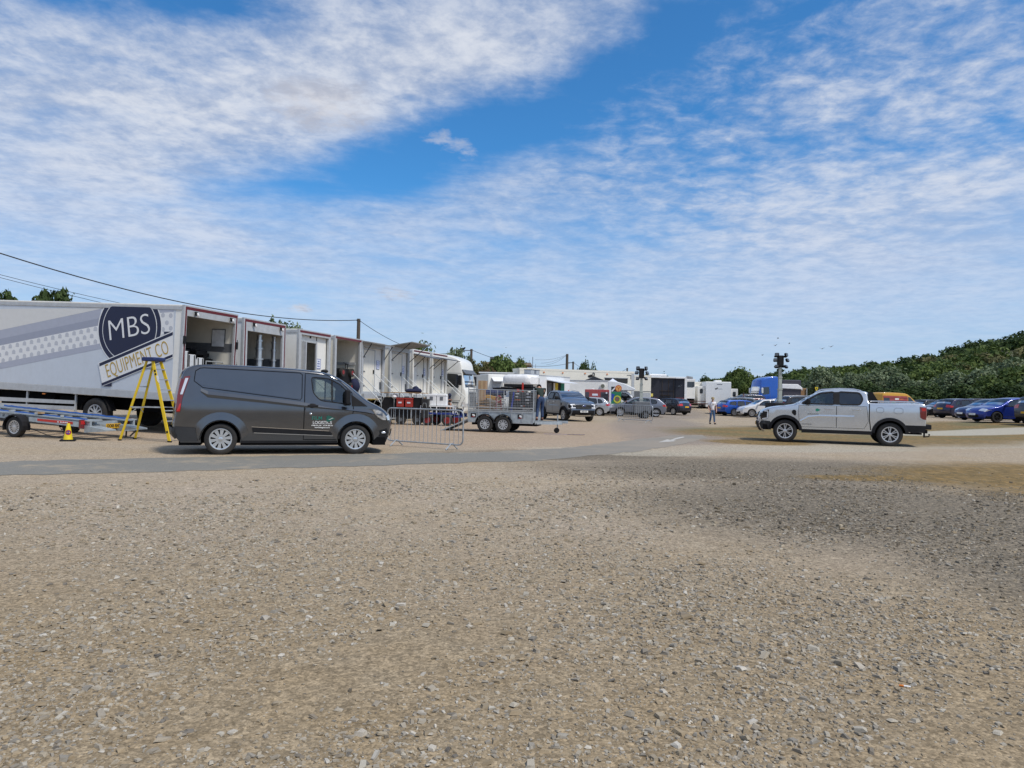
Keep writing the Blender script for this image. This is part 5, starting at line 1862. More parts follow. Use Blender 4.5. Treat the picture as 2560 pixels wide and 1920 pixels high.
# ------------------------------------------------------------------ gear between van and lorries
def gear():
 # covered trolley table
 a = at(1010, 1062)
 h = R(-8)
 root = thing('equipment_trolley', 'tall black draped equipment trolley with a plywood top, behind the crowd barrier', 'trolley', a + Vector((0, .45, 0)), h)
 s = 1 / 50.0   # metres per source pixel at that distance
 x0, x1 = -54 * s, 46 * s
 MB().span((x0, -.35, .32), (x1, .4, 1.28)).build('drape', M_black, root, bevel=.03)
 MB().box(((x0 + x1) / 2, 0, 1.50), (x1 - x0 + .1, .9, .035)).build('table_top', M_wood, root)
 mb = MB()
 for x in (x0, x0 + .62, x1 - .55, x1):
  for y in (-.40, .42):
   mb.cyl((x, y, .3), (x, y, 1.49), .018)
 mb.build('table_leg', M_steel, root)
 for x in (x0 + .2, x0 + .95, x1 - .25):
  w = MB().lathe([(-.06, .1), (-.06, .24), (.06, .24), (.06, .1)], 'Y', (x, -.32, .24), 22).build('wheel', M_tyre, root, smooth=True)
  MB().lathe([(-.065, .09), (.065, .09)], 'Y', (x, -.32, .24), 14).build('hub', M_dframe, w)
 M = Matrix.Translation(a + Vector((0, .45, 0))) @ Matrix.Rotation(h, 4, 'Z')
 t = thing('navy_jacket', 'dark blue jacket heaped on the plywood top of the black trolley', 'jacket', M @ Vector((x1 - .5, 0, 1.52)), h)
 MB().ell((0, 0, .08), (.42, .25, .13), 16, 8, f=lambda p: p * (1 + .16 * math.sin(11 * p.x + 7 * p.y))).ell((.02, .05, .18), (.16, .14, .13)).build('cloth', M_navy, t, smooth=True)
 rc = mat('crate_red', (.36, .035, .025), .5)
 for k, nm in enumerate(('left', 'right')):
  t = thing('red_crate', 'red plastic crate standing on the black trolley, ' + nm + ' one of the pair', 'crate', M @ Vector((x0 + .95 + .42 * k, -.42, .84)), h, 'red crates on the black trolley')
  mb = MB().span((-.17, -.12, 0), (.17, .05, .40)).span((-.19, -.14, .37), (.19, .05, .42))
  mb.build('crate_wall', rc, t, bevel=.01)
  MB().box((0, -.13, .2), (.16, .01, .07)).build('crate_label', M_paper, t)
 t = thing('white_helmet', 'white hard hat on the black trolley left of the red crates', 'hard hat', M @ Vector((x0 + .62, -.28, 1.28)), h)
 MB().ell((0, 0, .04), (.15, .17, .13)).build('shell', M_txtw, t, smooth=True)
 MB().ell((0, 0, .02), (.18, .2, .02)).build('brim', M_txtw, t, smooth=True)
 t = thing('black_speaker', 'black padded case standing at the right end of the draped trolley', 'case', M @ Vector((x1 + .12, -.3, .34)), h)
 MB().rbox((0, 0, .45), (.34, .4, .9), .05).build('case_body', mat('case_black', (.02, .02, .022), .7), t, smooth=True)
 MB().tube([(-.1, -.21, .5), (-.05, -.25, .7), (.08, -.25, .7), (.1, -.21, .5)], .014).build('case_handle', M_steel, t)
 # blue platform cart
 a = at(1092, 1064)
 hc = R(-4)
 M = Matrix.Translation(a + Vector((0, .4, 0))) @ Matrix.Rotation(hc, 4, 'Z')
 root = thing('platform_cart', 'blue platform cart with red wheeled tyres carrying two white cases', 'cart', a + Vector((0, .4, 0)), hc)
 bl = mat('cart_blue', (.015, .035, .22), .45)
 MB().span((-.75, -.4, .52), (.78, .4, .60)).build('bed', bl, root, bevel=.01)
 mb = MB()
 for z in (.72, .88):
  for y in (-.4, .4):
   mb.span((-.76, y - .015, z), (.80, y + .015, z + .05))
 for x in (-.75, 0, .78):
  for y in (-.4, .4):
   mb.span((x - .02, y - .02, .58), (x + .02, y + .02, .93))
 mb.build('side_rail', M_txtw, root)
 MB().span((-.76, -.39, .915), (.80, .39, .93)).build('upper_deck', M_whitec, root)
 mb = MB().box((1.0, -.05, .42), (.5, .3, .05)).tube([(.78, 0, .55), (1.1, 0, .45), (1.2, 0, .8)], .02)
 mb.build('draw_handle', bl, root)
 rw = mat('red_wheel', (.25, .02, .02), .5)
 for x, y in ((-.42, -.42), (.52, -.42), (-.15, .42), (.80, .42)):
  w = MB().lathe([(-.07, .12), (-.08, .22), (-.05, .26), (.05, .26), (.08, .22), (.07, .12)], 'Y', (x, y, .26), 24).build('wheel', M_tyre, root, smooth=True)
  MB().lathe([(-.075, .15), (-.06, .15), (-.05, .05), (-.085, .04), (.075, .04), (.075, .15)], 'Y', (x, y, .26), 20).build('hub', rw, w)
  MB().cyl((x, y, .26), (x, y * .9, .55), .03).build('wheel_bracket', bl, root)
 for k, (x, nm) in enumerate(((-.28, 'left'), (.20, 'right'))):
  t = thing('white_case', 'white carrying case on the blue platform cart, ' + nm + ' one of two', 'case', M @ Vector((x, -.05, .935)), hc, 'white cases on the blue cart')
  MB().rbox((0, 0, .27), (.46, .5, .54), .03).build('case_body', M_txtw, t, smooth=True)
  MB().box((0, -.255, .33), (.15, .01, .17)).build('case_label', M_dframe, t)
  MB().box((0, 0, .45), (.47, .51, .02)).build('case_seam', M_gframe, t)
 t = thing('cardboard_tray', 'grey box of parts at the left end of the blue cart', 'box', M @ Vector((-.66, 0, .935)), hc)
 MB().span((-.14, -.3, 0), (.14, .3, .3)).build('tray', mat('tray_grey', (.22, .21, .22), .6), t, bevel=.01)
 MB().box((0, 0, .33), (.24, .5, .06)).build('tray_contents', M_card, t)
 # wheelbarrow
 a = at(1152, 1033)
 root = thing('wheelbarrow', 'black wheelbarrow tipped beside the seated man', 'wheelbarrow', a, R(-25))
 mb = MB()
 lo = [(-.25, -.2, .35), (.35, -.2, .30), (.35, .2, .30), (-.25, .2, .35)]
 hi = [(-.45, -.36, .72), (.62, -.36, .66), (.62, .36, .66), (-.45, .36, .72)]
 mb.add(lo + hi, [(3, 2, 1, 0), (0, 1, 5, 4), (1, 2, 6, 5), (2, 3, 7, 6), (3, 0, 4, 7)])
 mb.build('tray', M_black, root, recalc=False)
 mb = MB()
 for y in (-.22, .22):
  mb.tube([(.7, 0, .2), (.3, y, .30), (-.3, y, .34), (-1.0, y * 1.2, .6)], .018).tube([(-.2, y, .33), (-.3, y, .0)], .018)
 mb.build('frame', M_dframe, root)
 MB().lathe([(-.04, .1), (-.05, .19), (.05, .19), (.04, .1)], 'Y', (.7, 0, .2), 20).build('wheel', M_tyre, root, smooth=True)
 # bits under the lorries
 a = at(928, 1022)
 t = thing('yellow_crate', 'yellow plastic crate under the fifth lorry', 'crate', a + Vector((0, .4, .55)), TRH)
 MB().span((-.3, -.2, 0), (.3, .2, .3)).span((-.33, -.23, .26), (.33, .23, .31)).build('crate_wall', mat('crate_yellow', (.6, .42, .03), .5), t)
 MB().span((-.28, -.19, -.55), (.28, .19, 0)).build('crate_stand', M_under, t)
 a = at(946, 1024)
 t = thing('red_fuel_can', 'red bag beside the yellow crate under the fifth lorry', 'bag', a + Vector((0, .2, 0)), 0)
 MB().ell((0, 0, .42), (.32, .2, .3), f=lambda p: p * (1 + .1 * math.sin(10 * p.x))).build('bag_body', mat('bag_red', (.35, .03, .04), .6), t, smooth=True)
 MB().box((0, 0, .08), (.5, .3, .16)).build('bag_base', M_card, t)
 a = at(1208, 1003)
 t = thing('blue_bin', 'bright blue plastic water drum behind the mesh trailer', 'drum', (a.x, 48, 0), 0)
 MB().lathe([(0, .40), (.1, .44), (.9, .46), (.95, .48), (1.6, .50), (1.66, .44), (1.7, .2)], 'Z', n=24).build('drum_body', mat('drum_blue', (.01, .10, .52), .4), t, smooth=True)
 MB().lathe([(1.7, .18), (1.78, .17)], 'Z', n=16).build('drum_cap', M_black, t)
# ------------------------------------------------------------------ coach-built trucks and big trailers
def c6(x, y): return (1290 + x * .09042, 880 + y * .09042)
def c7(x, y): return (1470 + x * .10398, 900 + y * .10398)
def c8(x, y): return (1560 + x * .09042, 900 + y * .09042)
def cab_shell(root, col, dx=0.0, fascia=True):
 """panel-van style cab; nose towards +X, its rear at x = dx"""
 prof = [(0, .42), (0, 1.2), (0, 2.0), (.1, 2.12), (.5, 2.12), (.75, 2.02), (1.40, 1.30), (1.62, 1.18), (2.0, 1.06), (2.14, .86), (2.18, .6), (2.12, .36), (2.0, .28)]
 prof = [(x + dx, z) for x, z in prof]
 sh = Shell(prof, W=.98, belt=1.2, roof=2.12, tumble=.12, pf=(.18, .8), pr=(.0, .3), xr=None, xf=dx + 1.25, rw=.35, ra=.42, sill=.32, r=.07, crown=.03, bulge=.13, step=.09, it=1)
 win = resample(chaikin([(dx + .12, 1.26), (dx + .14, 1.92), (dx + .62, 1.90), (dx + 1.22, 1.36), (dx + 1.2, 1.22)], 1, True), .12, True)
 gw = sh.run(dx + .84, dx + 1.40, 1.2)
 sh.body('cab', col, root, [win], (gw,))
 sh.under(root)
 for sd in (1, -1):
  V, T = tri2d(win, [], .3)
  MB().add([sh.mp(v.x, v.y, sd, -.008) for v in V], T).build('window', M_glassd, root)
  mb = MB()
  sh.ribbon(mb, win, .04, sd, .003, True, .3)
  sh.ribbon(mb, [(dx + .08, 1.98), (dx + .08, .4), (dx + .8, .4), (dx + 1.3, .86), (dx + 1.34, 1.2)], .014, sd, .003)
  mb.build('door_seam', M_black, root)
  MB().box((dx + .25, sd * (sh.Y(dx + .25, 1.05) + .015), 1.06), (.16, .03, .04)).build('door_handle', M_black, root)
  y = sh.Y(dx + 1.2, 1.3)
  MB().rbox((dx + 1.18, sd * (y + .2), 1.42), (.12, .22, .38), .05).build('mirror', M_black, root, smooth=True)
  mb = MB()
  sh.side(mb, [(dx + 1.74, 1.04), (dx + 2.0, 1.0), (dx + 2.1, .80), (dx + 1.92, .82)], sd, .01)
  sh.strip(mb, sh.run(dx + 1.95, 9, .78, 1.0), sd * .6, sd * 1.2, .012, 4)
  mb.build('headlight', M_clear, root, smooth=True)
 mb = MB()
 sh.strip(mb, gw, -.9, .9, -.003)
 mb.build('windscreen', M_glassw, root, smooth=True)
 mb = MB()
 sh.strip(mb, sh.run(dx + 1.9, 9, .45, .76), -.7, .7, .012)
 mb.build('grille', M_black, root)
 MB().span((dx + .2, -.8, .9), (dx + .6, .8, 1.6)).build('seat_row', M_seat, root)
 return sh
def box_shell(L, W, z0, z1, r=.06, x0=0.0):
 return MB().rbox((x0 - L / 2, 0, (z0 + z1) / 2), (L, W, z1 - z0), r)
def air_unit(root, x, y, z, n=2):
 for k in range(n):
  o = MB().rbox((x - .9 * k, y, z + .2), (.55, .6, .32), .05).build('air_conditioner', M_gframe, root, smooth=True)
  MB().box((x - .9 * k, y - .302, z + .2), (.38, .01, .18)).build('vent_grille', M_black, o)
  MB().box((x - .9 * k, y, z + .37), (.6, .64, .03)).build('vent_lid', M_dframe, o)
 MB().span((x - .9 * n - .2, y - .4, z), (x + .5, y + .4, z + .045)).build('unit_plinth', M_gframe, root)
def catering_trucks():
 # camper-style truck, over-cab pod, nose to the camera
 p = atY(1310, 1036, 52)
 h = R(-90 - 28)
 root = thing('catering_truck', 'white coachbuilt truck with a rounded pod over its cab and an open serving hatch', 'truck', (p.x, p.y, 0), h)
 dx = 0.0
 cab_shell(root, M_white, dx)
 L, W = 5.8, 2.2
 box_shell(L, W, .55, 3.0, .08).build('body', M_whitec, root, smooth=True)
 MB().rbox((.55, 0, 2.58), (1.9, 2.2, .86), .34, n=6).build('over_cab_pod', M_txtw, root, smooth=True)
 MB().span((-L, -1.12, 2.96), (-.1, 1.12, 3.05)).build('roof_edge', M_gframe, root, bevel=.02)
 # serving side is the truck's left (+y)
 y = W / 2
 MB().span((-4.6, y, 1.35), (-1.5, y + .02, 2.62)).build('hatch_opening', M_int, root)
 tl = MB()
 tl.box((-3.0, y + .62, 2.60), (3.2, 1.25, .05), Matrix.Rotation(R(-10), 3, 'X'))
 tl.build('hatch_awning', M_whitec, root)
 gr = mat('menu_green', (.02, .22, .13), .6)
 ye = mat('menu_yellow', (.70, .52, .03), .6)
 for x0, x1, m, nm in ((-4.6, -3.95, gr, 'green_panel'), (-3.75, -3.45, M_black, 'dark_panel'), (-3.4, -2.9, ye, 'yellow_panel'), (-2.85, -2.6, M_txtw, 'white_panel'), (-2.2, -1.6, M_dframe, 'grey_panel')):
  MB().span((x0, y + .02, 1.4), (x1, y + .05, 2.5)).build(nm, m, root)
 MB().span((-4.6, y + .02, 2.5), (-3.45, y + .05, 2.62)).build('green_band', gr, root)
 MB().ell((-5.55, y, 1.6), (.28, .02, .42)).build('red_flower_decal', mat('decal_red', (.5, .05, .03), .5), root)
 air_unit(root, -.7, 0, 3.05)
 add_wheels(root, [(x, sd * .86, .35) for x in (1.25, -3.6) for sd in (1, -1)], .35, .22, .22, 8, M_gframe)
 # second truck, muralled, facing right
 p = atY(1521, 1034, 61)
 h = R(-5)
 root = thing('mural_truck', 'white coachbuilt catering truck facing right with painted sunflower and fruit panels', 'truck', (p.x, p.y + 1.1, 0), h)
 L, W = 3.4, 2.2
 cab_shell(root, M_whitec, 1.0)
 box_shell(L, W, .5, 2.92, .06).build('body', M_white, root, smooth=True)
 MB().span((-L, -1.13, 2.86), (.0, 1.13, 2.95)).build('roof_edge', M_gframe, root, bevel=.02)
 mb = MB().prism([(0, .5), (0, 2.94), (.6, 2.90), (1.4, 2.72), (2.3, 2.34), (2.36, 2.2), (2.1, 2.12), (1.06, 2.10), (1.04, .5)], -1.1, 1.1, lambda u, v, w: Vector((u, w, v)))
 mb.build('aerofoil_pod', M_whitec, root, bevel=.06)
 y = -1.1
 M = root.matrix_basis.copy()
 Pm = Matrix.Translation(root.location) @ Matrix.Rotation(h, 4, 'Z')
 Q = lambda x, yy: plane_px(Pm, 1, y, c7(x, yy))
 def decal(nm, pts, m, o):
  q = [Q(*k) for k in pts]
  MB().prism([(k.x, k.z) for k in q], 0, .004, lambda u, v, w: Vector((u, y - o - w, v))).build(nm, m, root)
 def disc(nm, cx, cy, r, m, o, sx=1.0, n=20):
  decal(nm, [(cx + r * sx * math.cos(2 * math.pi * k / n), cy + r * math.sin(2 * math.pi * k / n)) for k in range(n)], m, o)
 dk = mat('mural_black', (.02, .02, .025), .6)
 og = mat('mural_orange', (.62, .22, .05), .6)
 og2 = mat('mural_peach', (.72, .38, .12), .6)
 yl = mat('mural_yellow', (.62, .55, .06), .6)
 gn = mat('mural_green', (.02, .20, .10), .6)
 bu = mat('mural_blue', (.02, .07, .40), .6)
 br = mat('mural_brown', (.22, .10, .10), .6)
 decal('mural_black_panel', [(560, 640), (700, 640), (700, 760), (560, 760)], dk, .004)
 decal('mural_white_stripe', [(560, 740), (690, 610), (720, 610), (590, 760)], M_txtw, .008)
 decal('mural_green_panel', [(560, 765), (800, 765), (790, 1050), (555, 1050)], gn, .004)
 decal('mural_blue_panel', [(562, 800), (640, 830), (610, 930), (556, 1010)], bu, .008)
 disc('fruit_rim', 732, 682, 80, mat('mural_red', (.50, .06, .02), .6), .012)
 disc('fruit_face', 732, 684, 70, og, .016)
 disc('fruit_flesh', 732, 688, 60, og2, .020)
 for pts in ([(726, 690), (738, 690), (738, 745), (726, 745)], [(726, 692), (690, 645), (698, 640), (736, 688)], [(728, 688), (766, 640), (774, 646), (738, 694)]):
  decal('fruit_line', pts, mat('mural_red', (.50, .06, .02), .6), .024)
 disc('sunflower_petals', 706, 945, 92, yl, .012)
 disc('sunflower_ring', 702, 938, 60, gn, .016)
 disc('sunflower_centre', 700, 938, 44, br, .020)
 add_wheels(root, [(x, sd * .86, .35) for x in (2.25, -1.7) for sd in (1, -1)], .35, .22, .22, 8, M_gframe)
 # serving fan on the corner
 mb = MB().cyl((-.45, y - .02, 2.45), (-.45, y - .14, 2.45), .22, n=20)
 o = mb.build('extractor_fan', M_white, root, smooth=True)
 MB().cyl((-.45, y - .14, 2.45), (-.45, y - .15, 2.45), .17, n=20).build('fan_grille', mat('olive_grille', (.16, .17, .13), .6), o)
 MB().span((-.55, y - .12, .5), (-.1, y - .02, 2.1)).build('corner_post', M_cream, root)
 # white box trailer left with a small raised hatch
 p = atY(1243, 1020, 57)
 root = thing('hatch_trailer', 'white box trailer with one small raised hatch, left of the pod cab truck', 'trailer', (p.x, p.y, 0), R(-20))
 box_shell(7.5, 1.6, .6, 3.15, .05, 0).build('body', M_white, root, smooth=True)
 tr = root
 tr.rotation_euler = (0, 0, R(-74))
 MB().box((.38, -.05, 2.72), (.8, .95, .05), Matrix.Rotation(R(22), 3, 'Y')).build('hatch', M_txtw, root)
 MB().span((.005, -.5, 1.6), (.02, .42, 2.85)).build('hatch_opening', M_gframe, root)
 MB().cyl((.7, .4, 2.6), (.02, .4, 1.7), .02).build('hatch_stay', M_dframe, root)
 MB().span((-7.4, -.6, .3), (-.1, .6, .6)).build('chassis', M_under, root)
 add_wheels(root, [(x, sd * .75, .33) for x in (-4.2, -5.0) for sd in (1, -1)], .33, .2, .2, 8, M_gframe)
 # cabin behind it
 p = atY(1272, 930, 66)
 root = thing('site_cabin', 'pale grey flat roofed cabin behind the white hatch trailer', 'cabin', (p.x, p.y, zg(p.x, p.y)), R(-6))
 MB().rbox((0, 1.2, 1.75), (5.4, 2.4, 3.3), .05).build('cabin_body', M_gframe, root, smooth=True)
 MB().box((0, 1.2, 3.46), (5.6, 2.6, .12)).build('cabin_roof', M_whitec, root)
 MB().box((-.6, -.01, 3.1), (.9, .02, .18)).build('cabin_vent', M_dframe, root)
 # generator
 p = atY(1492, 1029, 58)
 root = thing('generator', 'red and grey generator set in front of the muralled truck', 'generator', (p.x, p.y, 0), R(-4))
 L = 1.95
 MB().rbox((0, .5, 1.45), (L, 1.0, 1.35), .05).build('canopy', mat('generator_red', (.33, .055, .06), .5, dirt=.3), root, smooth=True)
 MB().span((-L / 2 + .02, -.012, .80), (-L / 2 + .32, 0, 1.9)).span((L / 2 - .68, -.012, .80), (L / 2 - .03, 0, 1.92)).build('grey_panel', mat('generator_grey', (.055, .055, .075), .6), root)
 mb = MB()
 for k in range(8):
  mb.span((L / 2 - .62, -.02, .9 + .12 * k), (L / 2 - .1, -.012, .94 + .12 * k))
 mb.build('louvre', M_black, root)
 MB().span((-.4, -.016, 1.62), (.05, -.002, 1.78)).build('rating_label', M_paper, root)
 MB().box((L / 2 - .22, -.02, 1.86), (.12, .02, .12)).build('small_sticker', M_paper, root)
 MB().span((-L / 2, .1, .45), (L / 2, .9, .78)).build('skid', M_under, root)
 MB().ell((-.35, .5, 2.15), (.14, .06, .05)).build('lifting_eye', M_txtw, root)
 add_wheels(root, [(x, y, .3) for x in (-.3, .45) for y in (-.02, 1.0)], .3, .2, .18, 8, M_dframe)
def semi(label, p, h, L, W, z0, z1, m=M_white, legs=True, name='production_trailer', chassis=True, zoff=0):
 root = thing(name, label, 'trailer', (p.x, p.y, zg(p.x, p.y)), h)
 MB().span((-L / 2, 0, z0), (L / 2, W, z1)).build('body', m, root, bevel=.05)
 for a, b in ((z1 - .16, z1 + .03), (z0 - .05, z0 + .1)):
  MB().span((-L / 2 - .01, -.015, a), (L / 2 + .01, W + .015, b)).build('edge_rail', m if m is not M_white else M_txtw, root)
 if chassis:
  mb = MB().span((-L / 2 + .2, .6, .7), (L / 2 - .2, .8, z0)).span((-L / 2 + .2, W - .8, .7), (L / 2 - .2, W - .6, z0)).span((-L / 2 + .5, .1, z0 - .35), (L / 2 - .5, W - .1, z0))
  mb.build('chassis', M_under, root)
  add_wheels(root, [(x, y, .48) for x in (L / 2 - 2.0, L / 2 - 3.3) for y in (W - .2, .2)], .48, .3, .27, 8, M_dframe)
 return root
def swoosh(root, y, x, z, s, m, txt='', axis=-1):
 """company mark: dark blot with a loop, and thin lettering"""
 f = lambda a, b: Vector((x + a * s, y + axis * .012, z + b * s))
 mb = MB().ell(f(0, 0), (.30 * s, .012, .17 * s), rot=Matrix.Rotation(R(-20), 3, 'Y')).ell(f(-.18, -.02), (.16 * s, .012, .12 * s))
 mb.tube([f(.05 + .0, -.1), f(.3, -.08), f(.52, .12), f(.5, .36), f(.34, .42), f(.22, .26), f(.3, .05)], [.05 * s, .06 * s, .06 * s, .05 * s, .04 * s, .03 * s, .02 * s], 6)
 mb.build('company_mark', m, root)
 if txt:
  text_mesh(txt, 'lettering', M_gframe, root, frame(f(1.35, -.12), (1, 0, 0), (0, 0, 1)), .3 * s, .9, .006)
def big_trailers():
 # long white expanding trailer
 a, b = atY(1299, 919, 64.8), atY(1586, 931, 67.5)
 mid = (a + b) / 2
 h = math.atan2(b.y - a.y, b.x - a.x)
 L = (Vector((b.x, b.y)) - Vector((a.x, a.y))).length
 zt = mid.z - zg(mid.x, mid.y)
 root = semi('very long white expanding trailer with small lamps along its top and a dark recessed window', Vector((mid.x, mid.y, 0)), h, L, 2.6, 1.1, zt, M_cream)
 M = Matrix.Translation(root.location) @ Matrix.Rotation(h, 4, 'Z')
 Q = lambda p: plane_px(M, 1, -.015, p)
 mb = MB()
 for px, py in ((1314, 922), (1360, 924), (1407, 926), (1463, 928), (1518, 930)):
  q = Q((px, py))
  mb.box((q.x, -.03, zt - .3), (.13, .05, .1))
 mb.build('marker_lamp', M_amber, root)
 q0, q1 = Q(c7(408, 430)), Q(c7(952, 560))
 MB().span((q0.x, -.03, q1.z), (q1.x, -.015, q0.z)).build('recessed_window', M_int, root)
 MB().span((q0.x - .05, -.05, q0.z), (q1.x + .05, -.015, q0.z + .06)).build('window_frame', M_gframe, root)
 MB().span((L / 2 - .28, -.02, 1.1), (L / 2, -.013, zt - .2)).build('corner_panel', M_gframe, root)
 MB().span((L / 2 - .75, -.03, zt - .35), (L / 2 - .35, -.015, zt - .31)).span((L / 2 - .38, -.03, zt - .7), (L / 2 - .34, -.015, zt - .31)).build('bracket', M_dframe, root)
 q = Q(c7(60, 385))
 swoosh(root, -.02, q.x, q.z, .75, M_black)
 # plain white trailer right of it
 a, b = atY(1578, 938, 72), atY(1628, 940, 72)
 L = b.x - a.x
 root = semi('plain white trailer with a grey lower panel standing left of the dark fronted trailer', Vector(((a.x + b.x) / 2, 72, 0)), R(0), L, 2.5, .9, a.z - zg(a.x, 72), M_cream)
 MB().span((L / 2 - 1.1, -.02, .9), (L / 2 - .05, -.012, 1.75)).build('lower_panel', M_gframe, root)
 MB().span((-L / 2, -.02, 1.85), (L / 2, -.012, 1.9)).build('seam', M_dframe, root)
 MB().span((-L / 2 + .1, -.03, .95), (-L / 2 + .9, -.014, 1.9)).build('dark_box', M_dframe, root)
 # dark fronted show trailer
 Y = 74
 a, b = atY(1622, 941, Y), atY(1717, 946, Y)
 gz = zg(a.x, Y)
 W_ = b.x - a.x
 zt = a.z - gz
 zb = atY(1668, 998, Y).z - gz
 hh = R(-4)
 root = thing('show_trailer', 'trailer with an open black front framed in white, pods folded out', 'trailer', ((a.x + b.x) / 2, Y, gz), hh)
 MB().span((-W_ / 2, .3, zb), (W_ / 2, 9.0, zt - .05)).build('body', M_white, root, bevel=.04)
 x0, x1 = -W_ / 2, W_ / 2
 mb = MB().span((x0, 0, zb - .05), (x0 + .24, .32, zt)).span((x1 - .24, 0, zb - .05), (x1, .32, zt)).span((x0, 0, zt - .14), (x1, .32, zt + .02))
 mb.build('front_frame', M_txtw, root, bevel=.02)
 dkp = mat('dark_panel', (.016, .017, .028), .5)
 o = MB().span((x0 + .24, .2, zb), (x1 - .24, .29, zt - .14)).build('dark_front', dkp, root)
 MB().span((x0 + .24, .1, zb + .1), (x0 + 1.15, .2, zt - .16)).span((x1 - 1.15, .1, zb + .1), (x1 - .24, .2, zt - .16)).build('front_door', dkp, root)
 mb = MB()
 for x in (-.55, .1, .62):
  mb.span((x, .16, zb + .15), (x + .04, .2, zt - .3))
 mb.span((-.75, .12, zb + .85), (.75, .2, zb + .89)).span((-.7, .05, zb + .4), (.4, .2, zb + .44))
 mb.build('shelf_edge', mat('shelf_brown', (.045, .03, .02), .7), root)
 MB().span((x0 + .1, -.35, zt - .12), (x0 + 1.1, .0, zt + .0)).span((x1 - 1.2, -.35, zt - .16), (x1 - .2, 0, zt - .04)).build('awning_case', M_whitec, root)
 MB().cyl((x0 + .2, .5, zt + .18), (x0 + 1.9, .5, zt + .16), .12).build('awning_roll', M_txtw, root)
 swoosh(root, .10, x1 - .78, zt - .95, .42, M_dframe)
 MB().span((x0 + .28, .06, zb + .25), (x0 + .5, .1, zb + .55)).build('yellow_notice', mat('notice_yellow', (.7, .6, .15), .6), root)
 MB().span((x0 + .24, .05, zb + .0), (x0 + .95, .2, zb + .12)).span((x1 - 1.15, .05, zb - .02), (x1 - .24, .2, zb + .18)).build('red_lamp_strip', M_redd, root)
 mb = MB().span((x0 + .3, .2, zb - .45), (x1 - .1, 6, zb))
 mb.build('chassis', M_under, root)
 MB().span((x1 - .6, .1, .62), (x1 + 2.4, .2, .72)).span((x1 - .3, .1, .88), (x1 + 2.0, .18, .96)).build('tow_frame', mat('rusty_frame', (.10, .045, .035), .7), root)
 add_wheels(root, [(x, y, .48) for x in (x0 + .7, x1 - .7) for y in (1.2, 2.4)], .48, .3, .27, 8, M_dframe)
 # right-hand white flank beyond it
 a, b = atY(1716, 947, Y + 2), atY(1738, 952, Y + 2)
 L = b.x - a.x
 root = semi('short white trailer end with two windows right of the dark fronted trailer', Vector(((a.x + b.x) / 2, Y + 2, 0)), R(-3), L, 6, zb + .1, a.z - gz - .1, M_white, chassis=False)
 MB().span((-L / 2 + .1, -.02, zb + 1.25), (-L / 2 + .75, -.013, zb + 1.85)).span((L / 2 - .3, -.02, zb + 1.3), (L / 2 - .08, -.013, zb + 1.85)).build('window', M_glassd, root)
 MB().cyl((-L / 2 + .2, 1, zt - .0), (L / 2 - .1, 1, zt - .1), .18).build('roof_unit', M_dframe, root, smooth=True)
 MB().span((-L / 2, .5, .4), (L / 2, 5, zb + .1)).build('chassis', M_under, root)
 a, b = atY(1736, 955, Y + 6), atY(1760, 955, Y + 6)
 L = b.x - a.x
 root = semi('cream trailer glimpsed behind the slide out caravan', Vector(((a.x + b.x) / 2, Y + 6, 0)), 0, L, 3, 1.0, a.z - zg(a.x, Y + 6), M_cream)
 # caravan with slide-outs
 Y = 77
 p = atY(1795, 1039, Y)
 zt = atY(1795, 955, Y).z
 zb = atY(1795, 1018, Y).z
 k = Y / F
 root = thing('slide_out_caravan', 'white square caravan with slide out pods and a roof unit, behind the walking man', 'caravan', (p.x, Y, zg(p.x, Y)), R(-6))
 zb -= root.location.z
 zt -= root.location.z
 w = 62 * k
 MB().rbox((0, 2.5, (zt + zb) / 2), (w, 5.0, zt - zb), .06).build('body', M_whitec, root, smooth=True)
 wz = lambda py: atY(1795, py, Y).z - root.location.z
 for nm, x0, x1, yt, yb in (('left', -50, -31, 966, 1012), ('right', 31.5, 49, 971, 1000)):
  o = MB().span((x0 * k, .35, wz(yb)), (x1 * k, 3.2, wz(yt))).build('slide_out', M_white, root, bevel=.04)
  xc = (x0 + x1) / 2 * k - .0
  yc = (wz(978 if nm == 'left' else 984))
  mb = MB().prism([(xc + .17 * math.copysign(abs(math.cos(t)) ** .6, math.cos(t)), yc - .02 + .27 * math.copysign(abs(math.sin(t)) ** .6, math.sin(t))) for t in [2 * math.pi * j / 24 for j in range(24)]], .335, .352, lambda u, v, w_: Vector((u, w_, v)))
  mb.build('window', M_blackg, o)
 MB().rbox((.1, 1.2, zt + .09), (16 * k, 1.0, .26), .06).build('roof_unit', M_txtw, root, smooth=True)
 MB().span((-w / 2, .2, zt - .02), (w / 2, 4.9, zt + .04)).build('roof_edge', M_cream, root)
 swoosh(root, 0.0, -6 * k, wz(972), .34, M_black)
 MB().span((-.02, -.014, wz(972.6)), (.42, -.002, wz(971.4))).build('faint_lettering', M_gframe, root)
 MB().span((-4 * k, -.012, wz(961.5)), (9 * k, .0, wz(960))).build('roof_lamp', M_dframe, root)
 MB().span((-w / 2 + .15, .3, .35), (w / 2 - .1, 4.8, zb)).build('chassis', M_under, root)
 mb = MB()
 for j in range(4):
  mb.box((-40 * k - .12 * j, .1 - .25 * j * 0, wz(1013) - .2 * j), (.55, .5, .05))
 mb.tube([(-36 * k, .0, wz(1012)), (-48 * k, .0, wz(1027))], .04).tube([(-44 * k, .4, wz(1012)), (-50 * k, .4, wz(1027))], .04)
 mb.build('entry_step', M_black, root)
 add_wheels(root, [(x, y, .36) for x in (-w / 2 + .3, w / 2 - .3) for y in (1.8, 2.7)], .36, .22, .2, 8, M_dframe)
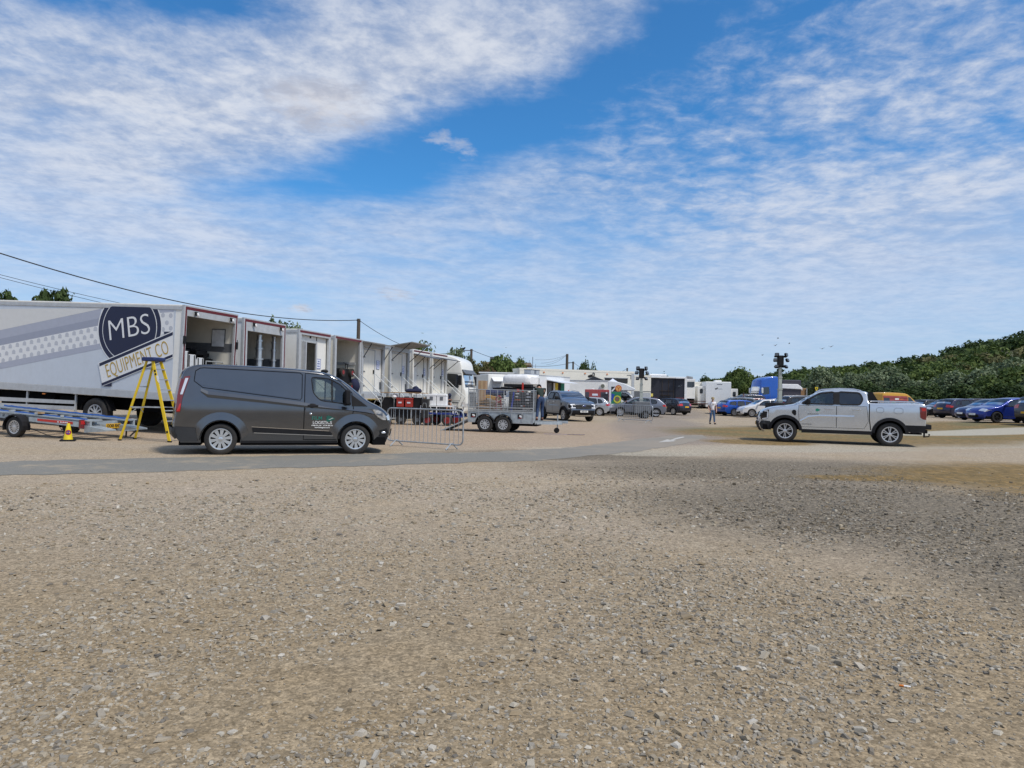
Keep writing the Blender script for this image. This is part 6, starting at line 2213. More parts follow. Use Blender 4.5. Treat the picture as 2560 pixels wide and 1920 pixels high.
def gazebo(label, px0, px1, ytop, ybase, Y, m):
 a, b = atY(px0, ybase, Y), atY(px1, ybase, Y)
 z1 = atY((px0 + px1) / 2, ytop, Y).z
 w = (b.x - a.x) / 2
 g = zg(a.x, Y)
 root = thing('gazebo', label, 'gazebo', ((a.x + b.x) / 2, Y + w, g))
 zb, zt = a.z - g, z1 - g
 mb = MB()
 n = 6
 for sx, sy in ((1, 0), (0, 1), (-1, 0), (0, -1)):
  for i in range(n):
   for j in range(n):
    def q(u, v):
     r = u
     t = -1 + 2 * v
     p = Vector((sx * w * r - sy * w * r * t, sy * w * r + sx * w * r * t, 0))
     p.z = zt - (zt - zb) * (r ** .85)
     return p
    mb.add([q(i / n, j / n), q((i + 1) / n, j / n), q((i + 1) / n, (j + 1) / n), q(i / n, (j + 1) / n)], [(0, 1, 2, 3)])
 for sx, sy in ((1, 0), (0, 1), (-1, 0), (0, -1)):
  mb.add([(sx * w - sy * w, sy * w + sx * w, zb), (sx * w + sy * w, sy * w - sx * w, zb), (sx * w + sy * w, sy * w - sx * w, zb - .22), (sx * w - sy * w, sy * w + sx * w, zb - .22)], [(0, 1, 2, 3)])
 mb.build('canopy', m, root, smooth=False, weld=True, recalc=False)
 mb = MB()
 for sx in (-1, 1):
  for sy in (-1, 1):
   mb.cyl((sx * w * .97, sy * w * .97, 0), (sx * w * .97, sy * w * .97, zb), .03)
 mb.build('leg', M_steel, root)
def light_tower(label, px, Y, ytop, ybase, wpx, base=True, spread=1.0):
 p = atY(px, ytop, Y)
 g = zg(p.x, Y)
 k = Y / F
 root = thing('light_tower', label, 'light tower', (p.x, Y, g))
 zt = p.z - g
 mb = MB()
 z = .9
 w = wpx * k
 n = 4
 for i in range(n):
  h = (zt - .35 - .9) / n
  ww = w * (1.25 - .16 * i)
  mb.box((0, 0, z + h / 2), (ww, ww, h)).box((0, 0, z + h - .04), (ww * 1.18, ww * 1.18, .07))
  z += h
 mb.build('mast', mat('mast_grey', (.40, .43, .40), .55, .2, dirt=.3), root)
 mb = MB().box((0, 0, zt - .12), (.42 * spread, .3, .85 * spread)).box((0, 0, zt - .45), (.95 * spread, .14, .10)).box((0, 0, zt + .12), (.95 * spread, .14, .10))
 mb.build('lamp_bracket', M_black, root, bevel=.03)
 for sx in (-1, 1):
  for kk, dz in enumerate((.30, -.12, -.62)):
   x = sx * (.36 + .10 * (kk == 1)) * spread
   rot = Matrix.Rotation(R(sx * 38), 3, 'Z') @ Matrix.Rotation(R(-8 - 14 * kk), 3, 'X')
   c = Vector((x, -.16, zt + dz * spread))
   o = MB().rbox(c, (.34 * spread, .12, .30 * spread), .07, rot).build('floodlight', M_black, root, smooth=True)
   MB().rbox(c + rot @ Vector((0, -.066, 0)), (.24 * spread, .012, .20 * spread), .04, rot).build('lamp_glass', mat('flood_glass', (.10, .105, .11), .2, coat=1), o, smooth=True)
 bw = .68
 mb = MB()
 if base:
  mb.span((-.55, -.6, .45), (.95, .8, 1.42))
  mb.build('engine_cover', M_black, root, bevel=.05)
  mb = MB()
  for x in (-.3, .35):
   mb.cyl((x, -.62, 1.05), (x, -.75, 1.05), .03).box((x, -.62, 1.15), (.16, .03, .08))
  mb.build('latch', M_steel, root)
 else:
  mb.span((-.55, -.5, .35), (.6, .6, 1.25)).build('engine_cover', M_dframe, root, bevel=.05)
 MB().span((-1.2, -.05, .35), (1.4, .05, .45)).span((-.05, -1.0, .3), (.05, 1.0, .38)).build('chassis', M_under, root)
 add_wheels(root, [(.2, y, .3) for y in (-.75, .85)], .3, .2, .18, 8, M_dframe)
 return root
def right_vehicles():
 # dark grey motorhome
 Y = 76
 p = atY(1982, 959, Y)
 g = zg(p.x, Y)
 k = Y / F
 zt = p.z - g
 root = thing('motorhome', 'dark grey backed motorhome with a white overhanging roof beyond the parked cars', 'motorhome', (p.x - .1, Y, g), R(-4))
 MB().rbox((0, 3, 1.2 + (zt - .7) / 2), (46 * k, 6, zt - .9), .12).build('body', mat('motorhome_grey', (.055, .05, .065), .45, var=.08), root, smooth=True)
 MB().prism([(-25 * k, zt - .55), (-25 * k, zt - .06), (14 * k, zt - .06), (25 * k, zt - .42), (25 * k, zt - .75), (21 * k, zt - .6)], -.15, 6, lambda u, v, w: Vector((u, w, v))).build('roof_cap', M_txtw, root, bevel=.05)
 MB().rbox((-14 * k, 1.5, zt + .02), (.6, .9, .2), .05).build('roof_vent', M_gframe, root, smooth=True)
 MB().span((6 * k, -.01, zt - 1.9), (17 * k, .0, zt - 1.83)).build('trim_line', M_gframe, root)
 MB().span((-22 * k, .2, .35), (22 * k, 5.8, 1.2)).build('skirt', M_white, root)
 add_wheels(root, [(x, y, .34) for x in (-20 * k, 20 * k) for y in (1.0, 4.6)], .34, .22, .2, 8, M_gframe)
 # brown box trailer
 p = atY(2008, 971, 80)
 g = zg(p.x, 80)
 root = thing('horsebox', 'small brown box trailer right of the dark motorhome', 'trailer', (p.x, 80, g))
 zt = p.z - g
 MB().span((-.32, 0, .5), (.30, 3, zt)).build('body', mat('brown_panel', (.26, .15, .07), .6), root, bevel=.05)
 MB().span((-.34, -.02, zt - .12), (.32, 3, zt + .03)).build('roof', M_card, root)
 MB().cyl((.36, -.1, .3), (.36, -.1, zt), .05).build('post', M_gframe, root)
 add_wheels(root, [(x, y, .3) for x in (-.3, .3) for y in (1.2,)], .3, .18, .18, 8, M_dframe)
 # yellow shield sign
 p = atY(2041, 968, 58)
 g = zg(p.x, 58)
 root = thing('yellow_sign', 'yellow shield shaped sign on a post in front of the hedge', 'sign', (p.x, 58, g), 0)
 zt = p.z - g
 MB().cyl((0, 0, 0), (0, 0, zt), .03).build('post', M_gframe, root)
 s = .14
 o = MB().prism([(-.9 * s, .2 * s), (-.8 * s, 1.0 * s), (.0, .8 * s), (.8 * s, 1.0 * s), (.9 * s, .2 * s), (.5 * s, -.5 * s), (.35 * s, -1.2 * s), (-.35 * s, -1.2 * s), (-.5 * s, -.5 * s)], -.03, -.01, lambda u, v, w: Vector((u, w, zt - .12 + v))).build('sign_plate', mat('sign_yellow', (.72, .55, .03), .5), root)
 MB().span((-.06, -.035, zt - .12), (.06, -.03, zt - .09)).span((-.02, -.035, zt - .2), (.02, -.03, zt - .04)).build('sign_mark', M_black, o)
 # red van with yellow roof
 p = atY(2229, 1040, 64)
 g = zg(p.x, 64)
 root = thing('locations_van', 'red sided van with a yellow roof behind the silver pickup load bed', 'van', (p.x, 64, g), R(12))
 yel = mat('van_yellow', (.55, .29, .02), .4, coat=.4)
 prof = [(-1.7, .3), (-1.72, 1.0), (-1.68, 1.7), (-1.55, 1.95), (-1.2, 2.0), (.5, 1.98), (1.0, 1.86), (1.7, 1.2), (2.2, 1.0), (2.36, .7), (2.3, .3)]
 sh = Shell(prof, W=.95, belt=1.1, roof=2.0, tumble=.12, xr=-1.0, xf=1.5, rw=.33, ra=.4, sill=.3, r=.07, step=.1, it=1, pf=(.18, .8), pr=(.05, .3))
 gw = sh.run(1.04, 1.66, 1.2)
 sh.body('body', yel, root, [], (gw,))
 sh.under(root)
 mb = MB()
 sh.strip(mb, gw, -.9, .9, -.003)
 mb.build('windscreen', M_glassw, root)
 red = mat('van_red', (.28, .05, .05), .5)
 for sd in (-1, 1):
  mb = MB()
  sh.side(mb, [(-1.62, .5), (-1.62, 1.72), (.86, 1.70), (.88, .5)], sd, .01)
  mb.build('red_side', red, root, smooth=True)
  mb = MB()
  sh.side(mb, [(.92, 1.08), (.92, 1.65), (1.15, 1.6), (1.5, 1.2), (1.45, 1.08)], sd, .012)
  sh.side(mb, [(-1.58, .9), (-1.58, 1.5), (-1.0, 1.5), (-1.0, .9)], sd, .014)
  mb.build('window', M_glassd, root)
  mb = MB()
  sh.ribbon(mb, [(-1.6, 1.52), (.86, 1.52)], .03, sd, .016)
  mb.build('panel_seam', M_black, root)
 add_wheels(root, [(x, sd * .85, .33) for x in (-1.0, 1.5) for sd in (1, -1)], .33, .2, .2, 8, M_gframe)
 y = lambda z: -(sh.Y(0, z) + .016)
 text_mesh('LOCATIONS', 'lettering', M_txt, root, frame(Vector((.08, y(1.18), 1.18)), (1, 0, 0), (0, 0, 1)), .27, .82, .006, bold=.012)
 MB().span((-.45, y(1.42), 1.36), (-.05, y(1.42) + .006, 1.5)).build('white_mark', M_txtw, root)
 MB().span((0, y(1.42), 1.4), (.4, y(1.42) + .006, 1.45)).build('orange_mark', M_amber, root)
 MB().ell((-.62, y(1.1), 1.1), (.22, .01, .18)).build('green_mark', mat('mark_green', (.12, .30, .08), .6), root)
 for k in range(1):
  MB().rbox((-.1, 0, 1.99), (.15, .3, .08), .02).build('roof_bracket', M_black, root)
# ------------------------------------------------------------------ poles, wires, house, birds
def poles():
 tops = {}
 for k, (px, py, Y, lb) in enumerate(((897, 797, 58, 'tall timber utility pole rising behind the fourth lorry'), (1178.7, 872.6, 84, 'utility pole with a bird on its arm behind the white lorry cab'),
           (1418, 885, 90, 'dark utility pole standing behind the very long white trailer'), (1433, 904, 110, 'short leaning utility pole right of the dark pole'), (1568, 920, 125, 'far utility pole just above the end of the long white trailer'))):
  p = atY(px, py, Y)
  g = zg(p.x, Y)
  root = thing('utility_pole', lb, 'utility pole', (p.x, Y, g), 0, 'utility poles carrying wires')
  h = p.z - g
  r = .14 if k != 2 else .17
  MB().cyl((0, 0, -.3), (0, 0, h), r * 1.2, r, 10).build('pole', mat('pole_timber', (.085, .07, .055), .9, var=.3, scale=12), root, smooth=True)
  if k in (1, 3):
   MB().box((-.55, 0, h - .18), (1.1, .1, .1)).build('cross_arm', M_dframe, root)
  mb = MB()
  for q in (-.12, .12):
   mb.ell((q, -.1, h - .12), (.05, .05, .08))
  mb.build('insulator', M_dframe, root)
  tops[k] = Vector((p.x, Y, p.z - .1))
 arm = tops[1] + Vector((-1.0, 0, -.1))
 b = thing('perched_bird', 'dark bird perched on the arm of a utility pole', 'bird', arm + Vector((0, 0, .03)))
 MB().ell((0, 0, .16), (.26, .1, .14), rot=Matrix.Rotation(R(-20), 3, 'Y')).ell((.2, 0, .3), (.09, .07, .08)).cyl((.27, 0, .30), (.38, 0, .28), .02, .004).cyl((0, .03, 0), (0, .03, .1), .01).build('body', M_black, b, smooth=True)
 MB().prism([(-.2, .1), (-.5, .02), (-.48, .12), (-.2, .22)], -.05, .05, lambda u, v, w: Vector((u, w, v))).build('tail', M_black, b)
 M_wire = mat('wire_black', (.02, .02, .022), .7)
 def wire(lb, a, b, sag, r=.018, n=24):
  pts = [a.lerp(b, k / n) - Vector((0, 0, sag * 4 * (k / n) * (1 - k / n))) for k in range(n + 1)]
  o = MB().tube(pts, r, 5).build('overhead_wire', M_wire, None, smooth=True)
  tag(o, lb, 'wire', 'overhead wires')
 wire('thick overhead wire sweeping down from the upper left to the tall timber pole', atY(-160, 580, 30), tops[0], 1.15, .030)
 wire('thin upper wire of the faint pair above the nearest lorry', atY(-120, 655, 44), atY(420, 782, 60), .15, .018)
 wire('thin lower wire of the faint pair above the nearest lorry', atY(-120, 662, 44.4), atY(380, 785, 60.4), .10, .018)
 wire('overhead wire dropping from the tall timber pole to the pole with the bird', tops[0], tops[1] + Vector((-1, 0, -.1)), 1.3, .022)
 wire('overhead wire from the bird pole over the green bushes to the short pole', tops[1], tops[3], 1.2, .026)
 wire('wire running right from the short leaning pole', tops[3], tops[4], 1.6, .026)
 for k, (px, py) in enumerate(((1338, 899), (1352, 908), (1366, 912))):
  wire(('topmost', 'middle', 'lowest')[k] + ' of three faint wires fanning left from the dark utility pole', tops[2], atY(px, py, 82), .25, .012)
def house():
 Y = 84
 a, b = atY(1222, 905, Y), atY(1327, 910, Y)
 g = 0.6
 L = b.x - a.x
 root = thing('flat_roofed_house', 'brown flat roofed house half hidden behind the green bushes', 'house', ((a.x + b.x) / 2, Y, g), R(-3))
 zt = a.z - g
 MB().span((-L / 2, 0, 0), (L / 2 - .6, 6, zt - .3)).build('wall', mat('house_wall', (.20, .15, .11), .9, var=.2, scale=3), root)
 MB().span((-L / 2 - .3, -.5, zt - .3), (L / 2, 6.4, zt)).build('roof', mat('house_roof', (.16, .12, .09), .8, var=.15), root)
 MB().span((-L / 2 - .3, -.52, zt - .3), (L / 2, -.5, zt - .05)).build('fascia', mat('house_fascia', (.33, .26, .18), .8), root)
 p = atY(1219, 890, Y)
 MB().span((-L / 2 - .0, 1.5, 0), (-L / 2 + .7, 2.3, p.z - g)).build('chimney', M_dframe, root)
 mb = MB()
 for x in (-1.2, .3, 1.2):
  mb.span((x - .4, -.02, zt - 1.9), (x + .4, .0, zt - .8))
 mb.build('window', M_glassd, root)
 p = atY(1332, 892, 80)
 root = thing('aerial_mast', 'thin television aerial mast above the long white trailer', 'aerial', (p.x, 80, .6))
 mb = MB().cyl((0, 0, 0), (0, 0, p.z - .6), .035)
 mb.build('mast', M_dframe, root)
 mb = MB().cyl((-.4, 0, p.z - 1.9), (.35, 0, p.z - 1.9), .02).cyl((-.38, 0, p.z - 2.3), (-.38, 0, p.z - 1.0), .018).cyl((.34, 0, p.z - 2.2), (.34, 0, p.z - 1.4), .018).box((.3, 0, p.z - 2.2), (.35, .05, .25))
 mb.build('aerial_rod', M_dframe, root)
def gulls():
 for k, (px, py, Y, a) in enumerate(((1938, 864, 110, 20), (1973, 859, 125, -15), (2055, 872, 100, 30), (2077, 867, 98, 24), (1906, 888, 130, 5), (1945, 846, 120, -25), (1641, 900, 120, 10))):
  p = atY(px, py, Y)
  root = thing('gull', 'small gull flying above the hill at the right' if k < 6 else 'lone small gull flying above the dark fronted trailer', 'bird', p, R(a), 'gulls in flight', .75)
  MB().ell((0, 0, 0), (.22, .07, .07)).build('body', M_gframe, root, smooth=True)
  for sd in (-1, 1):
   MB().prism([(.06, 0), (-.10, 0), (-.06, .3), (-.02, .62), (.04, .6), (.12, .3)], 0, .015, lambda u, v, w: Vector((u, sd * v, w + .18 * math.sin(v * 2.6)))).build('wing', M_dframe, root)
# ------------------------------------------------------------------ people
def skinned(name, chains, m, parent, sub=1):
 """chains: lists of (point, radius) ; the first point of a later chain may repeat an earlier point to join on"""
 V, Rd, E, idx = [], [], [], {}
 for ch in chains:
  last = None
  for p, r in ch:
   k = tuple(round(c, 4) for c in p)
   if k not in idx:
    idx[k] = len(V)
    V.append(p)
    Rd.append(r)
   i = idx[k]
   if last is not None and last != i and (last, i) not in E and (i, last) not in E:
    E.append((last, i))
   last = i
 me = bpy.data.meshes.new(name)
 me.from_pydata(V, E, [])
 o = bpy.data.objects.new(name, me)
 COL.objects.link(o)
 md = o.modifiers.new('skin', 'SKIN')
 md.use_smooth_shade = True
 ld = me.skin_vertices[0].data
 for i, r in enumerate(Rd):
  ld[i].radius = (r, r) if not isinstance(r, tuple) else r
  ld[i].use_root = (i == 0)
 if sub:
  s = o.modifiers.new('sub', 'SUBSURF')
  s.levels = s.render_levels = sub
 dg = bpy.context.evaluated_depsgraph_get()
 nm = bpy.data.meshes.new_from_object(o.evaluated_get(dg))
 nm.name = name
 bpy.data.objects.remove(o)
 bpy.data.meshes.remove(me)
 nm.materials.clear()
 nm.materials.append(m)
 nm.polygons.foreach_set('use_smooth', [True] * len(nm.polygons))
 r = bpy.data.objects.new(name, nm)
 COL.objects.link(r)
 r.parent = parent
 return r
def figure(label, loc, rz, J, shirt, trousers, shoe, hair, cap=None, shorts=False, sc=1.0, print_=None, long_sleeve=False):
 """J: joints of the pose, metres, the person facing -Y"""
 root = thing('person', label, 'person', loc, rz, None, sc)
 g = lambda k: Vector(J[k])
 pel, sp, ch, nk, hd = g('pelvis'), g('spine'), g('chest'), g('neck'), g('head')
 up = (hd - nk).normalized()
 fw = Vector(J.get('face', (0, -1, 0))).normalized()
 fw = (fw - up * fw.dot(up)).normalized()
 sd = up.cross(fw)
 ht = hd + up * .16
 chains = [[(pel, .115), (sp, .11), (ch, .125), (nk, .055), (hd - up * .02 + fw * .012, .066), (hd + up * .07, .088), (ht, .062)],
    [(hd + up * .055, .088), (hd + up * .045 + fw * .095, .02)]]
 chains[1][0] = chains[0][5]
 for s in 'lr':
  sh, el, wr, hand = g('sh' + s), g('el' + s), g('wr' + s), g('ha' + s)
  chains.append([(ch, .125), (sh, .06), (sh.lerp(el, .5), .05), (el, .041), (el.lerp(wr, .5), .038), (wr, .027), (hand, .034)])
  d = (hand - wr).normalized()
  w = d.cross(Vector((0, 0, 1)))
  w = w.normalized() if w.length > .1 else Vector((1, 0, 0))
  n = w.cross(d)
  for q, ln in ((-1.5, .062), (-.5, .074), (.5, .07), (1.5, .055)):
   b = hand + d * .045 + w * (.017 * q)
   chains.append([(hand, .034), (b, .0095), (b + d * ln * .55 - n * .012, .0085), (b + d * ln - n * .03, .007)])
  b = hand + w * .03
  chains.append([(hand, .034), (b + d * .02 - n * .012, .01), (b + d * .055 - n * .02, .0085)])
  hp, kn, an, to = g('hip' + s), g('kn' + s), g('an' + s), g('to' + s)
  chains.append([(pel, .115), (hp, .088), (hp.lerp(kn, .5), .075), (kn, .055), (kn.lerp(an, .35), .055), (an, .038), (to, .035)])
 body = skinned('body', chains, M_skin, root)
 # face
 for s in (-1, 1):
  MB().ell(hd + up * .075 + fw * .083 + sd * .032 * s, (.013, .013, .010)).build('eye', M_txtw if False else M_hair, root, smooth=True)
  MB().ell(hd + up * .06 + sd * .090 * s, (.018, .022, .03)).build('ear', M_skin, root, smooth=True)
 MB().ell(hd + up * .005 + fw * .078, (.025, .01, .008)).build('mouth', mat('lips', (.33, .12, .10), .5), root, smooth=True)
 rot = Matrix((sd, -fw, up)).transposed()
 MB().ell(hd + up * .095 - fw * .012, (.098, .112, .10), 16, 10, rot, f=lambda p: Vector((p.x, p.y, max(p.z, -.03 if p.y > -.02 else .035)))).build('hair', hair, root, smooth=True)
 if cap is not None:
  mb = MB().ell(hd + up * .105 - fw * .008, (.104, .118, .098), 16, 10, rot, f=lambda p: Vector((p.x, p.y, max(p.z, -.0))))
  mb.ell(hd + up * .115 + fw * .135, (.075, .09, .012), 12, 6, rot)
  mb.build('cap', cap, root, smooth=True)
 # clothes
 c2_ = [[(pel - (sp - pel) * .22, .13), (pel + (sp - pel) * .2, .145), (sp, .135), (ch, .152), (ch.lerp(nk, .62), .082)]]
 for s in 'lr':
  sh, el, wr = g('sh' + s), g('el' + s), g('wr' + s)
  e = [(ch, .152), (sh, .083), (sh.lerp(el, .55), .073)]
  e += [(el, .062), (el.lerp(wr, .85), .05)] if long_sleeve else [(sh.lerp(el, .72), .068)]
  c2_.append(e)
 so = skinned('jacket' if long_sleeve else 'shirt', c2_, shirt, root)
 c3_ = []
 for s in 'lr':
  hp, kn, an = g('hip' + s), g('kn' + s), g('an' + s)
  e = [(pel.lerp(sp, .45), .128), (pel + Vector((0, 0, .02)), .137), (hp, .108), (hp.lerp(kn, .5), .092)]
  e += [(kn, .072), (kn.lerp(an, .5), .066), (kn.lerp(an, .93), .056)] if not shorts else [(hp.lerp(kn, .8), .088)]
  c3_.append(e)
 skinned('shorts' if shorts else 'trousers', c3_, trousers, root)
 for s in 'lr':
  an, to = g('an' + s), g('to' + s)
  d = (to - an)
  MB().ell(an.lerp(to, .55) - Vector((0, 0, .015)), (.05, .145, .055), 12, 8, Matrix.Rotation(math.atan2(d.x, -d.y) if abs(d.x) + abs(d.y) > .01 else 0, 3, 'Z'), f=lambda p: Vector((p.x, p.y, max(p.z, -.045)))).build('shoe', shoe, root, smooth=True)
 if print_:
  mb = MB()
  for k, (w, x) in enumerate(((.05, -.06), (.06, .0), (.045, .06))):
   mb.box((x, ch.y - .158, ch.z - .03), (w, .008, .05))
  mb.build('shirt_print', print_, root)
 return root
def stance():
 return dict(pelvis=(0, 0, .95), spine=(0, -.01, 1.16), chest=(0, .0, 1.36), neck=(0, -.01, 1.52), head=(0, -.035, 1.60),
    shl=(.18, 0, 1.43), shr=(-.18, 0, 1.43), ell=(.27, .03, 1.15), elr=(-.27, .03, 1.15), wrl=(.24, -.10, .93), wrr=(-.24, -.10, .93), hal=(.22, -.14, .87), har=(-.22, -.14, .87),
    hipl=(.09, 0, .90), hipr=(-.09, 0, .90), knl=(.10, -.10, .50), knr=(-.10, -.01, .49), anl=(.10, -.16, .10), anr=(-.10, .14, .12), tol=(.11, -.30, .05), tor=(-.10, .02, .05))
def people(TM, tx1, thw):
 jeans = mat('blue_denim', (.055, .105, .20), .85, var=.3, scale=14)
 jeans2 = mat('dark_denim', (.025, .05, .12), .85, var=.3, scale=14)
 boots = mat('dark_boots', (.03, .02, .016), .7)
 p = at(1780, 1061)
 figure('man in a white printed t-shirt and blue jeans walking towards the camera', p, R(6), stance(), mat('white_tee', (.74, .72, .76), .9, var=.05), jeans, boots, M_hair,
   mat('khaki_cap', (.30, .24, .13), .9), sc=.93, print_=mat('print_dark', (.10, .09, .08), .8))
 # man on the drawbar of the mesh trailer, leaning into the cage with his back to the camera
 J = dict(pelvis=(0, .0, .88), spine=(-.02, -.10, 1.05), chest=(-.05, -.22, 1.20), neck=(-.08, -.33, 1.31), head=(-.10, -.39, 1.33), face=(-.3, -.8, -.7),
    shl=(.13, -.22, 1.26), shr=(-.23, -.24, 1.25), ell=(.17, -.40, 1.03), elr=(-.27, -.34, .98), wrl=(.10, -.50, .85), wrr=(-.22, -.42, .76), hal=(.08, -.55, .80), har=(-.20, -.46, .69),
    hipl=(.09, .02, .84), hipr=(-.09, .02, .84), knl=(.15, .02, .45), knr=(-.08, -.04, .45), anl=(.22, .16, .10), anr=(-.08, .03, .08), tol=(.24, .02, .05), tor=(-.10, -.12, .05))
 q = TM @ Vector((tx1 + .17, -.12, .50))
 figure('man in a dark green shirt and jeans leaning over the front of the mesh trailer', q, R(180 + 22), J, mat('dark_green_shirt', (.018, .032, .026), .9), jeans2, mat('red_brown_boots', (.10, .03, .02), .7), M_hair)
 # seated man with navy cap and bare knees
 J = dict(pelvis=(0, 0, .95), spine=(0, -.06, 1.13), chest=(0, -.18, 1.29), neck=(0, -.31, 1.39), head=(0, -.39, 1.40), face=(0, -.8, -.6),
    shl=(.19, -.17, 1.34), shr=(-.19, -.17, 1.34), ell=(.27, -.28, 1.10), elr=(-.27, -.28, 1.10), wrl=(.14, -.48, 1.14), wrr=(-.12, -.50, 1.16), hal=(.10, -.54, 1.17), har=(-.08, -.56, 1.19),
    hipl=(.10, -.02, .93), hipr=(-.10, -.02, .93), knl=(.14, -.46, 1.0), knr=(-.14, -.46, 1.02), anl=(.13, -.42, .60), anr=(-.13, -.42, .62), tol=(.13, -.56, .56), tor=(-.13, -.56, .58))
 p = atY(1107, 1000, 38.5)
 figure('man in a navy cap, dark jacket and shorts sitting hunched beside the blue cart', (p.x, p.y, 0), R(52), J, mat('dark_jacket', (.012, .014, .026), .9), M_navy, boots, M_hair, mat('navy_cap', (.012, .018, .05), .9), True, long_sleeve=True)
 t = thing('seat_crate', 'dark equipment crate under the seated man', 'crate', (p.x - .06, p.y + .02, 0), R(52))
 MB().span((-.35, -.28, 0), (.35, .32, .82)).build('crate_body', M_black, t, bevel=.02)
 MB().span((-.3, -.62, 0), (.3, -.30, .50)).build('crate_step', M_dframe, t, bevel=.02)
 p = atY(1858, 990, 73)
 g = zg(p.x, 73)
 J = stance()
 figure('person in a dark cap standing behind the grey car, only head and shoulders showing', (p.x, 73, g), R(30), J, mat('grey_top', (.10, .09, .13), .9), jeans2, boots, M_hair, M_black, sc=(p.z + .35 - g) / 1.8)
# ------------------------------------------------------------------ vegetation
def leaf_mesh(name, crowns, n, size, m, seed, lobes=11, flat=.75):
 """leaf cards over lumpy crowns; crowns: (centre, radii, weight)"""
 rg = np.random.default_rng(seed)
 Vs, tint = [], []
 tw = sum(c[2] for c in crowns)
 for c, r, w in crowns:
  k = int(n * w / tw)
  # lobes on the upper shell
  d = rg.normal(size=(lobes, 3))
  d /= np.linalg.norm(d, axis=1)[:, None]
  d[:, 2] = np.abs(d[:, 2]) * 1.1 - .25
  lc = d * rg.uniform(.45, .78, (lobes, 1))
  lr = rg.uniform(.28, .48, lobes)
  lt = rg.uniform(0, 1, lobes)
  li = rg.integers(0, lobes, k)
  q = rg.normal(size=(k, 3))
  q /= np.linalg.norm(q, axis=1)[:, None]
  rad = lr[li] * rg.uniform(.55, 1.0, k) ** .5 * (1 + .25 * rg.normal(size=k) * (rg.random(k) < .12))
  P = (lc[li] + q * rad[:, None]) * np.array(r) + np.array(c)
  nrm = q + lc[li] * .5 + rg.normal(size=(k, 3)) * .55
  nrm /= np.linalg.norm(nrm, axis=1)[:, None]
  a = np.cross(nrm, rg.normal(size=(k, 3)))
  a /= np.linalg.norm(a, axis=1)[:, None] + 1e-9
  b = np.cross(nrm, a)
  s = size * rg.uniform(.6, 1.4, k)[:, None]
  a *= s
  b *= s * flat
  Vs.append(np.stack([P - a, P - b * .8, P + a, P + b * .8], 1).reshape(-1, 3))
  tint.append(np.clip(lt[li] * .55 + rg.uniform(0, .45, k), 0, 1))
 V = np.concatenate(Vs)
 T = np.concatenate(tint)
 k = len(T)
 me = bpy.data.meshes.new(name)
 me.vertices.add(4 * k)
 me.vertices.foreach_set('co', V.astype(np.float32).ravel())
 me.loops.add(4 * k)
 me.loops.foreach_set('vertex_index', np.arange(4 * k, dtype=np.int32))
 me.polygons.add(k)
 me.polygons.foreach_set('loop_start', np.arange(0, 4 * k, 4, dtype=np.int32))
 me.update(calc_edges=True)
 at_ = me.attributes.new('tint', 'FLOAT', 'FACE')
 at_.data.foreach_set('value', T.astype(np.float32))
 me.materials.append(m)
 return me
L_green = leafmat('leaf_green', (.030, .062, .013), (.15, .20, .05))
L_dark = leafmat('leaf_dark', (.018, .038, .012), (.082, .125, .036))
L_grey = leafmat('leaf_silver', (.04, .075, .028), (.27, .32, .19))
L_olive = leafmat('leaf_olive', (.06, .068, .022), (.19, .18, .075))
L_red = leafmat('leaf_red_brown', (.06, .035, .02), (.15, .10, .045))
M_bark = mat('bark', (.07, .055, .04), .95, var=.3, bump=.4, scale=8)
def trunk_mb(h, r, spread, seed, limbs=6):
 rr = random.Random(seed)
 mb = MB().tube([(0, 0, -.3), (rr.uniform(-.1, .1), rr.uniform(-.1, .1), h * .35), (rr.uniform(-.2, .2), rr.uniform(-.2, .2), h * .75)], [r, r * .8, r * .4], 8)
 for k in range(limbs):
  a = rr.uniform(0, 6.28)
  z0 = h * rr.uniform(.2, .55)
  e = Vector((math.cos(a) * spread * rr.uniform(.5, .9), math.sin(a) * spread * rr.uniform(.5, .9), h * rr.uniform(.6, .95)))
  mb.tube([Vector((0, 0, z0)), Vector((e.x * .45, e.y * .45, z0 + (e.z - z0) * .35)), e], [r * .5, r * .3, r * .1], 6)
 return mb
VARS = {}
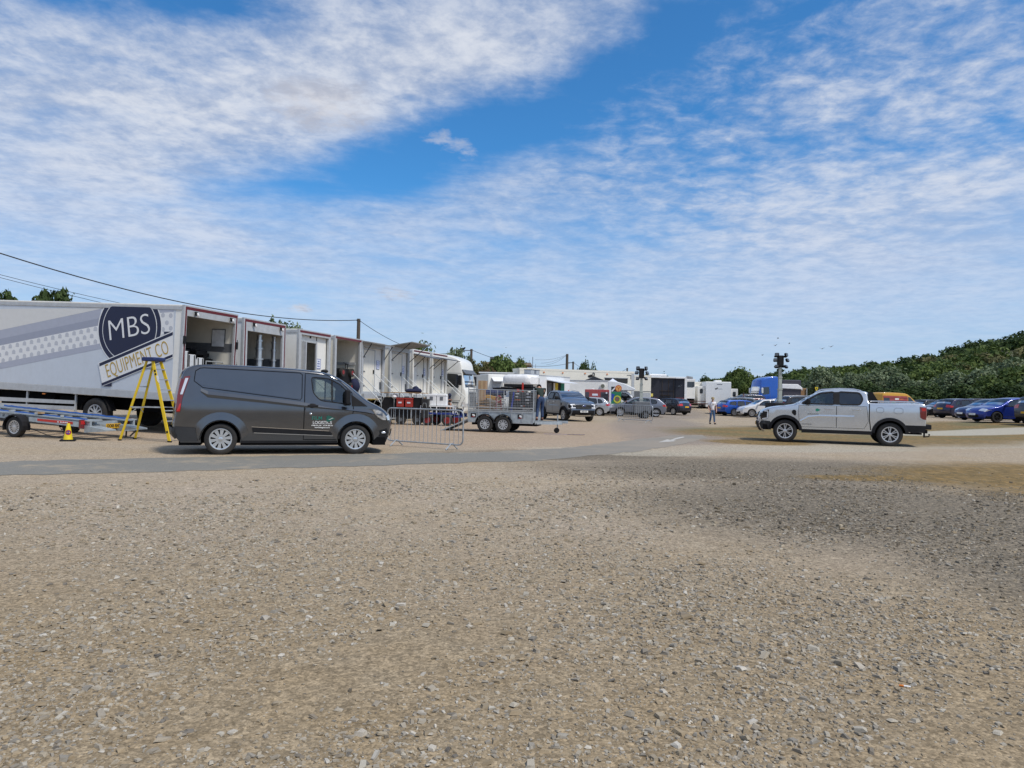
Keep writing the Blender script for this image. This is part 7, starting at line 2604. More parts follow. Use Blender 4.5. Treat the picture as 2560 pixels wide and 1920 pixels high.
def plant(kind, label, p, h, w, seed=0, name='tree', group=None, cat='tree', rz=None):
 """tree or bush: crown and trunk; the meshes of one kind are shared and scaled"""
 if kind not in VARS:
  m, n, size, lob, shape = {'green': (L_green, 5200, .036, 13, 'b'), 'dark': (L_dark, 5600, .034, 13, 'b'), 'silver': (L_grey, 6000, .030, 16, 'b'), 'olive': (L_olive, 4200, .038, 12, 'b'),
         'red': (L_red, 3600, .038, 10, 'b'), 'pine': (L_dark, 5000, .032, 16, 't'), 'wisp': (L_grey, 5200, .022, 14, 'w'), 'green2': (L_green, 5400, .035, 16, 'b'), 'silver2': (L_grey, 5800, .031, 13, 'b'),
         'dark2': (L_dark, 5400, .035, 16, 'b')}[kind]
  sd = sum(map(ord, kind))
  rr = random.Random(sd)
  if shape == 'b':
   cr = [((0, 0, .52), (.5, .5, .5), 1.0)] + [((rr.uniform(-.28, .28), rr.uniform(-.28, .28), rr.uniform(.35, .78)), (.24, .24, .22), .22) for _ in range(5)]
   cr += [((0, 0, .2), (.46, .46, .24), .4)]
  elif shape == 't':
   cr = [((rr.uniform(-.3, .3), rr.uniform(-.2, .2), rr.uniform(.5, .88)), (.22, .22, .16), .3) for _ in range(9)]
  else:
   cr = [((q := rr.uniform(-.46, .46), rr.uniform(-.25, .25), rr.uniform(.62, .88) - abs(q) * .25), (.055, .05, .12), .2) for _ in range(40)] + [((0, 0, .58), (.5, .4, .34), 7.0)]
  VARS[kind] = (leaf_mesh('crown', cr, n, size, m, sd, lob), trunk_mb(.8, .03, .32, sd).build('trunk', M_bark, None, smooth=True))
  VARS[kind][1].hide_render = False
  tme = VARS[kind][1].data
  bpy.data.objects.remove(VARS[kind][1])
  VARS[kind] = (VARS[kind][0], tme)
 cm, tm = VARS[kind]
 root = thing(name, label, cat, p, rng.uniform(0, 6.28) if rz is None else rz, group, (w, w, h))
 for nm, me in (('crown', cm), ('trunk', tm)):
  o = bpy.data.objects.new(nm, me)
  COL.objects.link(o)
  o.parent = root
 return root
def hill_h(x, y):
 g = np.interp(x, [10, 25, 44, 56, 68, 80, 92, 106, 125, 160, 260], [0, .8, 3.3, 4.6, 6.6, 7.8, 9.5, 13.4, 17.5, 21, 24])
 t = np.clip((np.asarray(y) - 88) / 66, 0, 1)
 t = t * t * (3 - 2 * t)
 fall = 1 - np.clip((np.asarray(y) - 175) / 120, 0, 1) * .5
 return g * t * fall
def vegetation():
 # trees over and between the lorries on the left
 def tr(kind, lb, px, ytop, Y, wpx, seed=0, **k):
  p = atY(px, ytop, Y)
  g = zg(p.x, min(Y, 60))
  return plant(kind, lb, (p.x, Y, g - .1), (p.z - g) * 1.03, wpx * Y / F, seed, **k)
 tr('pine', 'dark tree top showing above the nearest lorry at the left edge of the view', 2, 726, 46, 130)
 tr('pine', 'dark tree top showing above the middle of the nearest lorry', 126, 728, 47, 135, rz=1.2)
 tr('wisp', 'pale wispy shrub rising behind the second and third lorries', 700, 781, 46, 190, name='shrub', cat='shrub')
 tr('green', 'green bush showing over the roofs of the seventh and eighth lorries', 1052, 854, 66, 100, name='bush', cat='bush')
 tr('wisp', 'loose pale tree behind the roof of the white lorry cab', 1142, 858, 70, 110)
 tr('olive', 'olive bush right beside the white lorry cab', 1212, 893, 72, 80, name='bush', cat='bush')
 tr('red', 'reddish brown bush under the olive bush beside the cab', 1216, 915, 68, 70, name='bush', cat='bush')
 tr('green', 'big green bush in front of the flat roofed house', 1262, 886, 70, 105, name='bush', cat='bush')
 tr('green2', 'dark topped bush to the right of the big green bush', 1298, 896, 74, 60, name='bush', cat='bush')
 tr('dark', 'round dark pine behind the very long white trailer', 1462, 899, 98, 44, name='tree')
 tr('dark2', 'smaller dark pine touching the round dark pine', 1484, 909, 99, 34, name='tree')
 tr('olive', 'low olive bush on the skyline behind the long trailer', 1506, 921, 104, 34, name='bush', cat='bush')
 tr('olive', 'olive bush behind the left light tower', 1618, 928, 100, 44, name='bush', cat='bush')
 tr('dark', 'dark rounded bush on the skyline above the dark fronted trailer', 1662, 934, 104, 46, name='bush', cat='bush')
 tr('dark2', 'low bush on the skyline right of the dark fronted trailer', 1702, 946, 112, 40, name='bush', cat='bush')
 tr('dark', 'jagged dark bush behind the slide out caravan', 1768, 938, 100, 62, name='bush', cat='bush')
 tr('green', 'tall green tree at the foot of the hill behind the caravan', 1845, 918, 98, 90)
 tr('green2', 'green tree standing left of the blue lorry cab', 1872, 930, 92, 70)
 # hedge of bushes behind the right-hand cars
 hedge = [('silver', 2058, 916, 86, 120, 'silvery flowering bush at the left end of the hedge'), ('silver2', 2118, 926, 82, 90, 'low silvery bush second along the hedge'),
    ('dark', 2090, 958, 76, 80, 'dark shrub at the foot of the hedge behind the pickup cab'), ('dark2', 2170, 950, 78, 110, 'dark shrub below the silvery crowns behind the pickup'),
    ('silver', 2205, 912, 86, 130, 'tall silvery bush in the middle of the hedge'), ('green', 2160, 924, 88, 110, 'green bush between two silvery bushes'),
    ('silver2', 2268, 932, 80, 110, 'silvery bush above the yellow roofed van'), ('dark', 2250, 962, 75, 110, 'dark shrub behind the yellow roofed van'),
    ('green2', 2300, 918, 90, 110, 'mid green bush right of the tall silvery bush'), ('dark2', 2322, 952, 77, 120, 'deep green shrub over the black parked cars'),
    ('silver', 2372, 926, 82, 120, 'pale crowned bush over the navy hatchback'), ('green', 2350, 906, 92, 120, 'green bush rising behind the pale crowned bush'),
    ('silver2', 2432, 918, 80, 130, 'broad silvery bush above the parked blue cars'), ('dark', 2412, 954, 74, 120, 'dark shrub behind the navy hatchback'),
    ('green2', 2478, 936, 76, 110, 'bright green shrub behind the blue cars'), ('silver', 2510, 894, 86, 130, 'upper silvery bush towards the right edge'),
    ('dark2', 2520, 946, 70, 130, 'dark shrub at the right end of the parked row'), ('green', 2560, 910, 78, 140, 'green bush cut by the right edge of the view'), ('silver2', 2590, 930, 74, 120, 'silvery shrub just past the right edge')]
 for kind, px, yt, Y, wp, lb in hedge:
  p = atY(px, yt, Y)
  g = zg(p.x, Y)
  plant(kind, lb, (p.x, Y, g - .15), (p.z - g) * 1.02, wp * Y / F, 0, name='bush', cat='bush', group='bushes of the hedge behind the right hand cars')
 # hill and the scrub wood on it
 xs = np.arange(6, 330, 5.0)
 ys = np.arange(84, 330, 5.0)
 X, Yg = np.meshgrid(xs, ys)
 Z = hill_h(X, Yg) + .35 * np.sin(X * .21) * np.cos(Yg * .17) * np.clip((Yg - 92) / 20, 0, 1) + .0
 Z = np.where(Yg < 90, Z - .6, Z + .25)
 V = np.stack([X, Yg, Z], -1).reshape(-1, 3)
 nx = len(xs)
 Fc = [(j * nx + i, j * nx + i + 1, (j + 1) * nx + i + 1, (j + 1) * nx + i) for j in range(len(ys) - 1) for i in range(nx - 1)]
 mb = MB().add(V.tolist(), Fc)
 o = mb.build('hill', mat('hill_scrub_ground', (.06, .065, .03), .95, var=.5, scale=.15), None, smooth=True)
 tag(o, kind='structure')
 rg = np.random.default_rng(11)
 crD, crG, crO = [], [], []
 for _ in range(2600):
  y = rg.uniform(90, 172)
  x = rg.uniform(22, 175)
  az = x / y
  if az < .27 or az > .92:
   continue
  if y > 158 and rg.random() < .3:
   continue
  s = rg.uniform(1.4, 2.7)
  if 118 < y < 150 and .70 < az < .735 and rg.random() < .8:
   continue
  z = float(hill_h(x, y)) + s * .35
  c = ((x, y, z), (s * 1.15, s * 1.1, s * rg.uniform(.7, 1.0)), s * s)
  q = rg.random() + .25 * math.sin(x * .11 + y * .07)
  (crD if q < .50 or y > 156 else crG if q < .88 else crO).append(c)
 for cr, n, m, lb, sd in ((crD, 90000, L_dark, 'dark scrub wood covering the hill on the right', 21), (crG, 50000, L_green, 'lighter green scrub on the hill on the right', 22), (crO, 14000, L_olive, 'olive patches of scrub on the hill', 23)):
  me = leaf_mesh('scrub_wood', cr, n, .40, m, sd, 7)
  o = bpy.data.objects.new('scrub_wood', me)
  COL.objects.link(o)
  tag(o, lb, 'scrub', kind='stuff')
 # far low wood closing the horizon
 cr = []
 for _ in range(420):
  x = rg.uniform(-150, 75)
  y = rg.uniform(165, 215)
  s = rg.uniform(1.8, 3.2)
  cr.append(((x, y, s * .55), (s * 1.3, s, s * .8), s * s))
 me = leaf_mesh('distant_wood', cr, 26000, .5, L_dark, 31, 6)
 o = bpy.data.objects.new('distant_wood', me)
 COL.objects.link(o)
 tag(o, 'low distant wood along the horizon behind the trailers', 'wood', kind='stuff')
# ------------------------------------------------------------------ parked cars
def place(kind, px, py, heading, label, col, group, W=.9, **k):
 """near sill centre at a pixel; the car lies behind it"""
 p = at(px, py)
 hh = R(heading)
 n = Vector((-math.sin(hh), math.cos(hh), 0))
 if n.y < 0:
  n = -n
 c = p + n * W
 c.z = zg(c.x, c.y)
 return make_car(kind, label, c, hh, col, group=group, **k)
def cars():
 GM, GR = 'cars parked beyond the gravel track', 'dark and blue cars parked in a row at the right'
 P = paint
 place('coupe', 1595, 1042, 176.5, 'grey three door hatchback side on behind the far crowd barrier', P('car_grey', (.20, .215, .26), .7), None, scale=1.1, plates=('', 'LK05 DVY'))
 place('hatch', 1652, 1036, 128, 'dark blue hatchback seen from behind, just right of the grey three door car', P('car_midnight', (.022, .026, .045), .5), None, 1.0, scale=1.0)
 place('hatch', 1458, 1038.5, 166, 'small silver hatchback with red tail lamp beside the blue grey pickup', P('car_silver', (.50, .52, .55), .6), None, scale=1.02, spokes=12, rim=M_alloy)
 place('hatch', 1474, 1036.5, 4, 'white small car mostly hidden behind the silver hatchback', P('car_white', (.72, .72, .72)), None)
 place('suv', 1838, 1037, 177, 'grey estate with black wheels nosing out behind the walking man', P('car_grey2', (.13, .14, .155), .5), GM, rim=M_alloyd, spokes=5, scale=.96)
 place('estate', 1870, 1041, 14, 'bright blue estate car seen from its tail, left of the white hatchback', P('car_blue', (.012, .085, .42), .4), GM, scale=.98)
 place('hatch', 1918, 1043, 182, 'white hatchback facing left, partly hidden by the black light tower base', P('car_white', (.72, .72, .72)), GM, scale=1.05)
 place('suv', 2030, 1046, 12, 'black car with chrome roof rails seen over the bonnet of the silver pickup', P('car_black', (.010, .010, .014), .3), GM, rails=True, scale=1.05)
 place('hatch', 1972, 1040, 176, 'white car glimpsed right of the light tower mast', P('car_white', (.72, .72, .72)), GM, scale=1.08)
 place('suv', 1866, 1028, 184, 'dark car with roof rails farther back, left of the blue lorry cab', P('car_midnight', (.022, .026, .045), .5), GM, rails=True)
 place('hatch', 1884, 1031, 20, 'pale blue car tucked behind the bright blue estate', P('car_paleblue', (.24, .36, .46), .4), GM)
 place('hatch', 1912, 1034, 6, 'red car showing only its roof in front of the blue lorry cab', P('car_red', (.22, .02, .02)), GM)
 place('saloon', 1940, 1033, 176, 'silver saloon behind the light tower mast', P('car_silver', (.50, .52, .55), .6), GM)
 # right-hand row
 place('suv', 2330, 1034, 8, 'black sports utility car farthest back behind the red van', P('car_black', (.010, .010, .014), .3), GR, rails=True)
 place('estate', 2362, 1040, 14, 'black estate with orange tail lamp just behind the pickup tailgate', P('car_black2', (.012, .012, .016), .3), GR)
 place('hatch', 2384, 1044, 184, 'black hatchback with silver wheels facing left beside the pickup tailgate', P('car_black', (.010, .010, .014), .3), GR, scale=1.0, spokes=8)
 place('hatch', 2436, 1047.5, 10, 'navy hatchback showing its red tail lamp, with five spoke wheels', P('car_navy', (.020, .022, .055), .5), GR, spokes=5, twin=True, scale=1.02)
 place('estate', 2512, 1036, 8, 'silver car behind the blue cars at the right', P('car_silver2', (.42, .45, .50), .6), GR)
 place('suv', 2478, 1042, 10, 'dark people carrier seen from its tail between the navy hatchback and the blue cars', P('car_plum', (.030, .020, .028), .4), GR, scale=1.0)
 place('hatch', 2500, 1052.5, 184, 'dark blue hatchback facing left beside the bright blue car', P('car_darkblue', (.012, .026, .12), .5), GR, scale=1.02)
 place('hatch', 2545, 1058, 184, 'vivid blue hatchback facing left near the right edge', P('car_vivid', (.012, .035, .27), .4), GR, rim=M_alloyd, spokes=5, twin=True, scale=1.05)
 place('suv', 2690, 1068, 10, 'dark grey car cut off by the right edge of the view', P('car_slate', (.045, .05, .06), .5), GR, scale=1.02)
# ------------------------------------------------------------------ node helpers
class NX:
 def __init__(s, nt):
  s.nt, s.N, s.L = nt, nt.nodes, nt.links
 def put(s, inp, v):
  if hasattr(v, 'is_output') or hasattr(v, 'links'):
   s.L.new(v, inp)
  else:
   inp.default_value = v
 def m(s, op, a, b=None, c=None, clamp=False):
  n = s.N.new('ShaderNodeMath')
  n.operation = op
  n.use_clamp = clamp
  s.put(n.inputs[0], a)
  if b is not None:
   s.put(n.inputs[1], b)
  if c is not None:
   s.put(n.inputs[2], c)
  return n.outputs[0]
 def mr(s, v, a, b, c=0.0, d=1.0, smooth=True):
  n = s.N.new('ShaderNodeMapRange')
  if smooth:
   n.interpolation_type = 'SMOOTHSTEP'
  s.put(n.inputs['Value'], v)
  for k, q in (('From Min', a), ('From Max', b), ('To Min', c), ('To Max', d)):
   s.put(n.inputs[k], q)
  return n.outputs['Result']
 def noise(s, vec, scale, detail=6, rough=.6, dist=0.0):
  n = s.N.new('ShaderNodeTexNoise')
  s.L.new(vec, n.inputs['Vector'])
  n.inputs['Scale'].default_value = scale
  n.inputs['Detail'].default_value = detail
  n.inputs['Roughness'].default_value = rough
  n.inputs['Distortion'].default_value = dist
  return n.outputs['Fac']
 def mix(s, f, a, b, mode='MIX'):
  n = s.N.new('ShaderNodeMixRGB')
  n.blend_type = mode
  s.put(n.inputs['Fac'], f)
  for i, q in (('Color1', a), ('Color2', b)):
   if isinstance(q, tuple):
    n.inputs[i].default_value = (*q, 1)
   else:
    s.L.new(q, n.inputs[i])
  return n.outputs['Color']
 def ellipse(s, X, Y, cx, cy, rx, ry, rot=0.0):
  dx, dy = s.m('SUBTRACT', X, cx), s.m('SUBTRACT', Y, cy)
  c, sn = math.cos(rot), math.sin(rot)
  u = s.m('ADD', s.m('MULTIPLY', dx, c / rx), s.m('MULTIPLY', dy, sn / rx))
  v = s.m('ADD', s.m('MULTIPLY', dx, -sn / ry), s.m('MULTIPLY', dy, c / ry))
  return s.m('ADD', s.m('MULTIPLY', u, u), s.m('MULTIPLY', v, v))   # squared distance
 def xyz(s, vec):
  n = s.N.new('ShaderNodeSeparateXYZ')
  s.L.new(vec, n.inputs[0])
  return n.outputs
 def comb(s, x, y, z=0.0):
  n = s.N.new('ShaderNodeCombineXYZ')
  for i, q in enumerate((x, y, z)):
   s.put(n.inputs[i], q)
  return n.outputs[0]
 def scale(s, vec, v):
  n = s.N.new('ShaderNodeMapping')
  s.L.new(vec, n.inputs['Vector'])
  n.inputs['Scale'].default_value = v
  return n.outputs[0]
def gravel_color(nx, pos, near):
 """albedo of the car park; returns colour, grass mask, height"""
 o = nx.xyz(pos)
 X, Y = o[0], o[1]
 n1 = nx.noise(pos, .35, 6, .62)
 n2 = nx.noise(pos, 2.2, 7, .7)
 n3 = nx.noise(pos, 14, 6, .7)
 wob = nx.m('MULTIPLY', nx.m('SUBTRACT', nx.m('ADD', nx.m('ADD', nx.m('MULTIPLY', n1, .42), nx.m('MULTIPLY', n2, .33)), nx.m('MULTIPLY', n3, .25)), .5), 1.25)
 def region(parts, soft=.5, amp=2.2):
  d = None
  for p in parts:
   e = nx.ellipse(X, Y, *p)
   d = e if d is None else nx.m('MINIMUM', d, e)
  d = nx.m('ADD', d, nx.m('MULTIPLY', wob, amp))
  return nx.mr(d, 1 + soft, 1 - soft)
 sand = nx.mix(nx.mr(n1, .35, .65), (.355, .28, .19), (.365, .30, .228))
 col = nx.mix(nx.mr(n2, .38, .68), sand, (.36, .298, .218))
 # sand turns browner and slightly darker towards the camera
 col = nx.mix(nx.m('MULTIPLY', nx.mr(Y, 9.0, 3.0), .75), col, nx.mix(nx.mr(n2, .35, .65), (.29, .215, .122), (.305, .235, .145)))
 col = nx.mix(nx.m('MULTIPLY', nx.mr(Y, 13, 4), .16), col, (.08, .065, .045))
 dark = region([(6.4, 15.6, 5.4, 2.9, .1), (1.5, 18.2, 3.2, 1.6, .1), (5.4, 10.2, 3.6, 3.4, -.2), (9.5, 10.5, 3.2, 2.6, 0), (5.6, 6.0, 1.9, 2.2, .3)], .8, 1.9)
 dark = nx.m('MULTIPLY', dark, nx.mr(n3, .66, .50, .4, 1.0))
 col = nx.mix(nx.m('MULTIPLY', dark, .88), col, nx.mix(nx.mr(n3, .35, .65), (.092, .080, .063), (.205, .176, .132)))
 stain = nx.mr(nx.noise(pos, .9, 5, .6), .60, .75)
 col = nx.mix(nx.m('MULTIPLY', stain, .25), col, (.16, .125, .09))
 pale = region([(3.5, 20.6, 3.2, 1.0, .12), (8.5, 22.6, 5.5, 1.5, .26), (17.5, 27.6, 8.5, 2.0, .46), (3.2, 19.6, 2.5, 1.1, 0)], .4, 1.5)
 col = nx.mix(nx.m('MULTIPLY', pale, .8), col, nx.mix(nx.mr(n3, .35, .65), (.345, .305, .235), (.42, .38, .305)))
 tan2 = region([(-6, 27, 14, 7.5, 0), (2, 33, 10, 8, .2)], .5, 1.0)
 col = nx.mix(nx.m('MULTIPLY', tan2, .55), col, (.37, .275, .20))
 track = region([(8.6, 42, 2.6, 17, -.18), (6.5, 27.5, 2.0, 4.5, -.3), (14, 66, 4, 16, -.25)], .5, 1.2)
 col = nx.mix(nx.m('MULTIPLY', track, .65), col, (.235, .205, .18))
 gm = region([(14.4, 14.4, 6.8, 4.4, .06), (15, 33, 7.8, 7.0, .3), (22, 38, 12, 7.5, .4), (9.0, 25.8, 2.0, 1.6, .2), (7.5, 14.3, 1.8, .6, .1)], .45, 1.5)
 st = nx.noise(nx.scale(pos, (1.0, .35, 1.0)), 7, 7, .75)
 gcol = nx.mix(nx.mr(st, .38, .66), (.13, .092, .036), nx.mix(nx.mr(n2, .4, .65), (.31, .195, .068), (.28, .20, .095)))
 gcol = nx.mix(nx.m('MULTIPLY', nx.mr(Y, 27, 33), nx.mr(n1, .42, .62)), gcol, (.135, .125, .055))
 col = nx.mix(nx.m('MULTIPLY', gm, .9), col, gcol)
 strip = region([(24, 37.0, 9.0, 1.7, .30), (33, 38.6, 9, 2.0, .1)], .35, .7)
 col = nx.mix(nx.m('MULTIPLY', strip, .9), col, (.42, .39, .32))
 return col, gm, dark, n2, n3
def ground():
 m, nt, b = _nt('gravel_ground')
 nx = NX(nt)
 geo = nt.nodes.new('ShaderNodeNewGeometry')
 pos = geo.outputs['Position']
 col, gm, dark, n2, n3 = gravel_color(nx, pos, True)
 # pebbles of several sizes
 pe = None
 hgt = None
 for sc, lo, hi, w in ((42, .66, 1.36, 1.0), (95, .66, 1.38, .7), (14, .90, 1.10, .35)):
  v = nt.nodes.new('ShaderNodeTexVoronoi')
  v.inputs['Scale'].default_value = sc
  v.inputs['Randomness'].default_value = 1
  nt.links.new(pos, v.inputs['Vector'])
  o = nx.xyz(v.outputs['Color'])
  f = nx.mr(o[0], .0, 1.0, lo, hi, False)
  pe = f if pe is None else nx.m('MULTIPLY', pe, f)
  hh = nx.m('MULTIPLY', nx.m('SUBTRACT', 1.0, v.outputs['Distance']), w / sc * 12)
  hgt = hh if hgt is None else nx.m('ADD', hgt, hh)
 pe = nx.mr(nx.m('MULTIPLY', pe, 1.0), .3, 2.0, .42, 1.75, False)
 gv = nt.nodes.new('ShaderNodeCombineColor')
 for k in range(3):
  nt.links.new(pe, gv.inputs[k])
 c2 = nx.mix(nx.mr(gm, 0, 1, 1.0, .45), col, nx.mix(1.0, col, gv.outputs[0], 'MULTIPLY'))
 sp = nx.noise(pos, 60, 3, .8)
 c2 = nx.mix(nx.mr(sp, .62, .72, 0, .45), c2, (.48, .45, .40))
 c2 = nx.mix(nx.mr(sp, .38, .30, 0, .45), c2, (.12, .10, .08))
 nt.links.new(c2, b.inputs['Base Color'])
 b.inputs['Roughness'].default_value = .95
 b.inputs['Specular IOR Level'].default_value = .12
 hgt = nx.m('ADD', hgt, nx.m('MULTIPLY', n3, .15))
 bp = nt.nodes.new('ShaderNodeBump')
 bp.inputs['Strength'].default_value = .6
 bp.inputs['Distance'].default_value = .018
 nt.links.new(hgt, bp.inputs['Height'])
 nt.links.new(bp.outputs['Normal'], b.inputs['Normal'])
 xs = np.concatenate([[-4000, -2000, -900, -400, -220, -140], np.arange(-100, 101, 2.0), [140, 220, 400, 900, 2000, 4000]])
 ys = np.concatenate([[-900, -300, -80, -30], np.arange(-14, 121, 2.0), [140, 180, 260, 400, 900, 2000, 6000]])
 V = [(x, y, zg(x, y)) for y in ys for x in xs]
 nxx = len(xs)
 Fc = [(j * nxx + i, j * nxx + i + 1, (j + 1) * nxx + i + 1, (j + 1) * nxx + i) for j in range(len(ys) - 1) for i in range(nxx - 1)]
 o = MB().add(V, Fc).build('ground', m, None, smooth=True)
 tag(o, kind='structure')
 # asphalt road, a sheet 4 mm above with a ragged edge
 m, nt, b = _nt('asphalt_road')
 nx = NX(nt)
 geo = nt.nodes.new('ShaderNodeNewGeometry')
 pos = geo.outputs['Position']
 n1 = nx.noise(pos, .5, 6, .6)
 n2 = nx.noise(pos, 3.0, 8, .75)
 n3 = nx.noise(pos, 45, 4, .8)
 c = nx.mix(nx.mr(n3, .3, .7), (.145, .139, .120), (.25, .240, .208))
 c = nx.mix(nx.mr(nx.m('ADD', nx.m('MULTIPLY', n1, .55), nx.m('MULTIPLY', n2, .45)), .50, .62, 0, .8), c, (.33, .275, .20))
 o = nx.xyz(pos)
 c = nx.mix(nx.m('MULTIPLY', nx.mr(o[0], -1, 5), nx.mr(n1, .3, .6, .35, .9)), c, (.28, .24, .19))
 nt.links.new(c, b.inputs['Base Color'])
 b.inputs['Roughness'].default_value = .9
 bp = nt.nodes.new('ShaderNodeBump')
 bp.inputs['Strength'].default_value = .5
 bp.inputs['Distance'].default_value = .01
 nt.links.new(n3, bp.inputs['Height'])
 nt.links.new(bp.outputs['Normal'], b.inputs['Normal'])
 up = [(-500, 1166), (0, 1156), (316, 1148), (633, 1142), (949, 1136), (1200, 1131), (1400, 1122), (1500, 1112), (1590, 1100), (1680, 1090), (1760, 1088)]
 lo = [(-500, 1207), (0, 1192), (300, 1185), (506, 1179), (747, 1172), (950, 1167), (1076, 1161), (1250, 1157), (1400, 1149), (1500, 1138), (1600, 1127), (1690, 1112), (1770, 1096)]
 rr = random.Random(4)
 def edge(P):
  W = resample([at(*p).to_2d() for p in P], .30)
  out = []
  ph = 0
  for q in W:
   ph += rr.uniform(-.5, .5)
   out.append(Vector((q.x + rr.uniform(-.05, .05), q.y + .2 * math.sin(ph) + rr.uniform(-.13, .13))))
  return out
 outer = edge(up) + list(reversed(edge(lo)))
 Vt, T = tri2d(outer, [], 1.2)
 o = MB().add([(v.x, v.y, zg(v.x, v.y) + .005) for v in Vt], T).build('road', m, None)
 for p in o.data.polygons:
  pass
 bm = bmesh.new()
 bm.from_mesh(o.data)
 for f in bm.faces:
  if f.normal.z < 0:
   f.normal_flip()
 bm.to_mesh(o.data)
 bm.free()
 tag(o, kind='structure')
 # worn white arrow painted on the road
 arrow = [(1646, 1106.5), (1668, 1099), (1676, 1100.5), (1693, 1094.5), (1708, 1092.4), (1712, 1093.6), (1690, 1099), (1684, 1102), (1692, 1102.6), (1680, 1104.5), (1662, 1105.5)]
 Vt, T = tri2d(resample([at(*p).to_2d() for p in arrow], .25, True), [], .5)
 o = MB().add([(v.x, v.y, zg(v.x, v.y) + .010) for v in Vt], T).build('road_arrow', mat('worn_white_paint', (.50, .48, .44), .8, var=.35, scale=5, dirt=.9, dirtcol=(.25, .22, .18)), None)
 bm = bmesh.new()
 bm.from_mesh(o.data)
 for f in bm.faces:
  if f.normal.z < 0:
   f.normal_flip()
 bm.to_mesh(o.data)
 bm.free()
 tag(o, 'worn white arrow painted on the grey track', 'road marking', kind='structure')
def stones():
 """loose stones, counted by the thousand: one object"""
 rg = np.random.default_rng(5)
 N = 135000
 y = 2.0 * np.exp(rg.uniform(0, math.log(8.4), N * 2) ** .85 * math.log(8.4) ** .15)
 x = rg.uniform(-1, 1, N * 2) * (y * .85 + 1.4)
 # patchy: drop some by a slow wave pattern
 pat = np.sin(x * 1.7 + 1.3 * np.sin(y * .9)) + np.sin(y * 1.3 + x * .6) + np.sin(x * 3.7 - y * 2.9) * .6
 keep = rg.random(N * 2) < (.50 + .20 * pat)
 x, y = x[keep][:N], y[keep][:N]
 # none on the asphalt or dry grass
 keep = ~((((x - 14) / 6.0) ** 2 + ((y - 14.2) / 4.0) ** 2 < 1) & (rg.random(len(x)) < .9))
 x, y = x[keep], y[keep]
 yl = np.where(x < 2, 14.9 + .55 * x, np.minimum(17.0, 14.9 + .55 * x))
 keep = rg.random(len(x)) < np.clip((yl - y) / 2.6, 0, 1)
 x, y = x[keep], y[keep]
 N = len(x)
 size = np.clip(np.exp(rg.normal(math.log(.0046), .50, N)), .0025, .026)
 size = np.where(rg.random(N) < .22, np.clip(np.exp(rg.normal(math.log(.0082), .36, N)), .005, .022), size * .9)
 size *= np.where(y < 4, 1.0, np.where(y < 8, 1.15, 1.45))
 base = np.array([(-1, -1, -.55), (1, -1, -.55), (1, 1, -.55), (-1, 1, -.55), (-.75, -.7, .6), (.7, -.75, .55), (.72, .7, .6), (-.7, .75, .5)], float)
 P = base[None] * (1 + rg.uniform(-.38, .38, (N, 8, 3)))
 P *= np.stack([size * rg.uniform(.9, 1.6, N), size * rg.uniform(.6, 1.05, N), size * rg.uniform(.4, .85, N)], -1)[:, None, :]
 a = rg.uniform(0, 6.28, N)
 t = rg.normal(0, .22, N)
 ct, stt = np.cos(t), np.sin(t)
 px, pz = P[..., 0] * ct[:, None] - P[..., 2] * stt[:, None], P[..., 0] * stt[:, None] + P[..., 2] * ct[:, None]
 P[..., 0], P[..., 2] = px, pz
 ca, sa = np.cos(a), np.sin(a)
 qx, qy = P[..., 0] * ca[:, None] - P[..., 1] * sa[:, None], P[..., 0] * sa[:, None] + P[..., 1] * ca[:, None]
 P[..., 0], P[..., 1] = qx + x[:, None], qy + y[:, None]
 P[..., 2] += (size * rg.uniform(.18, .48, N))[:, None]
 faces = np.array([(0, 3, 2, 1), (4, 5, 6, 7), (0, 1, 5, 4), (1, 2, 6, 5), (2, 3, 7, 6), (3, 0, 4, 7)])
 F_ = (faces[None] + (np.arange(N) * 8)[:, None, None]).reshape(-1)
 me = bpy.data.meshes.new('gravel')
 me.vertices.add(8 * N)
 me.vertices.foreach_set('co', P.astype(np.float32).ravel())
 me.loops.add(24 * N)
 me.loops.foreach_set('vertex_index', F_.astype(np.int32))
 me.polygons.add(6 * N)
 me.polygons.foreach_set('loop_start', np.arange(0, 24 * N, 4, dtype=np.int32))
 me.polygons.foreach_set('use_smooth', np.zeros(6 * N, dtype=bool))
 me.update(calc_edges=True)
 pal = np.array([(.33, .305, .26), (.25, .235, .205), (.38, .33, .25), (.45, .42, .355), (.15, .142, .13), (.33, .26, .17), (.27, .225, .16), (.09, .086, .08), (.54, .51, .45)])
 ci = rg.choice(len(pal), N, p=[.2, .12, .18, .17, .05, .11, .08, .02, .07])
 c = pal[ci] * rg.uniform(.8, 1.15, (N, 1))
 f = rg.uniform(.0, .38, (N, 1))
 c = c * (1 - f) + np.array([[.315, .245, .155]]) * f
 dk = np.zeros(N)
 for cx, cy, rx, ry in ((5.4, 10.2, 3.6, 3.4), (9.5, 10.5, 3.2, 2.6), (5.6, 6.0, 1.7, 2.0), (6.4, 14.6, 5.4, 2.9)):
  dk = np.maximum(dk, ((x - cx) / rx) ** 2 + ((y - cy) / ry) ** 2 < rg.uniform(.5, 1.3, N))
 c *= np.where((dk > 0) & (rg.random(N) < .75), .5, 1.0)[:, None]
 at_ = me.attributes.new('stone_colour', 'FLOAT_COLOR', 'FACE')
 cc = np.concatenate([c, np.ones((N, 1))], 1)
 at_.data.foreach_set('color', np.repeat(cc, 6, 0).astype(np.float32).ravel())
 m, nt, b = _nt('loose_stone')
 A = nt.nodes.new('ShaderNodeAttribute')
 A.attribute_name = 'stone_colour'
 nx = NX(nt)
 g = nt.nodes.new('ShaderNodeNewGeometry')
 n = nx.noise(g.outputs['Position'], 260, 4, .7)
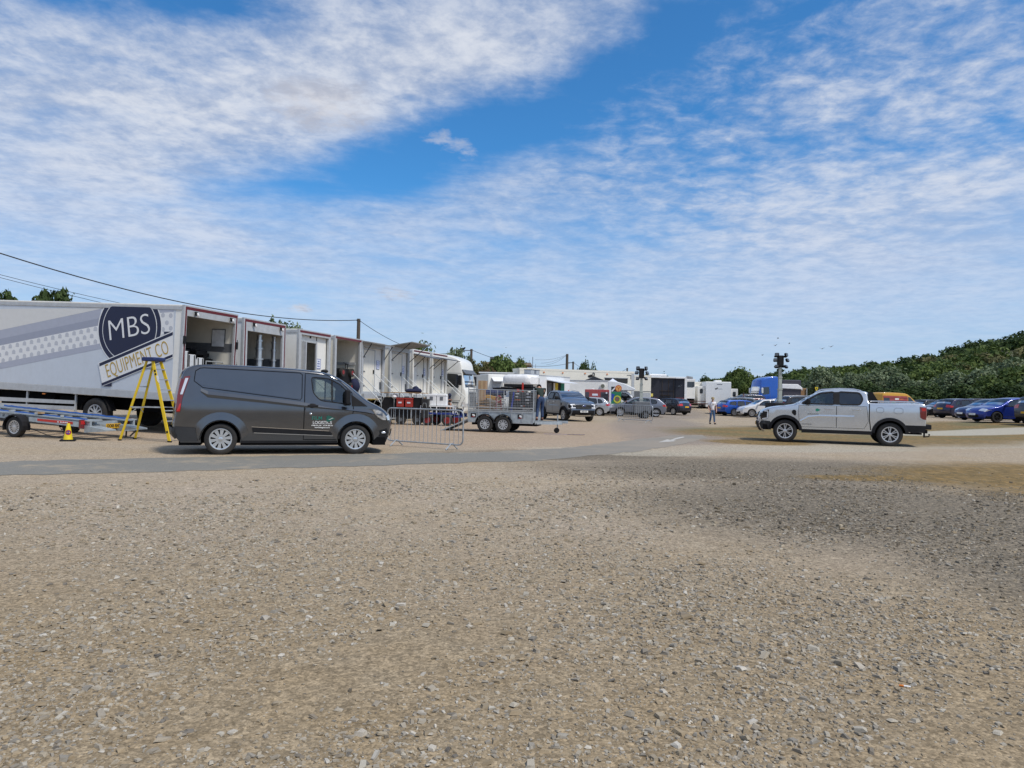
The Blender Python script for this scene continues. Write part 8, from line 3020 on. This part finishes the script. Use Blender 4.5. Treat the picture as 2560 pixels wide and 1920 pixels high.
 c = nx.mix(nx.mr(n, .35, .65, 0, .4), A.outputs['Color'], (.2, .16, .11))
 nt.links.new(c, b.inputs['Base Color'])
 b.inputs['Roughness'].default_value = .9
 b.inputs['Specular IOR Level'].default_value = .2
 me.materials.append(m)
 o = bpy.data.objects.new('gravel', me)
 COL.objects.link(o)
 tag(o, 'loose stones strewn over the car park in the foreground', 'gravel', kind='stuff')
 # the cigarette end at lower right
 p = at(2270, 1719)
 t = thing('cigarette_end', 'orange tipped cigarette end lying among the stones in the foreground', 'litter', p + Vector((0, 0, .006)), R(-20))
 MB().cyl((-.02, 0, 0), (.012, 0, 0), .0045).build('paper', M_txtw, t)
 MB().cyl((-.042, 0, 0), (-.02, 0, 0), .0046).build('filter', M_amber, t)
# ------------------------------------------------------------------ sky and light
SUN_AZ, SUN_EL = R(128), R(56)     # azimuth clockwise from +Y
def dir_of(px, py):
 d = ray(px, py).normalized()
 return math.atan2(d.x, d.y), math.asin(d.z)
def sky():
 w = bpy.data.worlds.new('World')
 SC.world = w
 w.use_nodes = True
 nt = w.node_tree
 nx = NX(nt)
 bg = nt.nodes['Background']
 sk = nt.nodes.new('ShaderNodeTexSky')
 sk.sky_type = 'NISHITA'
 sk.sun_disc = False
 sk.sun_elevation = SUN_EL
 sk.sun_rotation = SUN_AZ
 sk.altitude = 30
 sk.air_density = 1.0
 sk.dust_density = 0.6
 sk.ozone_density = 2.2
 tc = nt.nodes.new('ShaderNodeTexCoord')
 D = tc.outputs['Generated']
 o = nx.xyz(D)
 az = nx.m('ARCTAN2', o[0], o[1])
 el = nx.m('ARCSINE', o[2])
 zc = nx.m('ADD', nx.m('MAXIMUM', o[2], 0.0), .10)
 P = nx.comb(nx.m('DIVIDE', o[0], zc), nx.m('DIVIDE', o[1], zc), 0.0)
 # the layer drifts along one bearing: stretch it that way
 rot = nt.nodes.new('ShaderNodeMapping')
 rot.inputs['Rotation'].default_value = (0, 0, R(-33))
 rot.inputs['Scale'].default_value = (.62, 1.25, 1)
 nt.links.new(P, rot.inputs['Vector'])
 Q = rot.outputs[0]
 wp = nt.nodes.new('ShaderNodeTexNoise')
 wp.inputs['Scale'].default_value = 1.1
 wp.inputs['Detail'].default_value = 4
 nt.links.new(P, wp.inputs['Vector'])
 va = nt.nodes.new('ShaderNodeVectorMath')
 va.operation = 'MULTIPLY_ADD'
 nt.links.new(wp.outputs['Color'], va.inputs[0])
 va.inputs[1].default_value = (.9, .9, 0)
 nt.links.new(Q, va.inputs[2])
 Q = va.outputs[0]
 nA = nx.noise(P, 1.3, 9, .60, .5)
 nB = nx.noise(P, 4.2, 8, .62, .35)
 nC = nx.noise(P, 9.0, 7, .62, .3)
 nD = nx.noise(nx.scale(Q, (.45, 1.8, 1)), 2.2, 8, .62, .6)
 blobs = [  # px, py, rx, ry, rotation (deg, anticlockwise), weight
  (420, 250, 800, 280, 8, .48), (1130, 130, 520, 120, 12, .50), (250, 540, 560, 190, 0, .42), (860, 250, 160, 90, 0, .10),
  (1330, 275, 400, 80, 22, -.50), (1780, 250, 150, 50, 25, -.22), (560, 150, 160, 36, 15, -.12), (1640, 110, 330, 60, 30, -.40), (1130, 330, 210, 90, 10, -.42), (1450, 330, 300, 110, 10, -.20), (790, 462, 340, 60, 9, -.72), (900, 380, 200, 36, 12, -.3), (500, 700, 330, 36, -6, -.22), (960, 430, 120, 70, 0, -.34),
  (500, 6, 210, 46, 6, -.85), (160, 0, 110, 26, 0, -.5), (2060, 20, 300, 50, 25, -.30), (2000, 380, 260, 60, 20, -.10), (2300, 190, 420, 150, 18, .10), (2430, 330, 300, 60, 10, -.26),
  (1260, 465, 280, 80, -6, .22), (700, 655, 300, 42, -8, .12), (640, 690, 190, 30, -6, -.18), (1180, 612, 300, 30, 3, -.16), (2300, 560, 600, 210, 8, .40), (1700, 730, 1000, 190, 4, .22), (1250, 840, 1800, 170, 0, .22),
  (1800, 600, 400, 40, 5, -.06), (990, 560, 150, 60, -30, .16), (640, 540, 140, 26, -5, -.12)]
 cov = None
 for px, py, rx, ry, rt, wt in blobs:
  a, e = dir_of(px, py)
  d = nx.ellipse(az, el, a, e, rx / F * .92, ry / F * .92, R(rt))
  g = nx.m('MULTIPLY', nx.m('EXPONENT', nx.m('MULTIPLY', d, -1.0)), wt)
  cov = g if cov is None else nx.m('ADD', cov, g)
 nE = nx.noise(P, 22.0, 6, .62, .25)
 nz = nx.m('ADD', nx.m('ADD', nx.m('MULTIPLY', nA, .42), nx.m('MULTIPLY', nB, .36)), nx.m('ADD', nx.m('MULTIPLY', nx.m('SUBTRACT', nD, .2), .40), nx.m('ADD', .24, nx.m('MULTIPLY', nx.m('ADD', nx.m('MULTIPLY', nx.m('SUBTRACT', nC, .5), .28), nx.m('MULTIPLY', nx.m('SUBTRACT', nE, .5), .22)), nx.mr(el, R(12), R(24))))))     # mean .75
 ra, re = dir_of(2150, 220)
 mott = nx.mr(nx.ellipse(az, el, ra, re, .42, .20, R(15)), 1.3, .3)
 nz = nx.m('ADD', nz, nx.m('MULTIPLY', nx.m('MULTIPLY', nx.m('SUBTRACT', nC, .5), mott), .6))
 cov = nx.m('ADD', cov, nx.mr(o[1], .25, -.35, 0, .42))
 dens = nx.m('ADD', nx.m('ADD', nx.m('MULTIPLY', nx.m('SUBTRACT', nz, .75), nx.mr(el, R(2), R(16), .9, 2.0)), cov), .36)
 mask = nx.mr(dens, -.15, 1.25)
 # small low puffs
 puff = None
 for px, py, rx, ry, wt in ((805, 262, 125, 56, 1.0), (770, 236, 70, 36, .9), (860, 270, 60, 40, .8), (1105, 345, 40, 18, .55), (1140, 362, 36, 16, .5), (1170, 382, 24, 16, .5), (752, 770, 26, 11, .9), (985, 735, 46, 15, .6)):
  a, e = dir_of(px, py)
  d = nx.ellipse(az, el, a, e, rx / F, ry / F, 0)
  g = nx.m('MULTIPLY', nx.mr(nx.m('ADD', d, nx.m('ADD', nx.m('MULTIPLY', nx.m('SUBTRACT', nC, .5), 4.5), nx.m('MULTIPLY', nx.m('SUBTRACT', nE, .5), 3.5))), 1.5, -.4), wt)
  puff = g if puff is None else nx.m('MAXIMUM', puff, g)
 # colours: clear sky from the sky texture, cloud lit white with greyer, thicker parts
 clear = nx.mix(1.0, sk.outputs['Color'], SKY_GAIN, 'MULTIPLY')
 low = nx.mr(el, R(20), R(0))
 clear = nx.mix(nx.m('MULTIPLY', nx.mr(el, R(17), R(-1)), .72), clear, HAZE_C)
 thick = nx.m('ADD', nx.m('MULTIPLY', nB, .6), nx.m('MULTIPLY', nA, .4))
 lum = nx.m('ADD', nx.m('MULTIPLY', thick, .45), nx.m('ADD', nx.m('MULTIPLY', nC, .35), nx.m('MULTIPLY', nE, .20)))
 cc = nx.mix(nx.mr(lum, .39, .60), CLOUD_D, CLOUD_L)
 cc = nx.mix(nx.m('MULTIPLY', low, .75), cc, HAZE_L)
 full = nx.mix(nx.m('MULTIPLY', mask, nx.mr(low, 0, 1, .96, .70)), clear, cc)
 full = nx.mix(nx.m('MULTIPLY', puff, .9), full, nx.mix(nx.mr(nC, .35, .65), PUFF_D, PUFF_L))
 nt.links.new(full, bg.inputs['Color'])
 bg.inputs['Strength'].default_value = 0.1
 w.cycles.sampling_method = 'MANUAL'
 w.cycles.sample_map_resolution = 512
 s = bpy.data.lights.new('sun', 'SUN')
 s.energy = SUN_E
 s.angle = R(9)
 s.color = (1.0, .935, .845)
 so = bpy.data.objects.new('sun', s)
 COL.objects.link(so)
 d = Vector((math.sin(SUN_AZ) * math.cos(SUN_EL), math.cos(SUN_AZ) * math.cos(SUN_EL), math.sin(SUN_EL)))
 so.rotation_euler = (-d).to_track_quat('-Z', 'Y').to_euler()
 so.location = (30, -10, 60)
# colours are ten times their radiance: the background runs at strength 0.1
SKY_GAIN = (0.40, 1.00, 1.42)
HAZE_C = (4.3, 5.3, 7.3)
HAZE_L = (5.6, 6.25, 7.8)
CLOUD_D = (3.7, 4.4, 5.9)
CLOUD_L = (6.5, 6.85, 7.6)
PUFF_D = (4.3, 4.6, 5.5)
PUFF_L = (6.6, 6.6, 7.0)
SUN_E = 3.0
import time
_t = time.time()
def step(f, *a):
 global _t
 r = f(*a)
 print('built', f.__name__, round(time.time() - _t, 1))
 _t = time.time()
 return r
step(ground)
step(stones)
step(sky)
step(build_van)
step(build_pickups)
step(livery_lorry)
step(other_lorries)
step(tractor, 'white lorry cab with a dark sun visor at the far end of the lorry row', Vector((-5.12, 47.8, 0)), TRH, mat('cab_white', (.80, .79, .74), .35, var=.04, dirt=.14, coat=.4), 1.04)
p = atY(1912, 1010, 76)
step(tractor, 'bright blue lorry cab with a white mirror facing left by the hill', Vector((p.x + .9, 76, zg(p.x, 76))), R(188), paint('lorry_blue', (.012, .10, .46), .3), .92, M_txtw, False, M_black, True)
TMx = step(utility_trailer)
step(flat_trailer)
step(stepladder)
step(cone)
step(barrier, (991, 1114.5), (1129, 1124.5), 'steel crowd barrier standing off the nose of the grey van')
step(barrier, (1553, 1053), (1621, 1057.5), 'steel crowd barrier standing in front of the grey three door car')
step(gear)
step(catering_trucks)
step(big_trailers)
gazebo('black gazebo roof showing above the muralled truck', 1464, 1514, 940, 950, 63.5, M_black)
gazebo('small white gazebo peak above the muralled truck', 1521, 1546, 945.5, 955, 64.5, mat('gazebo_white', (.62, .66, .82), .8))
light_tower('light tower with black lamps rising behind the grey three door car', 1604, 53, 929, 1000, 6.5, False, .85)
light_tower('tall light tower with square lamps and a black base behind the silver pickup bonnet', 1951, 40, 897, 1005, 8, True, .72)
step(right_vehicles)
step(poles)
step(house)
step(gulls)
step(people, *TMx)
step(vegetation)
step(cars)
SC.view_settings.view_transform = 'Standard'
SC.view_settings.look = 'None'
SC.view_settings.gamma = 1.0
SC.view_settings.exposure = 0.12
SC.render.engine = 'CYCLES'
SC.cycles.use_denoising = True
SC.cycles.sample_clamp_indirect = 4
SC.cycles.max_bounces = 6
SC.cycles.diffuse_bounces = 3
SC.cycles.glossy_bounces = 3
SC.cycles.transparent_max_bounces = 12
SC.cycles.caustics_reflective = False
SC.cycles.caustics_refractive = False
